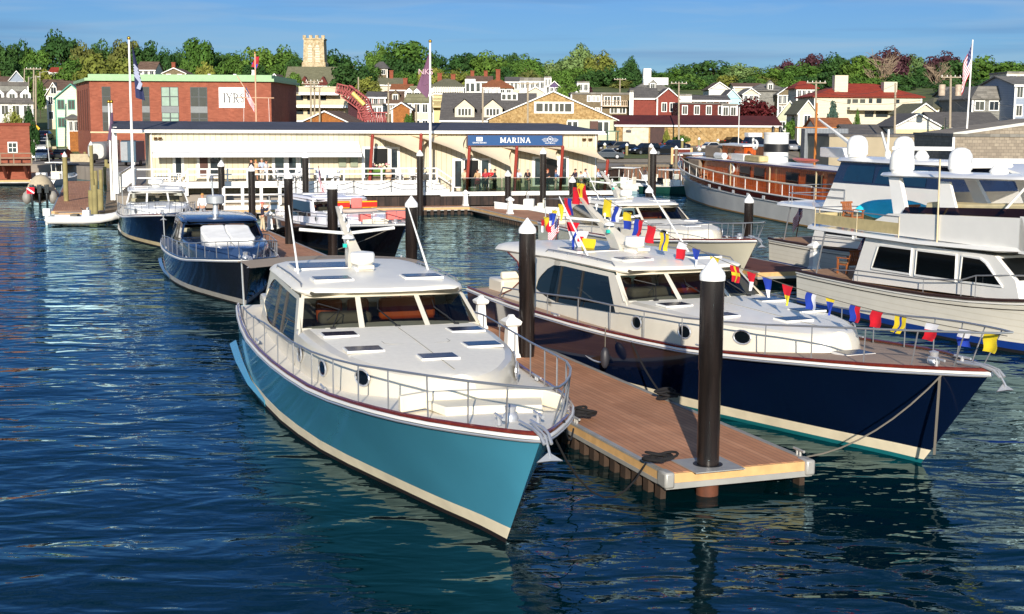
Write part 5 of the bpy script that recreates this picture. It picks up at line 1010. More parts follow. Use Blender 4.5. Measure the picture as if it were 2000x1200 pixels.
# ---------------------------------------------------------------- upper white deck with rails
UD = 2.55; dx0, dx1 = mx(300, .3), mx(853, .3)
D = mroot('timber_deck', 'raised white deck with rails and skirting along the left of the marina', 'deck', 0, 0)
q = MB(); q.box(dx0, dx1, .3, WD - .002, UD - .2, UD); q.build('deck_floor', M('grey_boards', '#9b8a72', .8, var=.15), D, smooth=False)
q = MB(); q.box(dx0, dx1, .22, .298, UD - .42, UD + .06); q.build('deck_fascia', trim, D, smooth=False)
q = MB(); q.box(mx(560, .3), dx1, .3, .36, QZ, UD - .42); q.build('lattice_skirt', M('lattice_white', '#dfe0e2', .6, var=.12, scale=8), D, smooth=False)
rt_ = ml(640, 328.5, .3)[1]
def railing(parent, xa, xb, dy, z0, z1, n, mid=True, post=.12, name='railing', mat=None):
    q = MB(); q.box(xa, xb, dy - .05, dy + .07, z1 - .1, z1)
    if mid: q.box(xa, xb, dy - .02, dy + .03, lerp(z0, z1, .52), lerp(z0, z1, .52) + .1)
    rl = q.build(name, mat or trim, parent, smooth=False)
    for i in range(n + 1): x = lerp(xa, xb, i / n); q = MB(); q.box(x - post / 2, x + post / 2, dy - post / 2 + .01, dy + post / 2 + .01, z0, z1 - .101); q.build('rail_post', mat or trim, rl, smooth=False)
    return rl
railing(D, mx(365, .3), dx1, .25, UD, rt_, 13)
# ramp, bench and lower fence at the left end
railing(D, mx(262, .3), mx(330, .3), .25, UD - .5, rt_, 2)
q = MB(); x0_, x1_ = mx(338, .4), mx(366, .4); q.tube([(x0_, .3, UD - .2), (x1_, .3, UD + .95)], .06, 4); q.tube([(x0_, .3, UD - .7), (x1_, .3, UD + .45)], .06, 4); q.build('stair_rail', trim, D)
q = MB(); [q.box(lerp(x0_, x1_, i / 5), lerp(x0_, x1_, (i + 1) / 5), .3, 1.6, UD - 1, UD - .9 + i * .17) for i in range(5)]; q.build('stairs', trim, D, smooth=False)
q = MB(); sx_, sy_ = dx1, mx(884, .3); [q.box(lerp(sx_, sy_, i / 5), lerp(sx_, sy_, (i + 1) / 5), .3, 1.8, QZ, UD - .17 * (i + 1) + .02) for i in range(5)]; q.build('stairs', trim, D, smooth=False)
for dz in (0, -.5): q = MB(); q.tube([(sx_, .28, rt_ - .05 + dz), (sy_, .28, rt_ - .9 + dz)], .055, 4); q.build('stair_rail', trim, D)
q = MB(); q.box(sy_ - .07, sy_ + .07, .22, .34, QZ, rt_ - .85); q.build('rail_post', trim, D, smooth=False)
# lower landing with picket-like white rails left of centre
Lw = mroot('landing_rail', 'white railed landing below the upper deck, behind the metallic blue yacht', 'railing', 0, 0)
la, lb_ = mx(432, -.6), mx(541, -.6)
q = MB(); q.box(la, lb_, -2.1, .2, .9, 1.05); q.build('landing_floor', M('grey_boards', '#9b8a72'), Lw, smooth=False)
railing(Lw, la, lb_, -2.05, .95, 2.35, 3, True, .22)
q = MB(); q.box(la, lb_, -2.1, -2.0, .55, .95); q.box(la, lb_, -2.08, -2.03, 1.15, 1.3); q.build('landing_fascia', trim, Lw, smooth=False)
# left boardwalk with white baluster fence
bw = thing('boardwalk', 'weathered boardwalk running back beside the marina porch', 'boardwalk', on(215, 405, .8), 0)
pts = [on(205, 412, .8), on(262, 404, .8), on(300, 372, 1.2), on(262, 338, 1.2), on(212, 338, .9)]
q = MB(); q.ext([p - bw.location for p in pts], (0, 0, -.25)); q.build('decking', M('boardwalk_planks', '#8f7a60', .85, var=.25, scale=1, tex='plank', ts=(3, .2), col2='#776650'), bw, smooth=False)
q = MB(); q.box(-.3, 4.6, -.3, 0, -1.2, -.26); q.build('bearer', M('orange_timber', '#9a5a2a', .8, var=.2), bw, smooth=False)
fa, fb = on(232, 388, 1.2), on(262, 352, 1.6); fr_ = thing('baluster_fence', 'white baluster fence by the ramp at the left end of the marina', 'fence', fa, math.atan2(fb.y - fa.y, fb.x - fa.x)); Lf = (fb.xy - fa.xy).length
for i in range(13): x = Lf * i / 12; q = MB(); q.box(x - .05, x + .05, -.05, .05, -.3, 1.75 + .4 * i / 12 * 0); q.build('baluster', trim, fr_, smooth=False)
q = MB(); q.box(-.1, Lf + .1, -.07, .07, 1.75, 1.87); q.box(-.1, Lf + .1, -.04, .04, .1, .2); q.build('fence_rail', trim, fr_, smooth=False)
for e in (-.15, Lf + .15): q = MB(); q.box(e - .12, e + .12, -.12, .12, -.6, 2.05); q.build('fence_post', trim, fr_, smooth=False)
# chain posts on the coping, left part
cp = mroot('chain_fence', 'low chain and post fence on the quay edge below the upper deck', 'fence', 0, 0); xs_ = [mx(p, 0) for p in (542, 577, 620, 691, 764, 832, 880)]
for x in xs_: q = MB(); q.tube([(x, .12, QZ), (x, .12, QZ + .95)], .035, 6); q.build('post', blackp, cp)
q = MB()
for a, c in zip(xs_, xs_[1:]):
    for h_ in (.9, .5): q.tube([(lerp(a, c, i / 8), .12, QZ + h_ - .3 * 4 * (i / 8) * (1 - i / 8)) for i in range(9)], .022, 4)
q.build('chain', M('grey_chain', '#55585e', .6), cp)
# glass balustrade along the terrace
G = mroot('glass_balustrade', 'clear glass balustrade along the edge of the lower terrace', 'balustrade', 0, 0); ga, gb_ = mx(900, .2), mx(1214, .2)
n = 12
for i in range(n):
    xa, xb = lerp(ga, gb_, i / n) + .05, lerp(ga, gb_, (i + 1) / n) - .05
    q = MB(); q.box(xa, xb, .2, .215, QZ + .05, QZ + 1.05); q.build('glass_panel', glass('clear_glass', '#b9c6bb', .5), G, smooth=False)
    q = MB(); q.tube([(xa - .05, .2, QZ), (xa - .05, .2, QZ + 1.0)], .025, 5); q.build('post', blackp, G)
q = MB(); q.box(ga, gb_, .185, .23, QZ + 1.06, QZ + 1.1); q.build('top_rail', alu, G, smooth=False)
# red leaning posts and shade sails
redp = M('red_post', '#8f3020', .45, var=.06); sail = M('sail_cloth', '#d9c7ab', .9, var=.04, sub=None)
tops = {}
for k, (px, py, bx, by, zb, lb) in enumerate([(727.5, 266, 722, 350, UD, 'far left red post holding the shade sails'), (822.5, 264, 818, 350, UD, 'red post behind the white flagpole'), (917, 289, 911, 368, QZ, 'red post at the left end of the blue sign'), (1009.5, 289, 1004, 366, QZ, 'red post under the middle of the blue sign'), (1099, 288, 1094, 364, QZ, 'red post under the right end of the blue sign'), (1187, 315, 1181, 366, QZ, 'short far right red post at the terrace corner')]):
    dyk = .75; x, z = ml(px, py, dyk); xb = mx(bx, dyk, by); rr = mroot('sail_post', lb, 'post', xb, dyk, zb - .02, 'red posts of the shade sails'); q = MB(); q.tube([(0, 0, 0), (x - xb, 0, z - zb + .02)], .13, 8); q.build('post', redp, rr); q = MB(); q.ball((x - xb, 0, z - zb + .02), .15, 8); q.build('cap', redp, rr); tops[k] = (x, dyk, z)
def sailp(pts, label):
    """shade sail: corner points (x, dy, z), scooped edges, in a fan of small faces"""
    P_ = [Vector(p) for p in pts]; c = sum(P_, Vector()) / len(P_); n = 8; q = MB(); grid = []
    A, Bq, Cq = P_[0], P_[1], P_[2]; Dq = P_[3] if len(P_) > 3 else P_[2]
    for j in range(n + 1):
        row = []
        for i in range(n + 1):
            u, v = i / n, j / n; p = (A * (1 - u) + Bq * u) * (1 - v) + (Dq * (1 - u) + Cq * u) * v; sc = .1 * (1 - abs(2 * u - 1) ** 2) * (1 - abs(2 * v - 1) ** 2); p = p + (c - p) * (.16 * (4 * u * (1 - u)) * abs(2 * v - 1) ** 3 + .16 * 4 * v * (1 - v) * abs(2 * u - 1) ** 3); p.z -= sc; row.append(tuple(p))
        grid.append(row)
    r_ = mroot('shade_sail', label, 'shade sail', 0, 0, 0, 'shade sails along the marina terrace'); q.loft(grid); q.build('sail', sail, r_, ang=3)
def wp_(px, py, d=WD - .05): x, z = ml(px, py, d); return (x, d, z)
T = tops
sailp([wp_(716, 264), wp_(860, 262), wp_(818, 301, 1.0), wp_(745, 272, .9)], 'leftmost shade sail, above the dark window and planter')
sailp([wp_(795, 264), wp_(912, 266), wp_(912, 303, 1.0), wp_(835, 274, .9)], 'second shade sail from the left, behind the white flagpole')
sailp([wp_(908, 287), wp_(1003, 287), wp_(1000, 327, 1.0), wp_(920, 293, .9)], 'shade sail below the left half of the blue sign')
sailp([wp_(975, 288), wp_(1096, 287), wp_(1091, 314, 1.0), wp_(1012, 294, .9)], 'shade sail below the right half of the blue sign')
sailp([wp_(1057, 288), wp_(1163, 286), (T[5][0], T[5][1], T[5][2]), wp_(1103, 293, .9)], 'rightmost shade sail reaching past the corner of the marina')
# deck furniture
wf_ = M('white_furniture', '#e8eaee', .6)
def chair(x, dy, z, rz, label, grp='white chairs on the upper deck'):
    r_ = thing('deck_chair', label, 'chair', mw(x, dy, z), MA + rz, grp)
    q = MB(); q.box(-.25, .25, -.25, .25, .4, .45); q.build('seat', wf_, r_, smooth=False); q = MB(); q.rbox((0, .27, .68), (.5, .04, .5), rx=-.15); q.build('backrest', wf_, r_, smooth=False)
    for sx in (-.22, .22):
        for sy in (-.22, .22): q = MB(); q.box(sx - .025, sx + .025, sy - .025, sy + .025, 0, .4); q.build('leg', wf_, r_, smooth=False)
        q = MB(); q.box(sx - .03, sx + .03, -.25, .25, .6, .64); q.build('armrest', wf_, r_, smooth=False)
for px, rz, lb in ((548, 1.2, 'leftmost white deck chair, before the double doors'), (575, -1, 'white deck chair beside the black pile on the upper deck'), (588, .4, 'white deck chair just left of the leaning dark flag'), (655, -1.5, 'white deck chair facing the settee near the meter boxes'), (780, .2, 'low white deck chair right of the planter'), (806, .1, 'last white deck chair by the flagpole')): chair(mx(px, 1.4), 1.4, UD, rz, lb)
r_ = mroot('settee', 'white outdoor settee on the upper deck left of the meter boxes', 'settee', mx(638, 1.7), 1.7, UD); q = MB(); q.box(-.85, .85, -.3, .3, .2, .45); q.build('seat', wf_, r_, bevel=.05); q = MB(); q.box(-.85, .85, .3, .42, .2, .95); q.build('backrest', wf_, r_, bevel=.05)
for s in (-.8, .8): q = MB(); q.box(s - .06, s + .06, -.3, .3, 0, .65); q.build('armrest', wf_, r_, smooth=False)
r_ = mroot('bench', 'white slatted bench on the left of the marina front', 'bench', mx(326, 1.9), 1.9, UD - .35); q = MB(); q.box(-1, 1, -.25, .25, .4, .45); q.build('seat', trim, r_, smooth=False); q = MB(); [q.box(-1 + .2 * i, -.92 + .2 * i, .25, .29, .5, .95) for i in range(11)]; q.box(-1, 1, .25, .3, .93, 1.0); q.build('backrest', trim, r_, smooth=False)
for s in (-.95, .95): q = MB(); q.box(s - .05, s + .05, -.25, .25, 0, .65); q.build('leg', trim, r_, smooth=False)
r_ = mroot('planter', 'planter with clipped green box and pink flowers before the dark window', 'planter', mx(738, 1.6), 1.6, UD); q = MB(); q.box(-.9, .6, -.25, .25, 0, .35); q.build('trough', wood, r_, smooth=False)
leafg = M('planter_leaf', '#567a22', .7, var=.4, scale=8); q = MB(); q.box(-.85, .5, -.22, .22, .35, .95); q.build('hedge', leafg, r_, bevel=.06)
rr = random.Random(3); q = MB(); [q.ball((rr.uniform(-.8, .9), rr.uniform(-.2, .2), rr.uniform(1.0, 1.35)), rr.uniform(.06, .12), 6, rr.randrange(2)) for i in range(22)]; q.build('flowers', [M('pink_petal', '#d98a92', .8), M('cream_petal', '#e8dcb8', .8)], r_)
q = MB(); q.lathe([(.2, 0), (.28, .5), (.22, .9)], (.85, 0, 0), 12); q.build('urn', M('terracotta_pale', '#c9a586', .8), r_)
# flagpoles
def flagpole(name, label, base, ztop, r=.09, m=None, lean=(0, 0), spar=False, ball=True):
    ro = thing('flagpole', label, 'flagpole', base); h = ztop - base[2]; q = MB(); q.tube([(0, 0, 0), (lean[0], lean[1], h)], [r, r * .6], 10); q.build('pole', m or whitep, ro)
    if ball: q = MB(); q.ball((lean[0], lean[1], h + .12), .14, 8); q.build('finial', M('gold_ball', '#b8923a', .3, metal=.8), ro)
    return ro
p = mw(mx(840.5, -.1), -.1, QZ - .1); flagpole('flagpole', 'tall white flagpole with a mauve burgee before the marina', p, at(840.5, 84, p.y).z, .12)
p = mw(mx(258.5, -.4), -.4, 1.); flagpole('flagpole', 'tall white flagpole with a navy flag at the left end of the marina', p, at(256, 78, p.y).z, .12)
def cloth(p, pts, m, label, extra=None, thick=.02, fold=.12, grp=None):
    """flag cloth through corner points given as metres right/up from the hoist"""
    r_ = thing('flag', label, 'flag', p, 0, grp); A, Bq, Cq, Dq = [Vector((x, 0, z)) for x, z in pts]; n = 12; G_ = []
    for j in range(n + 1):
        row = []
        for i in range(n + 1): u, v = i / n, j / n; q_ = (A * (1 - u) + Bq * u) * (1 - v) + (Dq * (1 - u) + Cq * u) * v; q_.y = fold * math.sin(6 * u + 3.2 * v) * u; row.append(tuple(q_))
        G_.append(row)
    q = MB(); q.loft(G_); q.build('cloth', m, r_, ang=3); return r_
yy = mw(mx(840.5, -.1), -.1).y; sc = yy / F_PX; mauve = M('mauve_cloth', '#6d4a63', .8, var=.1)
f_ = cloth(at(840, 98, yy), [(0, 0), (-.2 * sc, 0), (-26 * sc, -72 * sc), (-1 * sc, -64 * sc)], mauve, 'mauve swallowtail burgee with pale letters on the tall middle flagpole')
q = MB(); q.add([(0, .05, -64 * sc), (-27 * sc, -.06, -72 * sc), (-6 * sc, .05, -92 * sc), (-3 * sc, .1, -84 * sc)], [(0, 1, 2, 3)]); q.build('lower_fold', mauve, f_, smooth=False)
bfont('NKS', .62, f_, M('pale_print', '#c9a9b4', .8), (-8.5 * sc, -.2, -42 * sc))
yy = mw(mx(258.5, -.4), -.4).y; sc = yy / F_PX; navyc = M('navy_cloth', '#232a52', .8, var=.1)
f_ = cloth(at(257.5, 84, yy), [(0, 0), (.5 * sc, 0), (22 * sc, -110 * sc), (4 * sc, -104 * sc)], navyc, 'navy flag with white marks drooping on the left flagpole', fold=.2)
q = MB(); [q.rbox((7.5 * sc + .9 * k * sc, -.17, (-46 - 6 * k) * sc), (.5 + .1 * k, .02, .12), ry=.9) for k in range(5)]; q.rbox((14 * sc, -.25, -82 * sc), (.3, .02, .5), ry=.4); q.build('print', M('pale_print2', '#9aa0b8', .8), f_, smooth=False)
# ================================================================ TOWN
brick = M('red_brick', '#985640', .85, tex='brick', ts=(.5, .16), col2='#854733', var=.14, scale=.8, bump=.2)
W_ = {'tan': M('tan_clap', '#c8ba9a', .75, tex='siding', ts=(.25, 1), var=.08), 'white': M('white_clap', '#cfccc2', .7, tex='siding', ts=(.25, 1), col2='#bdbbb4', var=.06), 'grey': M('grey_shingle', '#8d8c86', .85, tex='shingle', ts=(.35, .22), var=.15), 'brownsh': M('brown_shingle', '#7e6f55', .85, tex='shingle', ts=(.35, .22), var=.2),
      'mint': M('mint_clap', '#d3dcc0', .75, tex='siding', ts=(.28, 1), col2='#b9c2a6', var=.06), 'red': M('barn_red', '#7f382c', .8, tex='siding', ts=(.25, 1), col2='#6f241a', var=.2), 'yellow': M('pale_yellow', '#cfc092', .75, var=.08), 'bluegrey': M('blue_grey_clap', '#8d98a8', .75, tex='siding', ts=(.25, 1), var=.08), 'stone': M('field_stone', '#b49768', .9, tex='stone', ts=(3.4, 1), col2='#8f7145', var=.25, bump=.4),
      'cream': M('cream_clap', '#d0c7b2', .75, tex='siding', ts=(.25, 1), col2='#bdb18f', var=.06), 'orange': M('orange_shingle', '#a5672f', .85, tex='shingle', ts=(.35, .22), var=.2), 'concrete': M('tan_stucco', '#a5987f', .9, var=.12, scale=.6), 'purple': M('purple_clap', '#5d4c72', .8), 'sage': M('sage_clap', '#b9bda4', .75, tex='siding', ts=(.25, 1), var=.06), 'tower': M('tower_stone', '#c2b193', .9, tex='stone', ts=(1.8, 1), col2='#a18d6a', var=.3, bump=.5), 'darkred': M('maroon_shingle', '#6b2a22', .85, tex='shingle', ts=(.35, .22), var=.15), 'lblue': M('light_blue_clap', '#a8cfda', .75, var=.06)}
R_ = {'dark': M('roof_dark', '#67635f', .9, tex='plank', ts=(1, .25), col2='#565250', var=.15), 'brown': M('roof_brown', '#79604f', .9, tex='plank', ts=(1, .25), col2='#5a4436', var=.15), 'grey': M('roof_grey', '#86827a', .9, tex='plank', ts=(1, .25), col2='#66635d', var=.15), 'red': M('roof_red', '#a13a22', .85, tex='plank', ts=(1, .25), col2='#8b2f1a', var=.12), 'orange': M('roof_orange', '#a0613a', .9, tex='plank', ts=(1, .25), col2='#86502e', var=.15),
      'maroon': M('roof_maroon', '#6a2420', .8, tex='plank', ts=(.6, 40), col2='#57201b', var=.3, scale=.5), 'olive': M('roof_olive', '#75735a', .9, tex='plank', ts=(1, .25), col2='#66644c', var=.12), 'slate': roofs}
chim = M('chimney_brick', '#8c4a33', .9, tex='brick', ts=(.4, .14), var=.15)
tealt = M('teal_trim', '#2f8f7c', .5)
def house(name, label, cat, D, pl, pr, pe, pk, kind='gx', wall='white', roof='dark', rot=0., dep=10., win=(3, 2), chimney=(), dorm=0, tr=None, wsz=(.95, 1.4), base=None, boxes=(), group=None, back=0.):
    """front facade between photo columns pl, pr at distance D; eave at row pe, ridge/parapet at row pk"""
    pc = (pl + pr) / 2; rot += 19 * (pc < 160 and D < 360); rz = rad(rot); D += 28 * (950 <= pc <= 1560 and 203 <= D <= 275); c = at(pc, pe, D); half = (at(pr, pe, D).x - at(pl, pe, D).x) / 2 / max(.3, math.cos(rz)); zg = g(c.x, D) if D > 185 else QZ - .15
    zg = min(zg, c.z - 1.5) if base is None else base; r_ = thing(name, label, cat, (c.x, D, zg), rz, group); e = c.z - zg; k = at(pc, pk, D + (dep / 2 if kind in ('gx', 'hip') else 0)).z - zg
    w = half; wm = W_[wall] if isinstance(wall, str) else wall; rm = R_[roof] if isinstance(roof, str) else roof; tr = tr or trim; lo = -1.5
    q = MB(); q.box(-w, w, 0, dep, lo, e)
    if kind == 'gy': q.add([(-w, 0, e), (w, 0, e), (0, 0, k), (-w, dep, e), (w, dep, e), (0, dep, k)], [(0, 1, 2), (4, 3, 5)])
    if kind == 'gx': q.add([(-w, 0, e), (-w, dep, e), (-w, dep / 2, k), (w, 0, e), (w, dep, e), (w, dep / 2, k)], [(0, 2, 1), (3, 4, 5)])
    q.build('wall', wm, r_, smooth=False); o_ = .35
    def slab(vs, fs): 
        b = MB(); n = len(vs); b.add(list(vs) + [(x, y, z - .18) for x, y, z in vs], [f for f in fs] + [tuple(i + n for i in f[::-1]) for f in fs]); 
        ed = {}
        for f in fs:
            for i in range(len(f)): a, c_ = f[i], f[(i + 1) % len(f)]; ed[(a, c_)] = 1
        for a, c_ in list(ed):
            if (c_, a) not in ed: b.f.append((a, a + n, c_ + n, c_)[::-1]); b.m.append(0)
        return b.build('roof', rm, r_, smooth=False)
    z0 = e + .1
    if kind == 'gy': ro = slab([(-w - o_, -o_, z0 - .2), (0, -o_, k + .2), (0, dep + o_, k + .2), (-w - o_, dep + o_, z0 - .2), (w + o_, -o_, z0 - .2), (w + o_, dep + o_, z0 - .2)], [(0, 1, 2, 3)[::-1], (1, 4, 5, 2)[::-1]])
    elif kind == 'gx': ro = slab([(-w - o_, -o_, z0 - .1), (w + o_, -o_, z0 - .1), (w + o_, dep / 2, k + .2), (-w - o_, dep / 2, k + .2), (w + o_, dep + o_, z0 - .1), (-w - o_, dep + o_, z0 - .1)], [(0, 1, 2, 3), (3, 2, 4, 5)])
    elif kind == 'hip': hh = min(dep / 2, w * .7); ro = slab([(-w - .5, -.5, z0), (w + .5, -.5, z0), (w + .5, dep + .5, z0), (-w - .5, dep + .5, z0), (-w + hh, dep / 2, k + .2), (w - hh, dep / 2, k + .2)], [(0, 1, 5, 4), (1, 2, 5), (2, 3, 4, 5), (3, 0, 4)])
    elif kind == 'mans': ii = min(1.1, w * .4); ro = slab([(-w - .3, -.3, z0), (w + .3, -.3, z0), (w + .3, dep + .3, z0), (-w - .3, dep + .3, z0), (-w + ii, ii, k), (w - ii, ii, k), (w - ii, dep - ii, k), (-w + ii, dep - ii, k)], [(0, 1, 5, 4), (1, 2, 6, 5), (2, 3, 7, 6), (3, 0, 4, 7), (4, 5, 6, 7)])
    else: b = MB(); b.box(-w - .12, w + .12, -.12, dep + .12, e + .002, max(e + .3, k)); ro = b.build('roof', rm, r_, smooth=False)
    if kind == 'gy':
        b = MB()
        for s in (1, -1): b.ext([(s * (w + o_), -o_ - .03, z0 - .34), (s * (w + o_), -o_ - .03, z0 - .18), (0, -o_ - .03, k + .22), (0, -o_ - .03, k + .0)], (0, -.08, 0))
        b.build('barge_board', tr, r_, smooth=False)
    elif kind == 'gx': b = MB(); b.box(-w - o_, w + o_, -o_ - .09, -o_ - .003, z0 - .38, z0 - .1); b.build('fascia', tr, r_, smooth=False)
    for s in (-1, 1): b = MB(); b.box(s * w - .12, s * w + .12, -.03, .1, lo, e - .05); b.build('corner_board', tr, r_, smooth=False) if wall not in ('stone', 'concrete', 'tower') and wm is not brick else None
    def wi(x, y, z, a, h, par=r_, nm='window'):
        b = MB(); b.box(x - a / 2 - .12, x + a / 2 + .12, y - .05, y + .02, z - .12, z + h + .14, 0); b.box(x - a / 2, x - .03, y - .08, y - .051, z, z + h, 1); b.box(x + .03, x + a / 2, y - .08, y - .051, z, z + h, 1); return b.build(nm, [tr, wglass], par, smooth=False)
    if win:
        nx, ny = win; H_ = e - .3; st = min(2.9, H_ / max(1, ny))
        for j in range(ny):
            for i in range(nx): x = -w + (i + .5) * 2 * w / nx; wi(x, 0, e - .35 - wsz[1] - j * st, min(wsz[0], 2 * w / nx * .6), wsz[1])
        if kind == 'gy' and k - e > 2.2: wi(0, 0, e + .3, wsz[0], 1.2)
    for a, z_, h_, wd in boxes: wi(a * w, 0, z_ * e, wd, h_)
    for i in range(dorm):
        x = -w + (i + .5) * 2 * w / dorm; t = .28; y = (dep / 2) * t if kind == 'gx' else .35; zz = lerp(e, k, t if kind == 'gx' else .25); dw = .8; b = MB(); dd = 2.2 if kind == 'gx' else 1.
        b.box(x - dw, x + dw, y, y + dd, zz - .5, zz + 1.1); b.add([(x - dw, y, zz + 1.1), (x + dw, y, zz + 1.1), (x, y, zz + 1.8)], [(0, 1, 2)]); d_ = b.build('dormer', tr if kind == 'mans' else wm, r_, smooth=False)
        b = MB(); b.add([(x - dw - .2, y - .2, zz + 1.0), (x, y - .2, zz + 1.95), (x, y + dd + .8, zz + 1.95), (x - dw - .2, y + dd, zz + 1.0), (x + dw + .2, y - .2, zz + 1.0), (x + dw + .2, y + dd, zz + 1.0)], [(0, 3, 2, 1), (1, 2, 5, 4)]); b.build('dormer_roof', rm, d_, smooth=False); wi(x, y - .01, zz, .8, 1.0, d_, 'dormer_window')
    for cx, ch in chimney: b = MB(); y = dep * .45; b.box(cx * w - .45, cx * w + .45, y, y + .8, e, k + ch); b.box(cx * w - .55, cx * w + .55, y - .1, y + .9, k + ch, k + ch + .15); b.build('chimney', chim, r_, smooth=False)
    r_['w'] = w; r_['e'] = e; r_['k'] = k
    return r_
def deckrail(r_, x0, x1, y, z, h=1.1, m=None, solid=False, name='balcony'):
    b = MB(); b.box(x0, x1, y, y + 1.6, z - .2, z)
    if solid: b.box(x0, x1, y - .06, y, z - .3, z + h)
    else: b.box(x0, x1, y, y + .08, z + h - .1, z + h); [b.box(lerp(x0, x1, i / 14) - .05, lerp(x0, x1, i / 14) + .05, y, y + .08, z, z + h) for i in range(15)]
    return b.build(name, m or trim, r_, smooth=False)
# ---- brick boat school
S = house('brick_school', 'three storey red brick building with green cornice and a white name board', 'building', 190, 174, 529, 154, 146, 'flat', brick, M('copper_green', '#8fb286', .6), 0, 22, None)
we, ee = S['w'], S['e']; sx = lambda px: -we + (px - 174) / 355 * 2 * we; sz = lambda py: ee - (py - 154) * 190 / F_PX
b = MB(); b.box(-we - .5, we + .5, -.5, 22.5, ee - .35, ee + .05); b.build('cornice', _M['copper_green'], S, smooth=False)
b = MB(); b.box(-we - .06, we + .06, -.06, -.002, sz(259), sz(256)); b.build('string_course', M('limestone', '#c9b894', .8), S, smooth=False)
gmet = M('grey_panel', '#6f7476', .5); dkf = M('dark_frame', '#30363a', .5)
for a, c, lo_, pan in ((198, 215, 255, 0), (276, 291, 240, 0), (314, 348, 240, 1), (371, 404, 240, 0)):
    x0, x1 = sx(a), sx(c)
    for y0, y1, m in ((170, 207, wglass if pan == 0 else M('curtain_glass', '#8fa596', .2)), (219, lo_, wglass if not pan else _M['curtain_glass'])):
        b = MB(); b.box(x0, x1, -.05, -.002, sz(y1), sz(y0), 0); n = 2 if c - a > 20 else 1; ww = (x1 - x0) / n; mid = (sz(y0) + sz(y1)) / 2
        for i in range(n):
            for za, zb in ((sz(y1), mid), (mid, sz(y0))): b.box(x0 + i * ww + .09, x0 + (i + 1) * ww - .09, -.08, -.051, za + .07, zb - .07, 1)
        b.build('window', [dkf, m], S, smooth=False)
    b = MB(); b.box(x0, x1, -.07, -.003, sz(219), sz(207)); b.build('spandrel', gmet, S, smooth=False)
xl_ = at(150, 200, 212).x - S.location.x; b = MB(); b.ext([(-we, .02, -1.5), (-we, 22, -1.5), (xl_, 22, -1.5)], (0, 0, ee + 1.5)); b.build('side_wing', brick, S, smooth=False)
b = MB(); b.ext([(-we - .3, -.45, ee - .35), (-we + 1, 22.5, ee - .35), (xl_ - .6, 22.5, ee - .35)], (0, 0, .42)); b.build('cornice', _M['copper_green'], S, smooth=False)
for i in range(5):  # slit windows between the piers of the slanted left side
    b = MB(); t0, t1 = .14 + i * .165, .2 + i * .165; q_ = [(lerp(-we, xl_, t) - .04, lerp(.02, 22, t) - .02) for t in (t0, t1)]; b.ext([(*q_[0], sz(255)), (*q_[1], sz(255)), (*q_[1], sz(174)), (*q_[0], sz(174))], (.1, .03, 0)); b.build('slit_window', M('shade_brick', '#5d2c1c', .9), S, smooth=False)
b = MB(); b.box(sx(427), sx(477), -.12, -.003, sz(209), sz(170)); o = b.build('name_board', lw, S, smooth=False); lettering('.IYRS', sx(454), -.13, sz(199), 1.25, S, M('sign_black', '#242226', .6), .1, .7)
for px in (247, 384, 436): b = MB(); b.tube([(sx(px), 8, ee), (sx(px), 8, ee + .9)], .25, 6); b.build('roof_vent', trim, S)
b = MB(); b.box(sx(465), sx(478), 8, 9, ee, ee + .5); b.lathe([(.35, .5), (.2, 1.2), (.25, 1.5)], (sx(472), 8.5, ee), 8); b.build('roof_vent', trim, S)
for a, c in ((205, 230), (233, 262)): b = MB(); b.box(sx(a), sx(c), -.04, -.002, -1, sz(272)); b.build('garage_door', M('door_shade', '#3a2622', .7), S, smooth=False)
# ---- brick boathouse at the left edge
bh = house('boathouse', 'red brick boathouse with a white sash window at the left edge', 'building', 152, -30, 52, 246, 245, 'flat', brick, M('roof_edge_red', '#7b3322', .8), 0, 5, None, base=QZ - 2)
w_, e_ = bh['w'], bh['e']; b = MB(); fx = lambda px: -w_ + (px + 30) / 82 * 2 * w_; fz = lambda py: e_ - (py - 246) * 152 / F_PX
b.box(fx(13), fx(30), -.06, -.002, fz(298), fz(277), 0); [b.box(fx(14.5) + i * .43, fx(14.5) + .36 + i * .43, -.09, -.061, fz(296.5) + j * .52, fz(296.5) + .44 + j * .52, 1) for i in range(2) for j in range(2)]; b.build('window', [trim, wglass], bh, smooth=False)
dkw = M('grey_deckwood', '#8c7a66', .85, var=.2)
b = MB(); b.box(-w_, fx(54), -2.2, -.01, fz(318) - .2, fz(318)); b.build('terrace', dkw, bh, smooth=False)
b = MB(); b.box(-w_, fx(54), -2.2, -2.1, fz(299), fz(297)); [b.box(fx(p) - .06, fx(p) + .06, -2.2, -2.08, fz(318), fz(299)) for p in (0, 23, 54)]; b.box(-w_, fx(54), -2.18, -2.12, fz(308), fz(306)); b.build('terrace_rail', dkw, bh, smooth=False)
for p in (3, 40): b = MB(); b.tube([(fx(p), -2, fz(318)), (fx(p + 6), -.5, fz(345))], .18, 6); b.build('brace', M('rust_brace', '#5a2a1c', .8), bh)
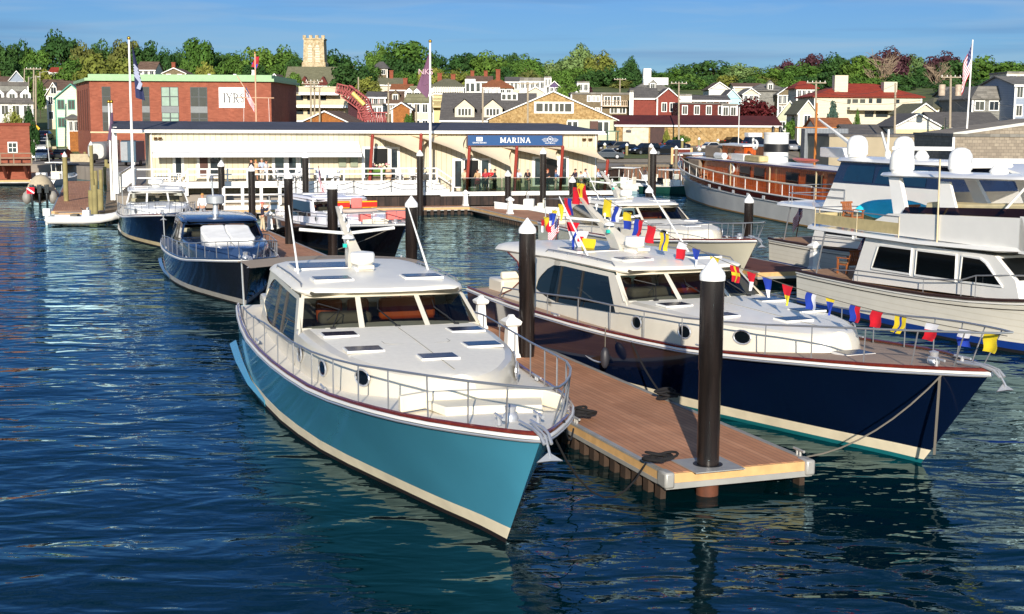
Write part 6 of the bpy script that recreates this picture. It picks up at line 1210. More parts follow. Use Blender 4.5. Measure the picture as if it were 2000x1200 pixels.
# ---- street side, left
house('mansard_house', 'white house with dark mansard roof and two round headed dormers, far left', 'house', 222, -60, 56, 202, 178, 'mans', 'white', 'dark', 0, 5, (6, 1), dorm=5)
house('cottage', 'low dark roofed building behind the mansard house on the far left', 'house', 262, -20, 50, 168, 160, 'flat', 'grey', 'dark', 0, 5, None, group=None)
house('cottage', 'blue grey gabled house above the mansard roof on the far left', 'house', 320, 20, 45, 158, 140, 'gy', 'bluegrey', 'dark', 0, 5, (2, 1))
house('cottage', 'long brown roofed house highest on the left of the street', 'house', 350, -20, 22, 160, 151, 'gx', 'brownsh', 'brown', 0, 9, (3, 1), chimney=((-.2, 1.2),))
house('cottage', 'white house with brown roof farthest up the right side of the street', 'house', 330, 78, 112, 174, 157, 'gx', 'white', 'brown', -12, 12, (2, 2))
house('cottage', 'white gabled house half way up the street with pale yellow trim', 'house', 275, 92, 118, 186, 163, 'gy', 'cream', 'grey', -18, 12, (2, 2))
house('cottage', 'brown roofed house behind the pale green house on the street', 'house', 265, 118, 150, 178, 160, 'gx', 'brownsh', 'brown', 0, 12, (2, 1))
house('cottage', 'pale green gabled house with teal trim beside the brick school', 'house', 228, 110, 168, 192, 166, 'gy', 'mint', 'grey', -8, 14, (3, 2), tr=tealt)
house('porch', 'small grey porch in front of the pale green house', 'porch', 214, 134, 152, 233, 226, 'hip', 'orange', 'grey', 0, 5, (2, 1))
house('hill_house', 'white two storey house on the hill above the street', 'house', 425, 96, 132, 142, 133, 'gx', 'white', 'red', 4, 9, (4, 2), boxes=())
house('hill_house', 'white house with brown roof showing over the brick school', 'house', 380, 268, 302, 137, 122, 'gx', 'white', 'brown', 0, 9, (3, 1))
house('hill_house', 'brown gabled house peeking over the brick school roof', 'house', 345, 318, 362, 143, 134, 'gy', 'brownsh', 'brown', 0, 9, (2, 1), chimney=((-.4, 1.5),))
house('cottage', 'small cream house just right of the brick school', 'house', 262, 525, 548, 160, 146, 'gy', 'cream', 'brown', 0, 8, (2, 2))
house('cottage', 'white narrow house between the brick school and the tan apartments', 'house', 235, 530, 553, 196, 180, 'gy', 'white', 'grey', 10, 9, (1, 2))
# ---- church
ch = house('church', 'stone church with square tower and long olive roof', 'church', 385, 556, 660, 168, 132, 'gx', 'darkred', 'olive', 0, 16, None, dorm=0)
for x in (-.25, .45):
    b = MB(); ww = ch['w']; b.add([(x * ww - 1.6, -.6, ch['e'] + .2), (x * ww + 1.6, -.6, ch['e'] + .2), (x * ww, -.6, ch['e'] + 2.6), (x * ww, 4, ch['e'] + 2.6)], [(0, 1, 2), (0, 2, 3), (2, 1, 3)]); b.build('gablet', W_['darkred'], ch, smooth=False)
tp = at(611, 130, 392); tw = (at(632, 100, 392).x - at(590, 100, 392).x) / 2; zt = at(611, 74, 392).z - ch.location.z; tx = tp.x - ch.location.x
b = MB(); b.loft([[(tx + sx_ * w2, 12 + sy_ * w2, z) for sx_, sy_ in ((-1, -1), (1, -1), (1, 1), (-1, 1))] for z, w2 in ((-2, tw * 1.15), (zt * .55, tw * 1.1), (zt * .57, tw), (zt - .4, tw * .93), (zt - .4, tw * 1.0), (zt, tw * 1.0))], closed=True, cap=True)
for i in range(4): b.box(tx - tw + i * tw * .58, tx - tw + .9 + i * tw * .58, 12 - tw, 12 - tw + .6, zt, zt + .8)
tw_o = b.build('tower', W_['tower'], ch, smooth=False)
for s in (-1, 1):
    b = MB(); b.ext([(tx + s * 1.05 - .6, 12 - tw - .06, zt - 6.5), (tx + s * 1.05 + .6, 12 - tw - .06, zt - 6.5), (tx + s * 1.05 + .6, 12 - tw - .06, zt - 2.6), (tx + s * 1.05 + .35, 12 - tw - .06, zt - 2.0), (tx + s * 1.05, 12 - tw - .06, zt - 1.8), (tx + s * 1.05 - .35, 12 - tw - .06, zt - 2.0), (tx + s * 1.05 - .6, 12 - tw - .06, zt - 2.6)], (0, .3, 0)); 
    [b.box(tx + s * 1.05 - .55, tx + s * 1.05 + .55, 12 - tw - .12, 12 - tw - .07, zt - 6.2 + .7 * i, zt - 5.9 + .7 * i, 1) for i in range(6)]; b.build('louvre_window', [M('louvre', '#d0c7b0', .7), M('louvre_slat', '#a99d85', .7)], tw_o, smooth=False)
# ---- middle of the town
tc = house('apartment_house', 'tan clapboard apartment house with three tiers of solid balconies', 'house', 236, 568, 682, 184, 182, 'flat', 'tan', 'grey', 0, 12, None)
w_, e_ = tc['w'], tc['e']; fz = lambda py: e_ - (py - 184) * 236 / F_PX; fx = lambda px: -w_ + (px - 568) / 114 * 2 * w_
for a, c, y0, y1 in ((570, 681, 208, 197), (568, 681, 238, 224), (587, 664, 184, 170)): b = MB(); b.box(fx(a), fx(c), -1.9, -.01, fz(y0) - .15, fz(y0)); b.box(fx(a), fx(c), -1.95, -1.85, fz(y0), fz(y1)); b.box(fx(a), fx(c), -2.0, -1.84, fz(y0) - .2, fz(y0) + .25, 1); b.build('balcony', [W_['tan'], trim], tc, smooth=False)
for y0, y1 in ((196, 187), (223, 214)):
    for a, c in ((578, 592), (600, 607), (626, 637)): b = MB(); b.box(fx(a), fx(c), -.06, -.002, fz(y0), fz(y1)); b.build('window', wglass, tc, smooth=False)
house('apartment_house', 'grey shingled gable end attached left of the tan balconies', 'house', 239, 549, 570, 187, 168, 'gy', 'grey', 'brown', 0, 12, (1, 2))
house('cottage', 'low orange and brown gabled shed in front of the tan apartment house', 'house', 205, 590, 680, 238, 219, 'gy', 'orange', 'brown', -8, 9, None)
house('cottage', 'dark roofed house with a red band right of the red lattice machine', 'house', 262, 716, 752, 190, 181, 'gx', 'red', 'dark', 0, 10, (3, 1))
house('cottage', 'white house with small windows below the dark roofed red house', 'house', 245, 718, 746, 206, 204, 'flat', 'white', 'grey', 0, 7, (3, 1))
house('cottage', 'brown steep roofed house with balcony left of the grey mansard house', 'house', 262, 750, 792, 203, 180, 'gx', 'brownsh', 'brown', 0, 10, (3, 1), dorm=1)
house('cottage', 'white gabled garage with patchy orange front', 'garage', 226, 766, 802, 213, 202, 'gy', 'orange', 'dark', 0, 10, None)
house('mansard_house', 'grey mansard house with three white dormers left of the tall middle flagpole', 'house', 250, 791, 838, 200, 168, 'mans', 'cream', 'olive', 0, 12, (3, 2), dorm=3)
house('cottage', 'orange roofed house in front of the trees, left of the grey mansard', 'house', 300, 764, 802, 176, 166, 'gx', 'cream', 'orange', 0, 9, (2, 1), chimney=((.3, 1.3),))
house('hill_house', 'low green roofed house with a brick chimney below the hill trees', 'house', 330, 738, 790, 166, 154, 'gx', 'cream', 'olive', 0, 9, None, chimney=((-.1, 1.8),))
house('hill_house', 'dark roofed house high among trees right of the church', 'house', 420, 728, 756, 134, 122, 'hip', 'brownsh', 'dark', 0, 10, (2, 1))
hd = house('deck_house', 'white house with railed roof decks and a glazed lookout right of the flagpole', 'house', 255, 846, 940, 184, 182, 'flat', 'yellow', 'grey', 0, 10, None)
w_, e_ = hd['w'], hd['e']; fx = lambda px: -w_ + (px - 846) / 94 * 2 * w_; fz = lambda py: e_ - (py - 184) * 255 / F_PX
for a, c, y in ((846, 910, 183), (940, 976, 183)): deckrail(hd, fx(a), fx(c), -.4, fz(y), 1.15)
b = MB(); b.box(fx(908), fx(928), 1, 4, e_, fz(155)); b.box(fx(928), fx(940), 1, 4, e_, fz(163)); o = b.build('lookout', trim, hd, smooth=False); 
for a, c in ((910, 916), (919, 926), (930, 937)): b = MB(); b.box(fx(a), fx(c), .93, .998, e_ + .5, fz(160) - .3); b.build('window', wglass, o, smooth=False)
b = MB(); b.box(fx(877), fx(901), -.6, -.002, fz(213), fz(184)); o = b.build('bay', trim, hd, smooth=False)
for i in range(2):
    for j in range(2): b = MB(); b.box(fx(880 + i * 10), fx(888 + i * 10), -.66, -.601, fz(199 + j * 10), fz(191 + j * 10)); b.build('window', wglass, o, smooth=False)
for y in (208, 196): deckrail(hd, fx(846), fx(876), -1.6, fz(y), .9, W_['yellow'])
house('hill_house', 'grey roofed house with white chimney behind the railed roof decks', 'house', 285, 842, 905, 170, 156, 'hip', 'cream', 'olive', 0, 11, None, chimney=((-.55, 1.2), (.3, 1)))
house('hill_house', 'orange hipped house right of the glazed lookout', 'house', 290, 938, 1000, 172, 158, 'hip', 'cream', 'orange', 0, 11, (5, 1), chimney=((.1, 2.2),))
house('hill_house', 'brown roofed house with chimneys just below the hill trees, centre', 'house', 345, 912, 960, 160, 150, 'gx', 'brownsh', 'brown', 0, 9, (3, 1), chimney=((-.6, 1.3), (.5, 1.3)))
house('hill_house', 'cream house with dark roof left of the white modern house', 'house', 350, 988, 1020, 160, 152, 'gx', 'cream', 'dark', 0, 9, (4, 1))
house('hill_house', 'white modern house with a small tower above the stone gable', 'house', 335, 1016, 1064, 158, 152, 'flat', 'white', 'white' if False else 'grey', 0, 9, (5, 1)); house('hill_house', 'white tower room at the right end of the white modern house', 'house', 333, 1064, 1076, 152, 150, 'flat', 'white', 'grey', 0, 6, (2, 1))
house('hill_house', 'purple gabled cottage beside the round green tree', 'house', 325, 1073, 1092, 169, 160, 'gy', 'purple', 'grey', 0, 8, (2, 1))
house('hill_house', 'cream cottage with dark grey roof behind the stone gable ridge', 'house', 290, 1030, 1062, 180, 171, 'gy', 'cream', 'grey', 0, 9, None)
house('hill_house', 'white flat roofed house right of the round green tree', 'house', 315, 1128, 1150, 162, 160, 'flat', 'white', 'grey', 0, 7, (2, 1))
sg_ = house('stone_gable_building', 'big fieldstone gable with white trim and a row of wide windows', 'building', 205, 955, 1205, 233, 180, 'gy', 'stone', 'dark', 0, 26, None)
w_, e_, k_ = sg_['w'], sg_['e'], sg_['k']; fx = lambda px: -w_ + (px - 955) / 250 * 2 * w_; fz = lambda py: e_ - (py - 233) * 233 / F_PX
b = MB(); b.box(fx(1043), fx(1120), -.08, -.002, fz(222), fz(200)); o = b.build('window_band', trim, sg_, smooth=False)
for a, c in ((1047, 1060), (1063, 1070), (1072, 1079), (1084, 1091), (1093, 1101), (1103, 1116)): b = MB(); b.box(fx(a), fx(c), -.14, -.081, fz(218.5), fz(203)); b.build('window', wglass, o, smooth=False)
b = MB(); b.box(fx(1108), w_ - .02, -.05, -.002, -1, e_ - .02); b.build('grey_panelling', W_['sage'], sg_, smooth=False)
for a, c in ((1107, 1129), (1155, 1190)): b = MB(); b.box(fx(a), fx(c), -.12, -.051, fz(262), fz(236), 0); n = 3 if c - a > 30 else 2; [b.box(lerp(fx(a), fx(c), (i + .12) / n), lerp(fx(a), fx(c), (i + .88) / n), -.16, -.121, fz(260), fz(238), 1) for i in range(n)]; b.build('window', [trim, wglass], sg_, smooth=False)
lr = house('long_roofed_building', 'dark shingled long roof with two gabled dormers left of the stone gable', 'building', 214, 862, 1046, 236, 184, 'gx', 'grey', 'dark', 0, 22, None, dorm=0)
w_, e_, k_ = lr['w'], lr['e'], lr['k']; fx = lambda px: -w_ + (px - 862) / 184 * 2 * w_
for px in (907, 962):
    x = fx(px); z0, z1 = e_ + (k_ - e_) * .12, e_ + (k_ - e_) * .75; b = MB(); b.box(x - 1.7, x + 1.7, 1, 6, z0, z0 + 1.6); b.add([(x - 1.7, 1, z0 + 1.6), (x + 1.7, 1, z0 + 1.6), (x, 1, z1)], [(0, 1, 2)]); o = b.build('dormer', W_['cream'], lr, smooth=False)
    b = MB(); b.add([(x - 2.1, .7, z0 + 1.3), (x, .7, z1 + .2), (x, 12, z1 + .2), (x - 2.1, 9, z0 + 1.3), (x + 2.1, .7, z0 + 1.3), (x + 2.1, 9, z0 + 1.3)], [(0, 3, 2, 1), (1, 2, 5, 4)]); b.build('dormer_roof', R_['dark'], o, smooth=False)
    b = MB(); b.box(x - 1.2, x + 1.2, .94, .998, z0 + .3, z0 + 1.5, 0); [b.box(x - 1.1 + i * .58, x - .65 + i * .58, .9, .939, z0 + .35, z0 + 1.45, 1) for i in range(4)]; b.build('dormer_window', [trim, wglass], o, smooth=False)
b = MB(); b.box(fx(978), fx(1011), 8, 10, k_ - 1.5, k_ + .2, 0); [b.box(fx(979.5 + i * 10.6), fx(987 + i * 10.6), 7.95, 8, k_ - 1.0, k_ - .1, 1) for i in range(3)]; b.build('roof_light', [trim, wglass], lr, smooth=False)
# ---- right of centre
sh = house('shingled_house', 'brown shingled three storey house with white balconied windows', 'house', 240, 1116, 1232, 185, 181, 'flat', 'brownsh', 'grey', 0, 12, None)
w_, e_ = sh['w'], sh['e']; fx = lambda px: -w_ + (px - 1116) / 116 * 2 * w_; fz = lambda py: e_ - (py - 185) * 268 / F_PX
for a, c, y0, y1 in ((1181, 1192, 206, 189), (1198, 1211, 206, 189), (1148, 1153, 199, 188), (1157, 1162, 199, 188), (1166, 1171, 199, 188), (1193, 1206, 221, 211), (1210, 1222, 221, 211), (1151, 1157, 218, 211), (1164, 1170, 218, 211)): b = MB(); b.box(fx(a) - .15, fx(c) + .15, -.08, -.002, fz(y0), fz(y1) + .1, 0); [b.box(lerp(fx(a), fx(c), i / 2) + .05, lerp(fx(a), fx(c), (i + 1) / 2) - .05, -.12, -.081, fz(y0) + .1, fz(y1), 1) for i in range(2)]; b.build('window', [trim, wglass], sh, smooth=False)
deckrail(sh, fx(1176), fx(1228), -1.2, fz(206), 1.0, M('rail_pinkish', '#c9b29a', .7)); b = MB(); b.box(fx(1174), fx(1231), -.06, -.002, fz(209), fz(207)); b.box(fx(1174), fx(1176), -.06, -.002, -1, e_); b.build('white_band', trim, sh, smooth=False)
house('gambrel_house', 'brown gambrel end with two white windows left of the shingled house', 'house', 246, 1112, 1140, 196, 180, 'gy', 'brownsh', 'dark', 0, 10, (2, 1))
rh = house('barn_house', 'peeling barn red house with grey roof and white trimmed gable', 'house', 234, 1284, 1326, 192, 174, 'gy', 'red', 'dark', 0, 9, None, boxes=((-.35, .58, 1.5, .8), (.4, .58, 1.5, .8), (-.35, .1, 1.5, .8)))
house('barn_house', 'long peeling red wing left of the white trimmed red gable', 'house', 235, 1236, 1284, 192, 174, 'gx', 'red', 'dark', 0, 9, None, boxes=((.1, .15, 1.5, .6),))
house('chimney_block', 'tan chimney stack at the left corner of the peeling red wing', 'chimney', 233, 1231, 1236, 180, 179, 'flat', 'cream', 'grey', 0, 1.5, None)
rd = house('roof_deck_house', 'grey roofed house with a white railed roof deck and lookout', 'house', 290, 1238, 1312, 178, 162, 'hip', 'grey', 'grey', 0, 11, None, dorm=1); deckrail(rd, -rd['w'] * .4, rd['w'] * .9, 3.5, rd['k'] - .2, 1.2, solid=True); b = MB(); b.box(-rd['w'] * .4, -rd['w'] * .0, 4.2, 7, rd['k'], rd['k'] + 2.9); b.build('lookout', trim, rd, smooth=False)
house('flat_house', 'long maroon shingled wall with small white dormers', 'house', 222, 1326, 1420, 204, 203, 'flat', 'darkred', 'dark', 0, 9, (4, 1), wsz=(.8, 1.4))
house('flat_house', 'brown shingled house with dark flat roof above the maroon wall', 'house', 240, 1350, 1424, 196, 188, 'gx', 'orange', 'dark', 0, 9, (3, 1), wsz=(1.2, .7))
house('flat_house', 'white service box on the roofs beside the utility pole with a lamp', 'roof box', 238, 1328, 1350, 187, 185, 'flat', 'white', 'grey', 0, 5, None)
house('bay_house', 'grey bay windowed house tucked under the dark purple tree', 'house', 221, 1410, 1440, 206, 203, 'flat', 'grey', 'grey', 0, 8, (2, 1))
house('blue_gable_house', 'small light blue gabled house', 'house', 258, 1412, 1448, 196, 176, 'gy', 'lblue', 'dark', 0, 9, None)
house('hill_house', 'white gabled house with chimney stack above the blue gable', 'house', 300, 1386, 1424, 174, 162, 'gy', 'white', 'brown', 0, 10, None)
house('hill_house', 'brown roofed bungalow in front of the hill trees, right of centre', 'house', 360, 1434, 1490, 170, 164, 'gx', 'cream', 'brown', 0, 9, None)
gh = house('grey_house', 'grey hipped house between two gabled bays with white trim', 'house', 266, 1470, 1540, 178, 166, 'hip', 'grey', 'grey', 0, 11, None, dorm=1)
house('grey_house', 'left shingled bay with a row of windows of the grey hipped house', 'house', 263, 1452, 1482, 184, 174, 'gy', 'cream', 'grey', 0, 10, (3, 1)); house('grey_house', 'right gabled bay with tall white windows of the grey hipped house', 'house', 262, 1520, 1554, 184, 172, 'gy', 'brownsh', 'grey', 0, 10, (4, 2), wsz=(.8, 1.6))
st = house('stone_warehouse', 'long fieldstone warehouse with rusty maroon roof behind the car park', 'building', 203, 1204, 1524, 245, 228, 'gx', 'stone', 'maroon', 0, 12, None)
w_, e_ = st['w'], st['e']; fx = lambda px: -w_ + (px - 1204) / 320 * 2 * w_; fz = lambda py: e_ - (py - 245) * 231 / F_PX
b = MB(); b.box(fx(1216), fx(1266), -.9, -.002, fz(285), fz(250), 0); b.box(fx(1222), fx(1232), -.95, -.901, fz(260), fz(255), 1); b.build('lean_to', [M('white_patch', '#c9c0ac', .8, var=.2), blackp], st, smooth=False)
b = MB(); b.box(fx(1270), fx(1298), -.1, -.002, fz(284), fz(250)); b.build('roller_door', M('maroon_door', '#3c2320', .7, var=.2), st, smooth=False)
house('red_roof_inn', 'cream inn under a wide red hipped roof with tiers of balconies', 'inn', 232, 1592, 1800, 190, 166, 'hip', 'cream', 'red', 0, 14, None)
ri = bpy.data.objects['red_roof_inn']; w_, e_ = ri['w'], ri['e']; fx = lambda px: -w_ + (px - 1592) / 208 * 2 * w_; fz = lambda py: e_ - (py - 190) * 232 / F_PX
for y in (213, 243): b = MB(); b.box(fx(1655), fx(1785), -2, -.01, fz(y) - .2, fz(y)); b.box(fx(1655), fx(1785), -2.05, -1.95, fz(y), fz(y) + .95); b.build('balcony', W_['cream'], ri, smooth=False)
for a, c, y0, y1 in ((1665, 1676, 203, 194), (1680, 1690, 203, 194), (1697, 1704, 205, 193), (1712, 1722, 205, 193), (1750, 1757, 206, 194), (1690, 1707, 228, 215), (1712, 1735, 228, 216), (1655, 1662, 203, 194)): b = MB(); b.box(fx(a), fx(c), -.08, -.002, fz(y0), fz(y1)); b.build('window', wglass, ri, smooth=False)
for px, t in ((1648, 148), (1745, 160)): b = MB(); b.box(fx(px) - 1.1, fx(px) + 1.1, 2, 4, e_, e_ + (190 - t) * 232 / F_PX); b.build('chimney', W_['cream'], ri, smooth=False)
house('turret_house', 'small red topped turret left of the inn', 'house', 250, 1557, 1594, 173, 161, 'hip', 'cream', 'red', 0, 8, (4, 1))
house('yellow_gable_house', 'pale yellow green gabled cottage with steep roof under the purple tree', 'house', 222, 1516, 1568, 235, 199, 'gy', 'sage', 'grey', -14, 10, (2, 1))
house('yellow_gable_house', 'tan gabled house left of the blue spruce', 'house', 226, 1560, 1594, 222, 198, 'gy', 'cream', 'olive', 0, 10, (1, 1))
house('shed', 'orange brown roofed shed below the blue spruce', 'shed', 200, 1596, 1664, 249, 233, 'gx', 'white', 'orange', 0, 8, None); house('shed', 'long low shed with dark roof left of the yellow and white gable', 'shed', 192, 1656, 1750, 262, 246, 'gx', 'white', 'dark', 0, 9, None)
yg = house('yellow_white_workshop', 'workshop gable, white above and yellow below, with a blue door', 'workshop', 188, 1750, 1836, 246, 224, 'gy', 'white', 'dark', 0, 10, None); w_, e_ = yg['w'], yg['e']
b = MB(); b.box(-w_ + .02, w_ - .02, -.06, -.002, -1.4, e_ - .5); b.build('yellow_boarding', W_['yellow'], yg, smooth=False); b = MB(); b.box(-.1, w_ * .6, -.12, -.061, -1.2, e_ - 1.2); b.build('door', M('sky_door', '#6fb0cf', .6), yg, smooth=False)
house('yellow_white_workshop', 'dark roofed yellow wing running right from the workshop gable', 'workshop', 190, 1836, 1962, 250, 222, 'gx', 'yellow', 'dark', 0, 14, None)
house('green_gambrel_house', 'yellow gambrel house with an arched window and dark green roof', 'house', 214, 1780, 1832, 222, 204, 'gy', 'cream', 'olive', 0, 12, (2, 1)); house('green_gambrel_house', 'grey green roof running right from the arched gambrel gable', 'house', 217, 1826, 1882, 212, 194, 'hip', 'yellow', 'olive', 0, 12, (2, 1))
house('condo', 'pale grey condominium with a sloping upper roof and roof balcony, far right', 'house', 202, 1900, 1984, 194, 168, 'mans', 'grey', 'grey', 0, 16, (3, 3), wsz=(1.4, 1.2)); house('condo', 'blue grey condominium at the far right edge', 'house', 196, 1984, 2090, 166, 152, 'gx', 'bluegrey', 'grey', 0, 16, (6, 4))
house('condo', 'cream rooftop penthouse with a maroon door above the far right condominiums', 'house', 214, 1968, 2010, 144, 142, 'flat', 'cream', 'grey', 0, 8, (2, 1)); house('hill_house', 'low grey roofed house left of the far right condominium', 'house', 236, 1860, 1904, 186, 172, 'gx', 'grey', 'grey', 0, 10, None)
house('warehouse', 'plain tan flat roofed warehouse wall behind the satellite domes', 'warehouse', 168, 1620, 1868, 268, 265, 'flat', 'concrete', 'dark', 0, 14, None, base=QZ - .2)
wh = house('warehouse', 'shingled warehouse with a rising white roof edge at the right edge', 'warehouse', 142, 1863, 2080, 268, 264, 'flat', M('grey_brick_shingle', '#9d9180', .9, tex='shingle', ts=(.5, .32), col2='#83786a', var=.1, bump=.3), 'grey', 0, 14, None, base=QZ - .2)
b = MB(); w_, e_ = wh['w'], wh['e']; b.add([(-w_, 0, e_), (w_, 0, e_), (w_, 0, e_ + 1.9), (-w_, .0, e_ + .2), (-w_, 14, e_), (w_, 14, e_), (w_, 14, e_ + 1.9), (-w_, 14, e_ + .2)], [(0, 1, 2, 3), (3, 2, 6, 7)]); b.build('parapet', _M['grey_brick_shingle'], wh, smooth=False)
b = MB(); b.ext([(-w_ - .1, -.1, e_ + .1), (w_, -.1, e_ + 1.8), (w_, -.1, e_ + 2.1), (-w_ - .1, -.1, e_ + .4)], (0, .2, 0)); b.build('coping', M('pale_coping', '#c9c7bf', .6), wh, smooth=False)
for px in (1820,): pass
c = at(1612, 284, 180); r_ = thing('container', 'ribbed grey container behind the old wooden yacht', 'container', (c.x, 180, QZ - .1)); b = MB(); b.box(-2.7, 2.9, 0, 2.4, 0, at(1612, 250, 180).z - QZ); b.build('box', M('ribbed_grey', '#6f757c', .5, tex='siding', ts=(.4, 0), col2='#575d64'), r_, smooth=False)
c = at(1905, 330, 150); r_ = thing('crates', 'maroon slatted crates against the shingled warehouse', 'crate', (c.x, 139, QZ - .1)); b = MB(); b.box(-4, 3.4, 0, 1.5, 0, 2.2); b.build('slats', M('maroon_slats', '#4a2734', .7, tex='siding', ts=(1.2, 0), col2='#2d1820'), r_, smooth=False)
# ================================================================ TREES
def leafmat(n, c, c2=None):
    m = M(n, c, .75, var=.5, scale=2.6, rnd=.2, spec=.2); return m
LM = {'green': leafmat('leaf_green', '#4d6c29'), 'dark': leafmat('leaf_dark', '#355426'), 'yellow': leafmat('leaf_yellow', '#747a34'), 'olive': leafmat('leaf_olive', '#5d622f'), 'purple': leafmat('leaf_purple', '#4a2c34'), 'pale': leafmat('leaf_pale', '#69804a'), 'maroon': leafmat('leaf_maroon', '#571d22'), 'blue': leafmat('leaf_blue', '#4f6a5c')}
bark = M('bark', '#54453a', .95, var=.3, scale=6)
def crown_mesh(seed, shape, nclump=46, nleaf=70, lf=.066):
    r = random.Random(seed); b = MB()
    for c in range(nclump):
        while 1:
            x, y, z = (r.uniform(-1, 1) for _ in range(3))
            if .25 < x * x + y * y + z * z < 1: break
        if shape == 'tall': x, y = x * (1 - .55 * max(0, z)), y * (1 - .55 * max(0, z))
        if shape == 'spread': z = z * .9 + .1 * (1 - x * x - y * y)
        if shape == 'cone': k = (1 - z) / 2; q = math.hypot(x, y) + 1e-6; f_ = r.uniform(.5, 1) * k / q; x, y = x * f_, y * f_
        cr = r.uniform(.2, .36) * (1 if shape != 'cone' else .55); cx, cy, cz = x * .74, y * .74, .5 + z * .38
        for i in range(nleaf):
            d = Vector((r.gauss(0, 1), r.gauss(0, 1), r.gauss(0, .8) + .15)).normalized(); p = Vector((cx, cy, cz)) + Vector((d.x * cr, d.y * cr, d.z * cr * .5)) * r.uniform(.7, 1.05)
            n = (d + Vector((r.uniform(-.6, .6), r.uniform(-.6, .6), r.uniform(-.3, .8)))).normalized(); a = n.orthogonal().normalized(); a.rotate(Matrix.Rotation(r.uniform(0, 6.3), 3, n)); e = n.cross(a); s = lf * r.uniform(.6, 1.3)
            q = [p + a * s, p + e * s * .6, p - a * s, p - e * s * .7]; b.add([(v.x, v.y, p.z + (v.z - p.z) * .62) for v in q], [(0, 1, 2, 3)])
    return b
def trunk_mesh(seed, bare=False):
    r = random.Random(seed); b = MB(); b.tube([(0, 0, -.12), (0, 0, .2), (r.uniform(-.05, .05), 0, .45), (r.uniform(-.1, .1), 0, .8)], [.055, .045, .035, .012], 7)
    for i in range(5 if not bare else 16):
        a = r.uniform(0, 6.3); z = r.uniform(.2, .45) if not bare else r.uniform(.15, .6); l = r.uniform(.4, .7); p1 = (l * .5 * math.cos(a), l * .5 * math.sin(a), z + .15); p2 = (l * math.cos(a), l * math.sin(a), z + r.uniform(.28, .4)); b.tube([(0, 0, z), p1, p2], [.03, .018, .006], 5)
        if bare:
            for k in range(7): a2 = a + r.uniform(-.8, .8); l2 = l + r.uniform(-.1, .3); b.tube([p1 if k % 2 else p2, (l2 * math.cos(a2), l2 * math.sin(a2), z + r.uniform(.3, .5)), (l2 * 1.15 * math.cos(a2), l2 * 1.15 * math.sin(a2), z + r.uniform(.38, .6))], [.012, .006, .002], 4)
    return b
_T = {}
def tmesh(kind, i):
    k = (kind, i)
    if k not in _T:
        ob = (crown_mesh(i * 31 + len(kind), kind) if kind != 'bare' else trunk_mesh(i, True)).build('crown', LM['green'], smooth=False); ot = trunk_mesh(i + 5).build('trunk', bark)
        _T[k] = (ob.data, ot.data); bpy.data.objects.remove(ob); bpy.data.objects.remove(ot)
    return _T[k]
_CM = {}
TN = [0]
def tree(px, py, D, wpx, col, kind='round', label='', group='trees on the hill', base=None, name='tree'):
    TN[0] += 1; i = TN[0] % 5; p = at(px, py, D); zg = (g(p.x, D) - (2.5 if D > 330 else 0)) if base is None else base; rx = max(.6, wpx * D / F_PX / 2); h = max(2.0, p.z - zg); cm, tm = tmesh(kind, i)
    r_ = thing(name, label, 'tree', (p.x, D, zg), TN[0] * 2.4, group)
    k = (cm.name, col)
    if k not in _CM: c2 = cm.copy(); c2.materials.clear(); c2.materials.append(LM[col] if col != 'bark' else M('pale_bark', '#8d7a66', .9)); _CM[k] = c2
    o = bpy.data.objects.new('crown', _CM[k]); COL.objects.link(o); o.parent = r_; o.scale = (rx, rx, h)
    if kind != 'bare': o = bpy.data.objects.new('trunk', tm); COL.objects.link(o); o.parent = r_; o.scale = (rx * .8, rx * .8, h)
    return r_
CN = {'green': 'mid green', 'dark': 'dark green', 'yellow': 'yellow green', 'olive': 'brownish olive', 'purple': 'dark purple', 'pale': 'pale grey green', 'maroon': 'maroon', 'blue': 'blue green', 'bark': 'bare grey'}
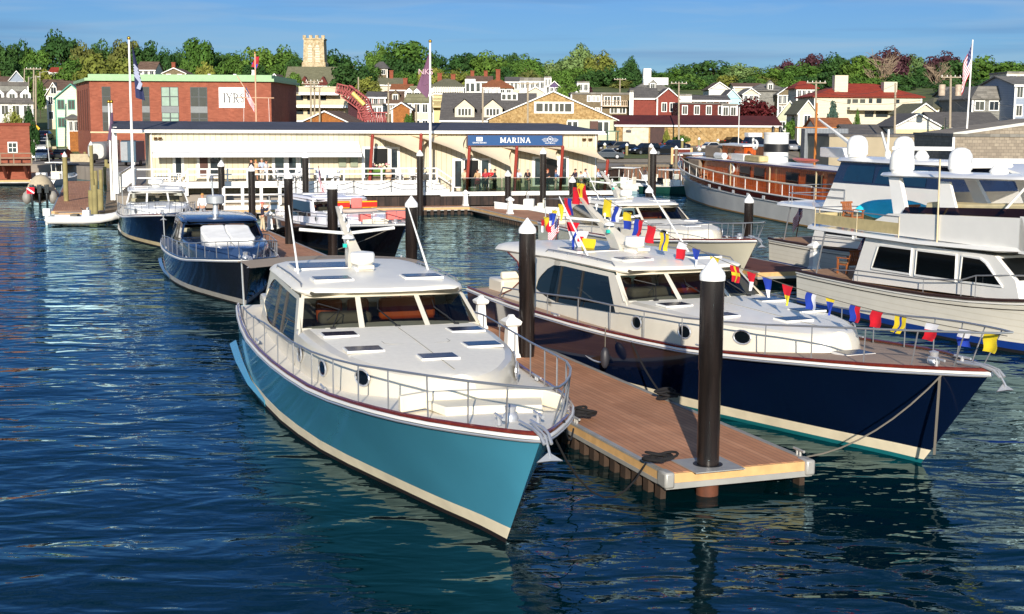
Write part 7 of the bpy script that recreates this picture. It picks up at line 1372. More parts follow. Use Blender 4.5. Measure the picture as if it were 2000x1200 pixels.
TL = [(0, 70, 450, 75, 'dark'), (42, 74, 455, 60, 'dark'), (72, 88, 445, 70, 'green'), (118, 58, 450, 95, 'dark'), (160, 80, 440, 60, 'olive'), (204, 94, 360, 130, 'yellow'), (195, 74, 460, 70, 'dark'), (245, 70, 455, 80, 'olive'), (288, 78, 450, 80, 'dark'), (322, 92, 440, 60, 'dark'), (386, 63, 440, 78, 'green'), (346, 96, 450, 60, 'dark'), (432, 97, 455, 74, 'dark'), (400, 120, 390, 60, 'yellow'), (470, 98, 450, 70, 'green'), (505, 90, 440, 90, 'green'), (548, 86, 450, 90, 'green'), (575, 108, 440, 60, 'dark'), (654, 95, 450, 80, 'dark'), (692, 110, 370, 125, 'dark'), (640, 112, 420, 60, 'green'), (740, 80, 450, 60, 'green'), (796, 72, 440, 135, 'green'), (765, 104, 430, 70, 'dark'), (850, 100, 450, 60, 'dark'), (908, 96, 445, 85, 'dark'), (955, 100, 440, 95, 'green'), (1000, 98, 455, 50, 'dark'), (1032, 104, 440, 72, 'green'), (892, 134, 380, 75, 'yellow'), (842, 126, 385, 64, 'yellow'), (1078, 118, 450, 52, 'pale'), (1104, 110, 450, 52, 'pale'), (1134, 84, 440, 76, 'pale', 'tall'), (1172, 98, 435, 72, 'yellow'), (1231, 108, 420, 46, 'dark', 'tall'), (1200, 126, 400, 95, 'dark'), (1120, 128, 420, 64, 'green'), (1158, 132, 410, 70, 'green'), (1265, 136, 440, 70, 'dark'), (1300, 140, 430, 60, 'green'), (1332, 124, 450, 70, 'green'), (1384, 114, 430, 115, 'dark'), (1448, 122, 430, 95, 'pale'), (1502, 128, 425, 85, 'green'), (1420, 146, 400, 64, 'yellow'), (1540, 116, 450, 66, 'purple'), (1588, 100, 450, 66, 'purple'), (1565, 120, 420, 95, 'green'), (1626, 102, 440, 84, 'dark'), (1682, 102, 420, 95, 'green'), (1738, 92, 440, 105, 'purple'), (1788, 102, 460, 60, 'pale'), (1842, 98, 440, 84, 'purple'), (1800, 124, 420, 80, 'dark', 'cone'), (1868, 112, 430, 95, 'dark'), (1926, 106, 440, 110, 'green'), (1984, 116, 440, 90, 'green'), (1690, 146, 380, 90, 'green'), (1755, 142, 385, 95, 'dark'), (1612, 140, 380, 80, 'dark'), (1865, 150, 360, 90, 'dark'), (1930, 150, 370, 90, 'dark'),
      (1030, 132, 400, 80, 'green'), (985, 130, 405, 70, 'dark'), (930, 132, 410, 64, 'green'), (1000, 118, 430, 70, 'green'), (62, 118, 400, 60, 'dark'), (20, 110, 410, 70, 'dark'), (150, 108, 410, 80, 'green'), (260, 104, 420, 80, 'green'), (320, 116, 400, 80, 'dark'), (370, 112, 410, 64, 'green'), (440, 118, 400, 80, 'green'), (500, 116, 400, 80, 'dark'), (540, 120, 410, 60, 'green'), (600, 132, 430, 60, 'green'), (720, 122, 420, 60, 'green'), (800, 112, 410, 90, 'dark'), (1280, 152, 380, 60, 'green'), (1340, 148, 385, 64, 'dark'), (1400, 160, 350, 50, 'yellow'), (1480, 150, 390, 70, 'green'), (1545, 148, 380, 70, 'green'), (2010, 150, 380, 80, 'dark'), (85, 132, 380, 44, 'yellow'), (76, 150, 300, 30, 'green')]
seen = {}
def where_(px):
    best = None
    for n_, x in (('the far left edge', 0), ('the street', 75), ('the brick school corner', 180), ('the navy flag', 255), ('the middle of the brick school', 350), ('the name board', 450), ('the pole by the tan apartments', 525), ('the church tower', 611), ('the red lattice machine', 700), ('the middle flagpole', 840), ('the glazed lookout', 920), ('the white modern house', 1040), ('the stone gable', 1085), ('the shingled house', 1180), ('the red barn house', 1300), ('the blue gabled house', 1430), ('the grey hipped house', 1510), ('the inn', 1690), ('the tall striped flag', 1893), ('the far right edge', 1990)):
        if best is None or abs(px - x) < abs(px - best[1]): best = (n_, x)
    return ('above ' if abs(px - best[1]) < 14 else 'left of ' if px < best[1] else 'right of ') + best[0]
for t_ in TL:
    px, py, D, wp, cl__ = t_[:5]; kd = t_[5] if len(t_) > 5 else ('round', 'spread', 'round')[int(px) % 3]
    sz_ = 'broad' if wp > 85 else 'small' if wp < 58 else 'rounded'
    lb = '%s %s tree %s, %s' % (sz_, CN[cl__], 'on the skyline' if D > 425 else 'low on the hill', where_(px))
    if lb in seen: lb = lb.replace(' tree', (' taller tree' if seen[lb] > py else ' shorter tree'))
    while lb in seen: lb = lb.replace('tree', 'leafy tree', 1)
    seen[lb] = py; tree(px, py, D, wp, cl__, kd, lb)
tree(1722, 108, 405, 80, 'bark', 'bare', 'bare grey branched tree before the dark purple tree above the inn')
tree(1830, 126, 405, 60, 'bark', 'bare', 'smaller bare tree right of the dark conifer')
for px, py, D, wp, c_, kd, lb in [(575, 137, 330, 52, 'green', 'tall', 'pointed bright green tree before the church roof'), (1112, 157, 300, 58, 'green', 'round', 'round green tree standing behind the stone gable'), (1475, 190, 256, 100, 'maroon', 'spread', 'wide maroon leaved tree over the stone warehouse'), (1628, 190, 212, 58, 'blue', 'cone', 'blue green spruce before the inn'), (1675, 211, 206, 20, 'green', 'tall', 'narrow clipped evergreen before the inn'), (22, 206, 185, 46, 'yellow', 'round', 'yellow green tree behind the brick boathouse'), (55, 202, 180, 40, 'dark', 'tall', 'dark ivy green tree beside the street'), (1140, 158, 320, 46, 'purple', 'spread', 'low dark purple tree above the round green tree'), (800, 216, 220, 28, 'green', 'round', 'green shrub left of the middle flagpole'), (720, 150, 330, 70, 'yellow', 'spread', 'yellow green tree over the low green roofed house'), (1330, 262, 226, 40, 'green', 'spread', 'vine covered shrub against the stone warehouse'), (1302, 250, 226, 16, 'yellow', 'tall', 'yellowing sapling by the maroon roller door'), (1555, 222, 230, 46, 'green', 'spread', 'green shrubs beside the pale yellow green gable'), (1845, 238, 186, 40, 'dark', 'spread', 'dark vines on the corner of the yellow and white workshop')]:
    tree(px, py, D, wp, c_, kd, lb, None, base=None if D > 200 else QZ - .1)
b = MB(); rr = random.Random(5)
p = on(118, 272, 2.4); q = on(134, 258, 2.6); hd_ = thing('hedge', 'bright green clipped hedge beside the street', 'hedge', p, math.atan2(q.y - p.y, q.x - p.x)); L_ = (q - p).length; b.rbox((L_ / 2, 0, .7), (L_, 1.6, 2.2)); [b.ball((rr.uniform(0, L_), rr.uniform(-.8, .8), rr.uniform(.3, 1.8)), rr.uniform(.3, .5), 6) for i in range(30)]; b.build('leaves', LM['green'], hd_)
# ================================================================ STREET, CAR PARK
b = MB(); rp_ = [(x, y) for x, y in ((-52, 168), (-56, 196), (-60, 215), (-66, 240), (-75, 275), (-88, 320), (-101, 365))]
b.loft([[(x - 4.2, y, (g(x, y) if y > 190 else QZ - .12) + .1), (x + 4.2 + (3 if y < 200 else 0), y, (g(x, y) if y > 190 else QZ - .12) + .1)] for x, y in rp_]); b.build('street', asph, smooth=False)['kind'] = 'structure'
b = MB(); b.loft([[(x + 4.6 + (3 if y < 200 else 0), y, (g(x, y) if y > 190 else QZ - .1) + .2), (x + 6.6 + (3 if y < 200 else 0), y, (g(x, y) if y > 190 else QZ - .1) + .2)] for x, y in rp_]); b.build('pavement', M('concrete_walk', '#a09a8c', .9), smooth=False)['kind'] = 'structure'
def sheet(nm, m, cols, rows, dz):
    b = MB(); b.loft([[gp(x, y) + Vector((0, 0, dz)) for x in cols] for y in rows]); b.build(nm, m, smooth=False)['kind'] = 'structure'
sheet('car_park', M('gravel_lot', '#8f8371', .95, var=.2), [1165 + 33 * i for i in range(13)], (319, 314, 309, 304, 299, 294, 290, 286), .06)
sheet('grass_verge', grass, [1166, 1190, 1215, 1240, 1272], (313, 309, 305, 301), .12)
tyre = M('tyre', '#141414', .8); rim = M('rim', '#9a9da2', .3, metal=.7); redl = M('tail_lamp', '#b01218', .3); lampw = M('head_lamp', '#e8ecef', .15)
carglass = M('car_glass', '#10161b', .05, spec=.8)
def car_proto(suv):
    r_ = thing('parked_car', 'x', 'car'); H1, H2 = (.95, 1.68) if suv else (.85, 1.42); L = 2.35
    prof = [(-L, .45), (-L + .02, .75), (-L + .15, H1), (-1.35 if not suv else -2.05, H1 + .05), (-.75 if not suv else -1.8, H2 - .02), (.35, H2), (1.2, H1 + .06), (L - .3, H1 - .1), (L - .03, .65), (L, .4), (L, .25), (-L, .25)]
    w_ = lambda z: .9 if z < 1 else .9 - (z - .95) * .32
    b = MB(); 
    for s in (1, -1): b.add([(x, s * w_(z), z) for x, z in prof], [tuple(range(len(prof)))] if s < 0 else [tuple(range(len(prof)))[::-1]])
    b.loft([[(x, -w_(z), z), (x, w_(z), z)] for x, z in prof + prof[:1]], flip=True); b.build('body', whitep, r_, smooth=False, bevel=.05)
    b = MB()
    for s in (1, -1): 
        q_ = [(-1.2 if not suv else -1.85, H1 + .1), (-.7 if not suv else -1.7, H2 - .1), (.3, H2 - .09), (1.0, H1 + .1)]; b.add([(x, s * (w_(z) + .012), z) for x, z in q_], [(0, 1, 2, 3)] if s < 0 else [(3, 2, 1, 0)])
    b.build('side_window', carglass, r_, smooth=False)
    b = MB(); b.add([(1.15 + .03, -.8, H1 + .1), (1.15 + .03, .8, H1 + .1), (.42, .68, H2 - .05), (.42, -.68, H2 - .05)], [(0, 1, 2, 3)]); b.build('windscreen', carglass, r_, smooth=False)
    xr_ = -1.33 if not suv else -2.07; b = MB(); b.add([(xr_, .8, H1 + .12), (xr_, -.8, H1 + .12), (xr_ + (.52 if not suv else .2), -.68, H2 - .1), (xr_ + (.52 if not suv else .2), .68, H2 - .1)], [(0, 1, 2, 3)]); b.build('rear_window', carglass, r_, smooth=False)
    for x in (-1.4, 1.45):
        for s in (1, -1):
            b = MB(); b.tube([(x, s * .72, .33), (x, s * .93, .33)], .34, 16); wh_ = b.build('wheel', tyre, r_); b = MB(); b.tube([(x, s * .9, .33), (x, s * .945, .33)], .22, 12); b.build('rim', rim, wh_)
    for s in (1, -1):
        b = MB(); b.rbox((L - .06, s * .66, .68), (.1, .34, .14)); b.build('headlight', lampw, r_); b = MB(); b.rbox((-L + .06, s * .68, .8), (.1, .3, .16)); b.build('tail_light', redl, r_)
    return r_
cpr = {0: car_proto(0), 1: car_proto(1)}; used = {}
paint = {k: M('paint_' + k, v, .25, metal=.3, coat=.6, var=.03) for k, v in dict(black='#15171b', grey='#6d6a66', white='#d9d9d6', navy='#1b2338', silver='#a9adb2', slate='#3a434c').items()}
def car(px, py, rz, suv, c, label, z=None, grp='cars in the harbour car park', s=1.0, D=None):
    p = gp(px, py) + Vector((0, 0, .07)) if D is None else at(px, py, D)
    if D is not None: p.z = g(p.x, p.y) + .12 if p.y > 188 else QZ
    src = cpr[suv]; o = src if suv not in used else dup(src)
    if suv not in used: used[suv] = 1
    o.location = p; o.rotation_euler.z = rz; o['label'] = label; o['group'] = grp; o.scale = (s, s, s)
    for ch in o.children:
        if ch.name.startswith('body'):
            if used.get((suv, c)) is None: me = ch.data.copy(); me.materials[0] = paint[c]; used[(suv, c)] = me
            ch.data = used[(suv, c)]
car(1177, 297, rad(-160), 1, 'black', 'black car nearest the marina corner behind a wooden bollard'); car(1203, 299, rad(-150), 1, 'grey', 'taupe estate car facing left, second from the marina corner'); car(1226, 301, rad(-150), 0, 'black', 'low black car right of the taupe estate'); car(1260, 303, rad(-150), 1, 'black', 'black car with gleaming headlamp before the tall wooden pile')
car(1301, 304, rad(190), 0, 'black', 'black saloon behind the tall black pile'); car(1318, 292, rad(25), 0, 'navy', 'navy saloon seen from behind with lit red lamp'); car(1368, 283, rad(10), 1, 'black', 'black car parked against the stone warehouse'); car(1391, 297, rad(20), 0, 'white', 'white saloon in the middle of the car park'); car(1408, 283, rad(15), 0, 'white', 'white car behind the white saloon'); car(1432, 285, rad(30), 0, 'black', 'dark car half hidden by the varnished bridge house')
car(1186, 316, rad(175), 0, 'slate', 'slate blue car on the lower strip beside the terrace'); car(1543, 296, rad(-80), 1, 'silver', 'silver car behind the banded funnel'); car(1478, 289, rad(20), 1, 'navy', 'dark blue car above the wheelhouse roof of the old yacht')
G2 = 'cars on the street'
car(87, 258, rad(95), 0, 'navy', 'dark car with red tail lamps driving up the street', None, G2, 1.1, 250); car(82, 267, rad(-82), 0, 'silver', 'silver car parked second down the street', None, G2, 1, 228); car(82, 279, rad(-82), 1, 'white', 'white car facing down the street above the yellow sign', None, G2, 1, 212); car(85, 298, rad(-85), 0, 'white', 'pale blue white car lowest on the street', None, G2, 1.05, 186); car(122, 296, rad(90), 0, 'black', 'black car half hidden by concrete barriers at the street end', None, G2, 1, 188)
# silver trailer, box trailer, green tractor
p = on(198, 322, QZ - .1); r_ = thing('travel_trailer', 'rounded silver travel trailer with spare wheel, left of the marina', 'trailer', (p.x - .6, p.y, QZ - .1), 0); sg2 = lambda v: math.copysign(abs(v) ** .6, v); b = MB(); b.loft([[(k * 1.2 * sg2(math.cos(t)), y, .55 + 1.1 + k2 * 1.15 * sg2(math.sin(t))) for t in [2 * math.pi * i / 20 for i in range(20)]] for y, k, k2 in ((0, .8, .8), (.2, .93, .93), (.6, 1, 1), (6, 1, 1), (6.6, .6, .6))], closed=True, cap=True); b.build('shell', M('brushed_aluminium', '#a9a8a4', .5, metal=.5), r_)
b = MB(); b.tube([(-.1, -.25, 1.0), (-.1, -.05, 1.0)], .36, 14); b.build('spare_wheel', tyre, r_); b = MB(); b.box(-.45, .45, .06, .2, 1.5, 2.3); b.build('rear_window', carglass, r_)
for s in (-1, 1): b = MB(); b.tube([(s * 1.1, 3, .35), (s * 1.28, 3, .35)], .36, 12); b.build('wheel', tyre, r_)
p = on(247, 326, QZ - .1); r_ = thing('box_trailer', 'dark blue box trailer under the marina porch', 'trailer', (p.x, p.y + 1, QZ - .1)); b = MB(); b.box(-.9, .9, 0, 4, .5, 3.0); b.build('box', M('trailer_blue', '#2c4a5e', .4), r_, bevel=.05); b = MB(); b.box(-.92, -.1, -.03, -.001, .7, 2.9); b.build('door', M('trailer_grey', '#8d9296', .5), r_)
for s in (-1, 1): b = MB(); b.tube([(s * .8, 2, .35), (s * .98, 2, .35)], .36, 12); b.build('wheel', tyre, r_)
p = gp(1186, 296); r_ = thing('forklift', 'old green forklift with a tall brown mast behind the parked cars', 'forklift', (p.x, p.y, p.z)); gr_ = M('tractor_green', '#1f5138', .5); b = MB(); b.box(-1.2, 2.2, -.8, .8, .5, 1.4); b.build('body', gr_, r_, bevel=.1); b = MB(); [b.box(x - .06, x + .06, y - .06, y + .06, 1.4, 3) for x in (0, 1.6) for y in (-.7, .7)]; b.box(-.2, 1.8, -.9, .9, 3, 3.15); b.build('cab', gr_, r_)
for x in (-2.6, -1.6): b = MB(); b.box(x - .12, x + .12, -.5, .5, .2, 4.6); b.build('mast_rail', M('mast_brown', '#4a2318', .6), r_)
b = MB(); b.box(-2.7, -1.5, -.6, -.51, 3.4, 4.6); b.build('carriage', _M['mast_brown'], r_)
for x in (-.9, 1.5):
    for s in (-1, 1): b = MB(); b.tube([(x, s * .7, .5), (x, s * 1.0, .5)], .5, 14); b.build('wheel', tyre, r_)
# bollards in the car park
for px, pt, pb, lb in ((1181, 284, 302, 'pale wooden bollard at the marina corner'), (1224, 285, 305, 'pale wooden bollard before the low black car'), (1271, 288, 430, 'tall pale pile behind the tall black pile'), (1332, 275, 300, 'bollard right of the navy saloon'), (1365, 273, 292, 'bollard before the black car at the warehouse'), (1402, 276, 296, 'bollard before the rear white car'), (1320, 291, 330, 'grey pile at the maroon gate'), (1365, 294, 330, 'grey pile with white cap left of the old yacht bow'), (1394, 296, 325, 'grey pile right of the stacked blocks')):
    p = gp(px, pb) if pb < 340 else at(px, 330, 138); zt_ = at(px, pt, p.y).z; ro = thing('bollard', lb, 'bollard', (p.x, p.y, p.z - .3 if pb < 340 else -.5), 0, 'wooden bollards by the car park'); b = MB(); b.tube([(0, 0, 0), (0, 0, zt_ - ro.location.z)], .2 if pb < 340 else .3, 10); b.build('shaft', gw if pb < 310 else wood, ro); b = MB(); b.lathe([(.24, 0), (.24, .15), (0, .4)], (0, 0, zt_ - ro.location.z), 10); b.build('cap', capm, ro)
# gate panel and stone blocks by the old yacht bow
p = on(1331, 322, QZ); r_ = thing('gate', 'maroon boarded gate panel with yellow posts at the quay edge', 'gate', p); b = MB(); b.box(-1.1, 1.1, 0, .08, .3, 2.0); b.build('panel', W_['darkred'], r_); 
for x in (-1.25, 1.25): b = MB(); b.box(x - .15, x + .15, -.1, .18, 0, 2.2); b.build('post', pine, r_)
for z in (2.0, 1.2): b = MB(); b.box(-1.1, 1.1, -.05, .0, z, z + .12); b.build('rail', trim, r_)
p = on(1385, 322, QZ); r_ = thing('block_wall', 'stacked dark concrete blocks behind the old yacht bow', 'wall', (p.x, p.y + 1, QZ - .5)); b = MB(); b.box(-2.6, 2.2, 0, 1, 0, 2.6); b.build('blocks', M('block_grey', '#4c463f', .95, tex='brick', ts=(.8, .4), col2='#3d3833', bump=.5), r_)
for px, py, lb, sx_ in ((145, 300, 'pale concrete block closing the street end', 2.2), (160, 318, 'tan concrete block beside the boardwalk', 3.0), (92, 300, 'grey guard rail across the street end', 3.)):
    p = on(px, py, QZ - .1); r_ = thing('barrier', lb, 'barrier', p); b = MB(); b.box(-sx_ / 2, sx_ / 2, 0, .8, 0, 1.1); b.build('block', M('concrete_block', '#b5a78a', .9, var=.2), r_, bevel=.05)
# ================================================================ POLES AND WIRES
pw_ = M('pole_wood', '#a0937f', .9, var=.15, scale=3)
def upole(px, py, pb, D, label, arm=0, lamp=0, r=.16, tr_=0):
    t = at(px, py, D); c = at(px, pb, D); zg = g(c.x, D) if D > 188 else QZ; r_ = thing('utility_pole', label, 'pole', (c.x, D, zg), 0, 'utility poles'); h = t.z - zg; b = MB(); b.tube([(0, 0, -.5), (t.x - c.x, 0, h)], [r, r * .75], 8); b.build('pole', pw_, r_)
    for k in range(arm): b = MB(); z = h - .35 - k * .8; b.box(t.x - c.x - 1.3, t.x - c.x + 1.3, -.25, -.12, z, z + .14); b.build('crossarm', pw_, r_); [MB().tube([(t.x - c.x + x, -.18, z + .14), (t.x - c.x + x, -.18, z + .34)], .05, 5).build('insulator', trim, r_) for x in (-1.15, -.5, .5, 1.15)]
    if lamp: b = MB(); b.tube([(t.x - c.x, 0, h - .4), (t.x - c.x + 1, 0, h), (t.x - c.x + 1.9, 0, h)], .05, 5); b.rbox((t.x - c.x + 2, 0, h - .02), (.6, .25, .12)); b.build('lamp_arm', alu, r_)
    for k in range(tr_): x = t.x - c.x + (-1.1, 1.0)[k]; b = MB(); b.tube([(x, -.2, h - 2.6), (x, -.2, h - 1.2)], .42, 12); b.build('transformer', M('rusty_white', '#b8a692', .6, var=.3, scale=3), r_)
    return Vector((t.x, D, t.z - .2))
P1 = [upole(*a) for a in [(48, 134, 300, 300, 'weathered utility pole farthest up the street'), (56, 150, 300, 270, 'utility pole with a street lamp on the left of the street', 0, 1), (66, 132, 310, 235, 'tall utility pole beside the yellow sign', 1, 0), (70, 148, 300, 215, 'pale utility pole nearest on the street'), (78, 140, 220, 330, 'slim pole with a lamp on the right side of the street', 0, 1)]]
P2 = [upole(*a) for a in [(607, 160, 240, 205, 'left of three clustered poles before the tan apartments', 1), (614, 156, 240, 207, 'middle of three clustered poles before the tan apartments', 2), (624, 170, 240, 204, 'right of three clustered poles before the tan apartments'), (700, 151, 240, 250, 'pole with a white transformer above the red lattice machine'), (758.5, 162, 240, 200, 'thick pale pole right of the red lattice machine'), (813, 206, 240, 196, 'short pale pole left of the middle flagpole'), (943, 172, 240, 185, 'pale utility pole before the dormered roof', 0, 0), (1031, 160, 240, 185, 'utility pole standing before the stone gable', 1), (1211, 153, 190, 300, 'slim pole with bracket lamps behind the shingled house', 1), (1326, 160, 290, 222, 'leaning utility pole with a white lamp before the stone warehouse', 1), (1594, 158, 270, 186, 'utility pole with crossarm left of the inn', 1), (1749, 162, 270, 182, 'utility pole standing before the inn', 0), (1857, 147, 272, 178, 'utility pole with rusty transformers', 1, 0, .18, 2), (1846, 230, 272, 180, 'thin pole beside the transformer pole')]]
def cable(a, c, label, sag=.8, r=.025): o = MB().tube([wire(a, c, i / 14, sag) for i in range(15)], r, 4).build('overhead_wire', blackp, base=True); tag(o, label, 'wire', 'overhead wires')
for i, (a, c) in enumerate([(P2[0], P2[4]), (P2[1], P2[6]), (P2[6], P2[7]), (P2[7], P2[9]), (P2[9], P2[10]), (P2[10], P2[11]), (P2[11], P2[12]), (P1[1], P1[2]), (P2[12], at(2010, 205, 175))]): cable(a, c, ['wire from the left clustered pole to the thick pale pole', 'long wire from the middle clustered pole to the pole before the dormers', 'wire between the dormer roof pole and the stone gable pole', 'wire from the stone gable pole to the lamp pole', 'long wire from the lamp pole to the pole left of the inn', 'wire passing in front of the inn roof', 'wire between the inn pole and the transformer pole', 'wire along the left side of the street', 'wire from the transformer pole to the far right edge'][i], .8 + .3 * (i % 3))
for k, (dz, a, c) in enumerate([(1.2, P2[10], P2[12]), (2.2, P2[10], P2[12]), (1.5, P2[12], at(2010, 212, 175)), (2.6, P2[12], at(2010, 220, 175)), (1.4, P2[1], P2[4]), (1.3, P2[9], P2[10])]): cable(a - Vector((0, 0, dz)), c - Vector((0, 0, dz)), ['upper of the long wires below the inn balconies', 'lower of the long wires below the inn balconies', 'second wire to the far right condominium', 'third wire to the far right condominium', 'second wire above the red lattice machine', 'second wire over the stone warehouse'][k], 1.0)
# yellow sign, street sign
p = on(69, 315, QZ); r_ = thing('road_sign', 'yellow diamond shaped warning signs on a post by the street', 'sign', (p.x, p.y, QZ)); b = MB(); b.tube([(0, 0, 0), (0, 0, 4.6)], .06, 6); b.build('post', alu, r_); b = MB(); 
for z, s in ((4.2, .8), (3.3, .45)): b.ext([(0, -.08, z - s), (s, -.08, z), (0, -.08, z + s), (-s, -.08, z)], (0, .03, 0))
b.build('plate', M('sign_yellow', '#e8b41a', .5), r_, smooth=False); b = MB(); b.ext([(-.12, -.1, 3.9), (.12, -.1, 3.9), (.12, -.1, 4.3), (.3, -.1, 4.3), (0, -.1, 4.65), (-.3, -.1, 4.3), (-.12, -.1, 4.3)], (0, .015, 0)); b.build('arrow', blackp, r_, smooth=False)
p = on(144, 300, QZ); r_ = thing('road_sign', 'small white notice on a post beside the brick school', 'sign', (p.x, p.y, QZ)); b = MB(); b.tube([(0, 0, 0), (0, 0, 2.6)], .05, 6); b.build('post', alu, r_); b = MB(); b.box(-.3, .3, -.08, -.05, 1.9, 2.7); b.build('plate', trim, r_)
# flag staffs at the school and far right
yy = 168; p = at(500.5, 240, yy); flagpole('flagpole', 'rust topped flag mast with a yardarm before the name board', (p.x, yy, QZ - .1), at(500, 105, yy).z, .13, M('mast_buff', '#c9a184', .5)); 
o = bpy.data.objects['flagpole.002']; b = MB(); z_ = at(500, 190, yy).z - QZ; b.tube([(-2.2, 0, z_ + .05), (2.2, 0, z_)], .06, 5); b.build('yardarm', M('mast_buff', '#c9a184'), o); b = MB(); b.tube([(0, 0, z_ - 1), (-2.2, 0, z_ + 2.6)], .06, 5); b.build('gaff', _M['mast_buff'], o)
for e in (-1.6, 1.7): b = MB(); b.tube([(e * .9, 0, z_), (e, 0, .3)], .02, 4); b.build('stay', trim, o)
f_ = cloth(at(498.5, 111, yy), [(0, 0), (.5, 0), (.25, -1.3), (-.5, -1.2)], M('red_pennant', '#a8202e', .8), 'red and blue pennant at the top of the rust topped mast', fold=.1); b = MB(); b.add([(-.5, 0, -.7), (.3, .02, -.9), (0, .02, -1.6)], [(0, 1, 2)]); b.build('blue_tail', cl_['b'], f_, smooth=False)
us_flag('ensign', at(480, 169, yy), rad(0), 2.6, 1.3, 'striped national flag drooping before the white name board', None, .85)
yy = 150; p = at(1886.5, 262, yy); flagpole('flagpole', 'leaning white flagpole behind the shingled warehouse, carrying a long striped flag', (p.x, yy, QZ), at(1900, 78, yy).z, .12, None, (at(1900, 78, yy).x - p.x, 0), ball=False)
us_flag('ensign', at(1898.5, 84, yy), rad(180), 3.2, 3.0, 'long striped national flag hanging on the leaning far right flagpole', None, .95)
for px, lb in ((217, 'left of two slim white flagpoles beside the porch'), (222.5, 'right of two slim white flagpoles beside the porch')):
    yy = 108.5; p = at(px, 345, yy); flagpole('flagpole', lb, (p.x, yy, 1.), at(px - .5, 202, yy).z, .1)
cloth(at(217, 220, 108.4), [(0, 0), (.15, 0), (.1, -2.2), (-.35, -2.1)], M('plum_cloth', '#5c4560', .8), 'furled plum flag on the slim flagpole beside the porch', fold=.1)
# ================================================================ RED LATTICE MACHINE
rl_ = M('lattice_red', '#8f1d1e', .5, var=.15); yy = 226; o0 = at(700, 238, yy); r_ = thing('lattice_crane', 'bright red lattice crane lying folded above the marina roof', 'crane', (o0.x, yy, g(o0.x, yy)))
def lat(a, c, w_, n, nm):
    a, c = Vector(a), Vector(c); d = c - a; u = d.normalized(); v = Vector((-u.z, 0, u.x)) * w_; t = Vector((0, w_, 0)); b = MB(); cs = [v + t, v - t, -v - t, -v + t]
    for k in cs: b.tube([a + k, c + k], .13, 4)
    for i in range(n):
        p0, p1 = a.lerp(c, i / n), a.lerp(c, (i + 1) / n)
        for j in range(4): b.tube([p0 + cs[j], p1 + cs[(j + 1) % 4]], .09, 4); b.tube([p0 + cs[j], p0 + cs[(j + 1) % 4]], .09, 4)
    return b.build(nm, rl_, r_)
L3 = lambda px, py: at(px, py, yy) - r_.location
lat(L3(658, 173), L3(688, 180), .75, 6, 'jib'); lat(L3(676, 178), L3(712, 205), 1.1, 8, 'boom'); lat(L3(708, 200), L3(722, 236), 1.0, 8, 'leg'); lat(L3(700, 231), L3(756, 231), .9, 12, 'base_frame')
b = MB(); b.ext([L3(680, 194), L3(698, 200), L3(705, 238), L3(680, 238)], (0, 2, 0)); b.build('shroud', M('maroon_mesh', '#3d1722', .8, var=.4, scale=6), r_, smooth=False)
b = MB(); b.tube([L3(690, 182) - Vector((0, 1.2, 0)), L3(713, 205) - Vector((0, 1.2, 0))], .35, 8); b.build('hydraulic_ram', M('ram_yellow', '#d8c26a', .4), r_)
_r = random.Random(11)
for i in range(34):
    px = 10 + i * 60 + _r.uniform(-14, 14); py = 150 + _r.uniform(-8, 8) if px > 1180 else 138 + _r.uniform(-8, 8)
    if 140 < px < 560 or 560 < px < 680: continue
    tree(px, py, 395 + _r.uniform(-12, 12), _r.uniform(60, 84), _r.choice(['green', 'dark', 'dark', 'olive']), 'round', 'full tree just behind the upper houses, %s' % where_(px), 'trees just behind the upper houses')
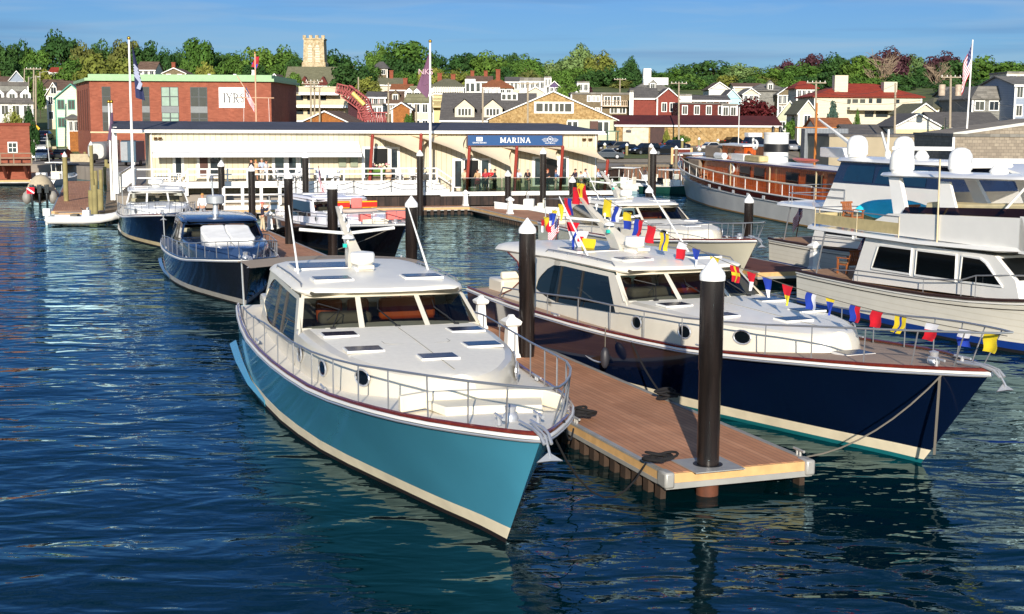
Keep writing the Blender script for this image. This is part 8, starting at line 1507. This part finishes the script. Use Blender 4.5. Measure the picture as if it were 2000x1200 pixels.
# ================================================================ SMALL BOATS
tube_w = M('hypalon_white', '#dcdcda', .5); tube_g = M('hypalon_grey', '#8f8c86', .6); outb = M('outboard_black', '#14161b', .3, coat=.4)
def outboard(r_, x, y, z, m, s=1.):
    b = MB(); b.rbox((x, y, z + .35 * s), (.5 * s, .38 * s, .5 * s)); b.tube([(x, y, z + .1 * s), (x - .05, y, z - .7 * s)], [.16 * s, .08 * s], 8); return b.build('outboard', m, r_, bevel=.08)
def rib(p, rz, L, m, label, name='inflatable_boat', cover=None, eng=1, em=None, w_=.85):
    r_ = thing(name, label, 'boat', (p[0], p[1], 0), rz); t = .24 * L / 4; b = MB()
    pts = [(-L / 2, w_, .4), (0, w_, .4), (L * .25, w_ * .85, .46), (L * .4, w_ * .5, .58), (L * .48, 0, .68), (L * .4, -w_ * .5, .58), (L * .25, -w_ * .85, .46), (0, -w_, .4), (-L / 2, -w_, .4)]
    q = []
    for i in range(len(pts) - 1):
        for k in range(4): q.append(tuple(lerp(pts[i][j], pts[i + 1][j], k / 4) for j in range(3)))
    q.append(pts[-1]); b.tube([(-L / 2 - .25, w_, .42)] + q + [(-L / 2 - .25, -w_, .42)], [t * .3] + [t] * len(q) + [t * .3], 12); b.build('tube', m, r_, ang=1.2)
    b = MB(); b.loft([[(x, -yy, z), (x, 0, z - .3), (x, yy, z)] for x, yy, z in ((-L / 2, w_, .35), (L * .2, w_ * .8, .4), (L * .42, .15, .6))]); b.build('hull', M('rib_hull', '#c9c9c5', .5), r_)
    if cover:
        b = MB(); b.loft([[(x, w_ * 1.15 * k * math.cos(a), .45 + h_ * math.sin(a)) for a in [math.pi * i / 10 for i in range(11)]] for x, k, h_ in ((-L / 2, .95, .5), (-L * .3, 1, 1.1), (0, 1, 1.2), (L * .3, .8, .8), (L * .46, .3, .4))]); b.build('cover', cover, r_, ang=1)
        b = MB(); b.tube([(-L * .45, -w_ * 1.2, .9), (-L * .2, -w_ * 1.4, .5), (L * .1, -w_ * 1.3, .75)], .03, 5); b.build('lashing', M('rope_pale', '#d8d0b8', .9), r_)
    else:
        b = MB(); b.rbox((.1, 0, .75), (.5, .5, .6)); b.rbox((.2, 0, 1.1), (.1, .5, .3)); b.build('console', tube_w, r_, bevel=.05); b = MB(); b.rbox((-.7, 0, .6), (.5, .8, .35)); b.build('seat', greyseat, r_, bevel=.05)
        b = MB(); b.tube([(-.1, 0, 1.05), (-.3, 0, 1.2)], .03, 5); b.build('steering_post', blackp, r_)
    for k in range(eng): outboard(r_, -L / 2 - .3, (k - (eng - 1) / 2) * .6, .55, em or outb, 1.0)
    return r_
rib(on(167, 440, 0), rad(3), 4.6, tube_w, 'small white inflatable dinghy with white outboard floating by the left dock', eng=1, em=whitep)
p = on(84, 398, 0); rib((p.x - .6, p.y + 1.5), rad(106), 6.2, tube_g, 'large grey inflatable under a tan cover with dark outboards, left dock', cover=M('tan_cover', '#c9b99a', .9, var=.12, scale=4), eng=3, w_=1.05).scale = (1, 1, 1.5)
b = MB(); b.rbox((0, 0, .25), (.6, .03, .5)); o = b.build('dive_flag', [cl_['r']], loc=at(60, 379, 108), smooth=False); tag(o, 'red flag with white stripe hung at the stern of the covered inflatable', 'flag'); b = MB(); b.rbox((0, -.02, .25), (.66, .02, .11), ry=.6); b.build('stripe', cl_['w'], o, smooth=False)
def console_boat(p, rz, L, hullm, label, top='ttop', eng=1, em=None, seats=True, dk=whitep):
    r_ = thing('console_boat', label, 'boat', (p[0], p[1], 0), rz); B_ = L * .17; b = MB(); st = [(-L / 2, 1, .65), (-L * .2, 1, .68), (L * .1, .98, .78), (L * .3, .75, .9), (L * .43, .35, 1.02), (L / 2, .02, 1.1)]
    for s in (1, -1): b.loft([[(x - (0 if z < .95 else 0), s * B_ * k * f_, z * h_ - .25 * (1 - h_)) for h_, f_ in ((-.2, .3), (0, .75), (.35, .9), (1, 1))] for x, k, z in st], flip=s < 0)
    b.loft([[(-L / 2, B_, .65), (-L / 2, B_ * .7, -.2)], [(-L / 2, -B_, .65), (-L / 2, -B_ * .7, -.2)]]); b.build('hull', hullm, r_, ang=.8)
    b = MB(); b.loft([[(x, -B_ * k, z), (x, -B_ * k * .8, z + .02), (x, -B_ * k * .75, z - .3), (x, B_ * k * .75, z - .3), (x, B_ * k * .8, z + .02), (x, B_ * k, z)] for x, k, z in st[:-1]], flip=True); b.build('deck', dk, r_, ang=.5)
    MB().tube([(x, B_ * k, z) for x, k, z in st] + [(x, -B_ * k, z) for x, k, z in st[::-1]], .05, 5).build('gunwale', whitep, r_)
    b = MB(); b.rbox((.2, 0, .95), (.8, .9, .9)); b.build('console', whitep, r_, bevel=.08); b = MB(); b.add([(.55, -.42, 1.4), (.55, .42, 1.4), (.35, .36, 1.95), (.35, -.36, 1.95)], [(0, 1, 2, 3)]); b.build('windscreen', tinted, r_, smooth=False)
    if seats: b = MB(); b.rbox((-.75, 0, .85), (.5, 1.0, .5)); b.rbox((-.98, 0, 1.25), (.12, 1.0, .4)); b.build('seat', cushion, r_, bevel=.06)
    if top == 'ttop':
        b = MB(); [b.tube([(x, s * .55, .6), (x - .1, s * .62, 2.35)], .035, 5) for x in (.6, -.5) for s in (1, -1)]; b.build('top_frame', whitep, r_); b = MB(); b.loft([[(x, y, 2.38 + .08 * (1 - (y / 1.1) ** 2) + (0 if abs(x) < 1.2 else -.05)) for y in (-1.1, -.5, 0, .5, 1.1)] for x in (-1.35, -.7, .2, 1.2)]); b.rbox((0, 0, 2.42), (2.5, 2.1, .06)); b.build('t_top', whitep, r_)
    else: b = MB(); b.tube([(.3, -.45, 1.2), (.3, -.45, 1.75), (.3, .45, 1.75), (.3, .45, 1.2)], .025, 5); b.build('grab_rail', steel, r_)
    for k in range(eng): outboard(r_, -L / 2 - .25, (k - (eng - 1) / 2) * .65, .75, em or outb, 1.15)
    return r_
bx = console_boat(on(116, 360, 0), rad(84), 8.2, whitep, 'white fishing boat with a flat canopy on the left, beyond the covered inflatable', eng=2, em=whitep)
b = MB(); b.tube([(-1, .6, 2.4), (-1.2, .7, 5.6)], .03, 5); b.build('antenna', whitep, bx)
console_boat(on(1038, 424, 0), rad(172), 5.8, M('skiff_white', '#dfe2dd', .4), 'open white skiff with black outboard lying by the planked dock', 'rail')
console_boat(on(1315, 378, 0), rad(-50), 7.6, M('bottle_green', '#1f4a42', .25, coat=.5), 'dark green hulled motorboat with canopy at the rusty bulkhead', eng=0, em=whitep, dk=M('tan_sole', '#c2b497', .7))
console_boat(on(1222, 372, 0), rad(150), 7.5, whitep, 'white motorboat with a tall folded canopy between terrace and green boat')
console_boat(on(1265, 366, 0), rad(200), 6.5, M('charcoal_hull', '#2c3036', .3), 'charcoal hulled open boat with a white outboard left of the green boat', 'rail', em=whitep)
p = on(70, 338, 0); console_boat((p.x, p.y + 3, 0), rad(100), 4.5, M('grey_skiff', '#a5a49d', .5), 'small grey skiff tied under the street end', 'rail')
console_boat(on(-6, 355, 0), rad(10), 5, whitep, 'white boat just entering at the left edge', 'rail')
# ================================================================ PEOPLE
skin = M('skin', '#c98f72', .55, var=.06); hairc = {k: M('hair_' + k, v, .7, var=.2, scale=30) for k, v in dict(brown='#3b2518', blonde='#b98a4a', grey='#a39c94', black='#1c1512', red='#8a3a1c').items()}
cm_ = lambda k: M('cloth_' + k.strip('#'), k, .85, var=.08)
def skinobj(nm, joints, edges, radii, m, parent):
    me = bpy.data.meshes.new(nm); me.from_pydata(joints, edges, []); me.materials.append(m); o = bpy.data.objects.new(nm, me); COL.objects.link(o); o.parent = parent
    md = o.modifiers.new('skin', 'SKIN'); md.use_smooth_shade = True; sv = me.skin_vertices[0].data
    for i, r_ in enumerate(radii): sv[i].radius = r_ if isinstance(r_, tuple) else (r_, r_); sv[i].use_root = i == 0
    s_ = o.modifiers.new('sub', 'SUBSURF'); s_.levels = 1; s_.render_levels = 1; return o
def person(loc, rz, label, top='#ffffff', legs='#c2b08a', hair='brown', h=1.74, arms=((.25, .5), (.25, .6)), skirt=False, longhair=False, cap=None, jacket=False, stride=.08, group='guests at the marina', shorts=False):
    r_ = thing('person', label, 'person', loc, rz, group); k = h / 1.74
    J = []; E = []; R = []
    def v(p, rd, par=None):
        J.append(tuple(x * k for x in p)); R.append(rd * k if not isinstance(rd, tuple) else tuple(x * k for x in rd)); 
        if par is not None: E.append((par, len(J) - 1))
        return len(J) - 1
    pel = v((0, 0, .95), (.155, .11)); ab = v((0, .01, 1.1), (.135, .095), pel); chst = v((0, 0, 1.3), (.165, .11), ab); nk = v((0, -.01, 1.47), .06, chst); hd0 = v((0, .01, 1.56), .075, nk); hd = v((0, .0, 1.65), .095, hd0); tp = v((0, -.01, 1.71), .07, hd)
    A = {}
    for s, (fwd_, bend) in zip((1, -1), arms):
        sh = v((s * .19, 0, 1.42), .062, chst); el = (s * .25, .28 * math.sin(fwd_), 1.42 - .29 * math.cos(fwd_)); e_ = v(el, .045, sh); a2 = fwd_ + bend; wr = (s * (.25 - .1 * min(1, bend)), el[1] + .25 * math.sin(a2), el[2] - .25 * math.cos(a2)); w_ = v(wr, .03, e_); pm = v((wr[0], wr[1] + .07 * math.sin(a2), wr[2] - .07 * math.cos(a2)), (.036, .02), w_); A[s] = (el, wr)
        for f in range(4): q = v((wr[0] + (f - 1.5) * .017, wr[1] + .12 * math.sin(a2), wr[2] - .12 * math.cos(a2)), .009, pm); v((wr[0] + (f - 1.5) * .018, wr[1] + (.155 - .012 * abs(f - 1.2)) * math.sin(a2 + .3), wr[2] - (.155 - .012 * abs(f - 1.2)) * math.cos(a2 + .3)), .007, q)
        th = v((wr[0] - s * .045, wr[1] + .06 * math.sin(a2) + .015, wr[2] - .06 * math.cos(a2)), .01, w_)
    Lg = {}
    for s in (1, -1):
        hp_ = v((s * .09, 0, .9), .09, pel); kn = v((s * .1, s * stride * .5 + .02, .5), .06, hp_); an_ = v((s * .1, s * stride, .09), .042, kn); v((s * .11, s * stride + .13, .03), .035, an_)
    skinobj('body', J, E, R, skin, r_)
    sc_ = lambda p: tuple(x * k for x in p)
    tm = cm_(top); t_ = .012
    TJ = [(0, 0, .98 if not jacket else .86), (0, .01, 1.1), (0, 0, 1.3), (0, -.005, 1.44)]; TR = [(.165 + t_, .125), (.15 + t_, .112), (.175 + t_, .125), (.085, .08)]; TE = [(0, 1), (1, 2), (2, 3)]
    for s in (1, -1):
        el, wr = A[s]; i = len(TJ); TJ += [(s * .19, 0, 1.42), el]; TR += [.078, .062]; TE += [(2, i), (i, i + 1)]
        if not longhair or jacket: TJ.append(tuple(lerp(el[q], wr[q], .85) for q in range(3))); TR.append(.047); TE.append((i + 1, i + 2))
    skinobj('jacket' if jacket else 'shirt', [sc_(p) for p in TJ], TE, [tuple(x * k for x in q) if isinstance(q, tuple) else q * k for q in TR], tm, r_)
    lm = cm_(legs)
    if skirt: b = MB(); b.lathe([(.15, 1.06), (.19, .92), (.23, .55), (.22, .55), (.13, 1.05)], n=14, sx=k, sy=k * .8); b.v = [(x, y, z * k) for x, y, z in b.v]; b.build('skirt', lm, r_)
    else:
        TJ = [(0, 0, .97)]; TR = [(.168, .125)]; TE = []
        for s in (1, -1): i = len(TJ); TJ += [(s * .095, 0, .86), (s * .1, s * stride * .5 + .02, .5)] + ([] if shorts else [(s * .1, s * stride, .1)]); TR += [.108, .08] + ([] if shorts else [.068]); TE += [(0, i), (i, i + 1)] + ([] if shorts else [(i + 1, i + 2)])
        skinobj('shorts' if shorts else 'trousers', [sc_(p) for p in TJ], TE, [tuple(x * k for x in q) if isinstance(q, tuple) else q * k for q in TR], lm, r_)
    hm = hairc[hair]; b = MB(); b.ball((0, -.02 * k, 1.685 * k), (.1 * k, .115 * k, .095 * k), 12)
    if longhair: b.ball((0, -.06 * k, 1.55 * k), (.1 * k, .07 * k, .17 * k), 10)
    if cap: b = MB(); b.ball((0, -.01 * k, 1.7 * k), (.108 * k, .12 * k, .075 * k), 12); b.rbox((0, .14 * k, 1.69 * k), (.15 * k, .14 * k, .015)); b.build('cap', cm_(cap), r_)
    else: b.build('hair', hm, r_)
    b = MB(); b.ball((0, .1 * k, 1.62 * k), (.016, .024, .03), 6); b.build('nose', skin, r_)
    for s in (1, -1): b = MB(); b.ball((s * .035 * k, .085 * k, 1.655 * k), .012, 6); b.build('eye', blackp, r_); b = MB(); b.rbox((s * .11 * k, s * stride + .07, .03), (.1, .26, .07)); b.build('shoe', M('shoe_dark', '#2a2320', .6), r_, bevel=.02); b = MB(); b.ball((s * .096 * k, 0, 1.64 * k), (.015, .025, .035), 6); b.build('ear', skin, r_)
    b = MB(); b.rbox((0, .092 * k, 1.585 * k), (.05, .012, .012)); b.build('mouth', M('lip', '#9a4a40', .5), r_)
    return r_
TZ = QZ - .02
def guest(px, dy, rz, label, z=TZ, **kw): return person(mw(mx(px, dy), dy, z), MA + rz, label, **kw)
F = math.pi  # facing the camera
guest(933, 1.2, .2, 'woman seen from behind in a tan top and coral red skirt', top='#b99a72', legs='#b04a52', skirt=True, hair='brown', arms=((.2, .9), (.2, 1.2)))
guest(948, 1.4, F - .9, 'woman in a red top and dark patterned skirt facing the group', top='#a8323c', legs='#2c2630', skirt=True, hair='blonde', longhair=True, arms=((.4, 1.2), (.1, .6)))
guest(958.5, 1.9, F, 'person in a bright red shirt and white trousers behind the group', top='#c0202c', legs='#d8d2c4', hair='grey', arms=((.4, 1.6), (.4, 1.6)))
guest(966.5, 1.3, 1.3, 'man in a dark suit at the right of the group by the sliding door', top='#2a2c34', legs='#26272c', hair='brown', jacket=True, arms=((.3, 1.3), (.2, .7)))
guest(908, 2.2, F, 'person in pale clothes half hidden behind the left red post', top='#c9b79a', legs='#8a7a66', hair='brown')
guest(1013, 1.4, F - .4, 'older man in a pale blue shirt beside the red post, hands together', top='#b9c4d8', legs='#b0a288', hair='grey', arms=((.4, 1.4), (.4, 1.4)))
guest(1031, 1.2, F - .6, 'grey haired man in a dark blazer with khaki trousers', top='#2c2028', legs='#b5a98c', hair='grey', jacket=True, arms=((.2, .6), (.5, 1.5)))
guest(1070, 1.1, F - .8, 'red haired woman in a short black dress by the open doorway', top='#17151a', legs='#17151a', skirt=True, hair='red', longhair=True, arms=((.4, 1.4), (.3, 1.)))
guest(1086, 1.3, F + 1.3, 'man in a blue shirt and cream trousers leaning toward the woman in black', top='#4a6a94', legs='#d5cdb4', hair='brown', arms=((.7, .7), (.3, .9)))
guest(1124, 1.2, F - 1.2, 'person in a dark top and grey trousers holding a drink', top='#33293a', legs='#6b645c', hair='brown', arms=((.5, 1.2), (.2, .8)))
guest(1135, 1.7, F, 'shorter person in a white top between two standing guests', top='#dcdcdc', legs='#c9c4b8', hair='black', h=1.5)
guest(1144, 1.1, .7, 'man in a white shirt and dark trousers bending over the white flowers', top='#dfe3ec', legs='#3a3a40', hair='brown', arms=((.6, .8), (.4, 1.1)))
guest(1169, 1.2, F + .9, 'man in a pale blue shirt and khaki trousers by the short red post', top='#b7c3da', legs='#b8a988', hair='red', arms=((.5, 1.1), (.3, .9)))
guest(490.5, 1.5, F - 1.3, 'man in a dark suit on the upper deck behind a black pile', UD, top='#2b2329', legs='#2b2329', hair='black', jacket=True)
guest(499, 1.8, F - .3, 'blonde woman in a tan dress on the upper deck', UD, top='#c9a888', legs='#c9a888', skirt=True, hair='blonde', longhair=True, h=1.66)
guest(511, 1.6, F, 'man in a pale blue shirt in the middle of the upper deck group', UD, top='#aab6cc', legs='#cfc8bc', hair='grey', arms=((.3, 1.3), (.3, 1.3)))
guest(519.5, 1.3, F + 1, 'woman in white at the right of the upper deck group', UD, top='#e4e2e0', legs='#e4e2e0', skirt=True, hair='brown', longhair=True, h=1.64)
p = on(513, 453, .6); person((p.x, p.y, .6), rad(-70), 'man in a coral cap and navy blazer on the pier raising a camera', top='#262436', legs='#c2b396', hair='grey', cap='#d06a62', jacket=True, h=1.8, arms=((.9, 1.7), (.8, 1.8)), group=None)
p = at(395, 384, 84); person((p.x, p.y, 1.15), rad(180), 'fair man in a white shirt behind the metallic blue yacht roof', top='#dfe2ea', legs='#8a8f98', hair='blonde', group=None)
# white flowers on a terrace table
r_ = mroot('terrace_table', 'small dark table with white flowers among the terrace guests', 'table', mx(1150, .7), .75, TZ); b = MB(); b.lathe([(.35, .72), (.35, .76), (0, .76)], n=14); b.lathe([(.05, 0), (.05, .72)], n=8); b.build('table', blackp, r_); b = MB(); rr = random.Random(2); [b.ball((rr.uniform(-.2, .2), rr.uniform(-.2, .2), rr.uniform(.8, 1.15)), .07, 6) for i in range(14)]; b.build('flowers', whitep, r_)
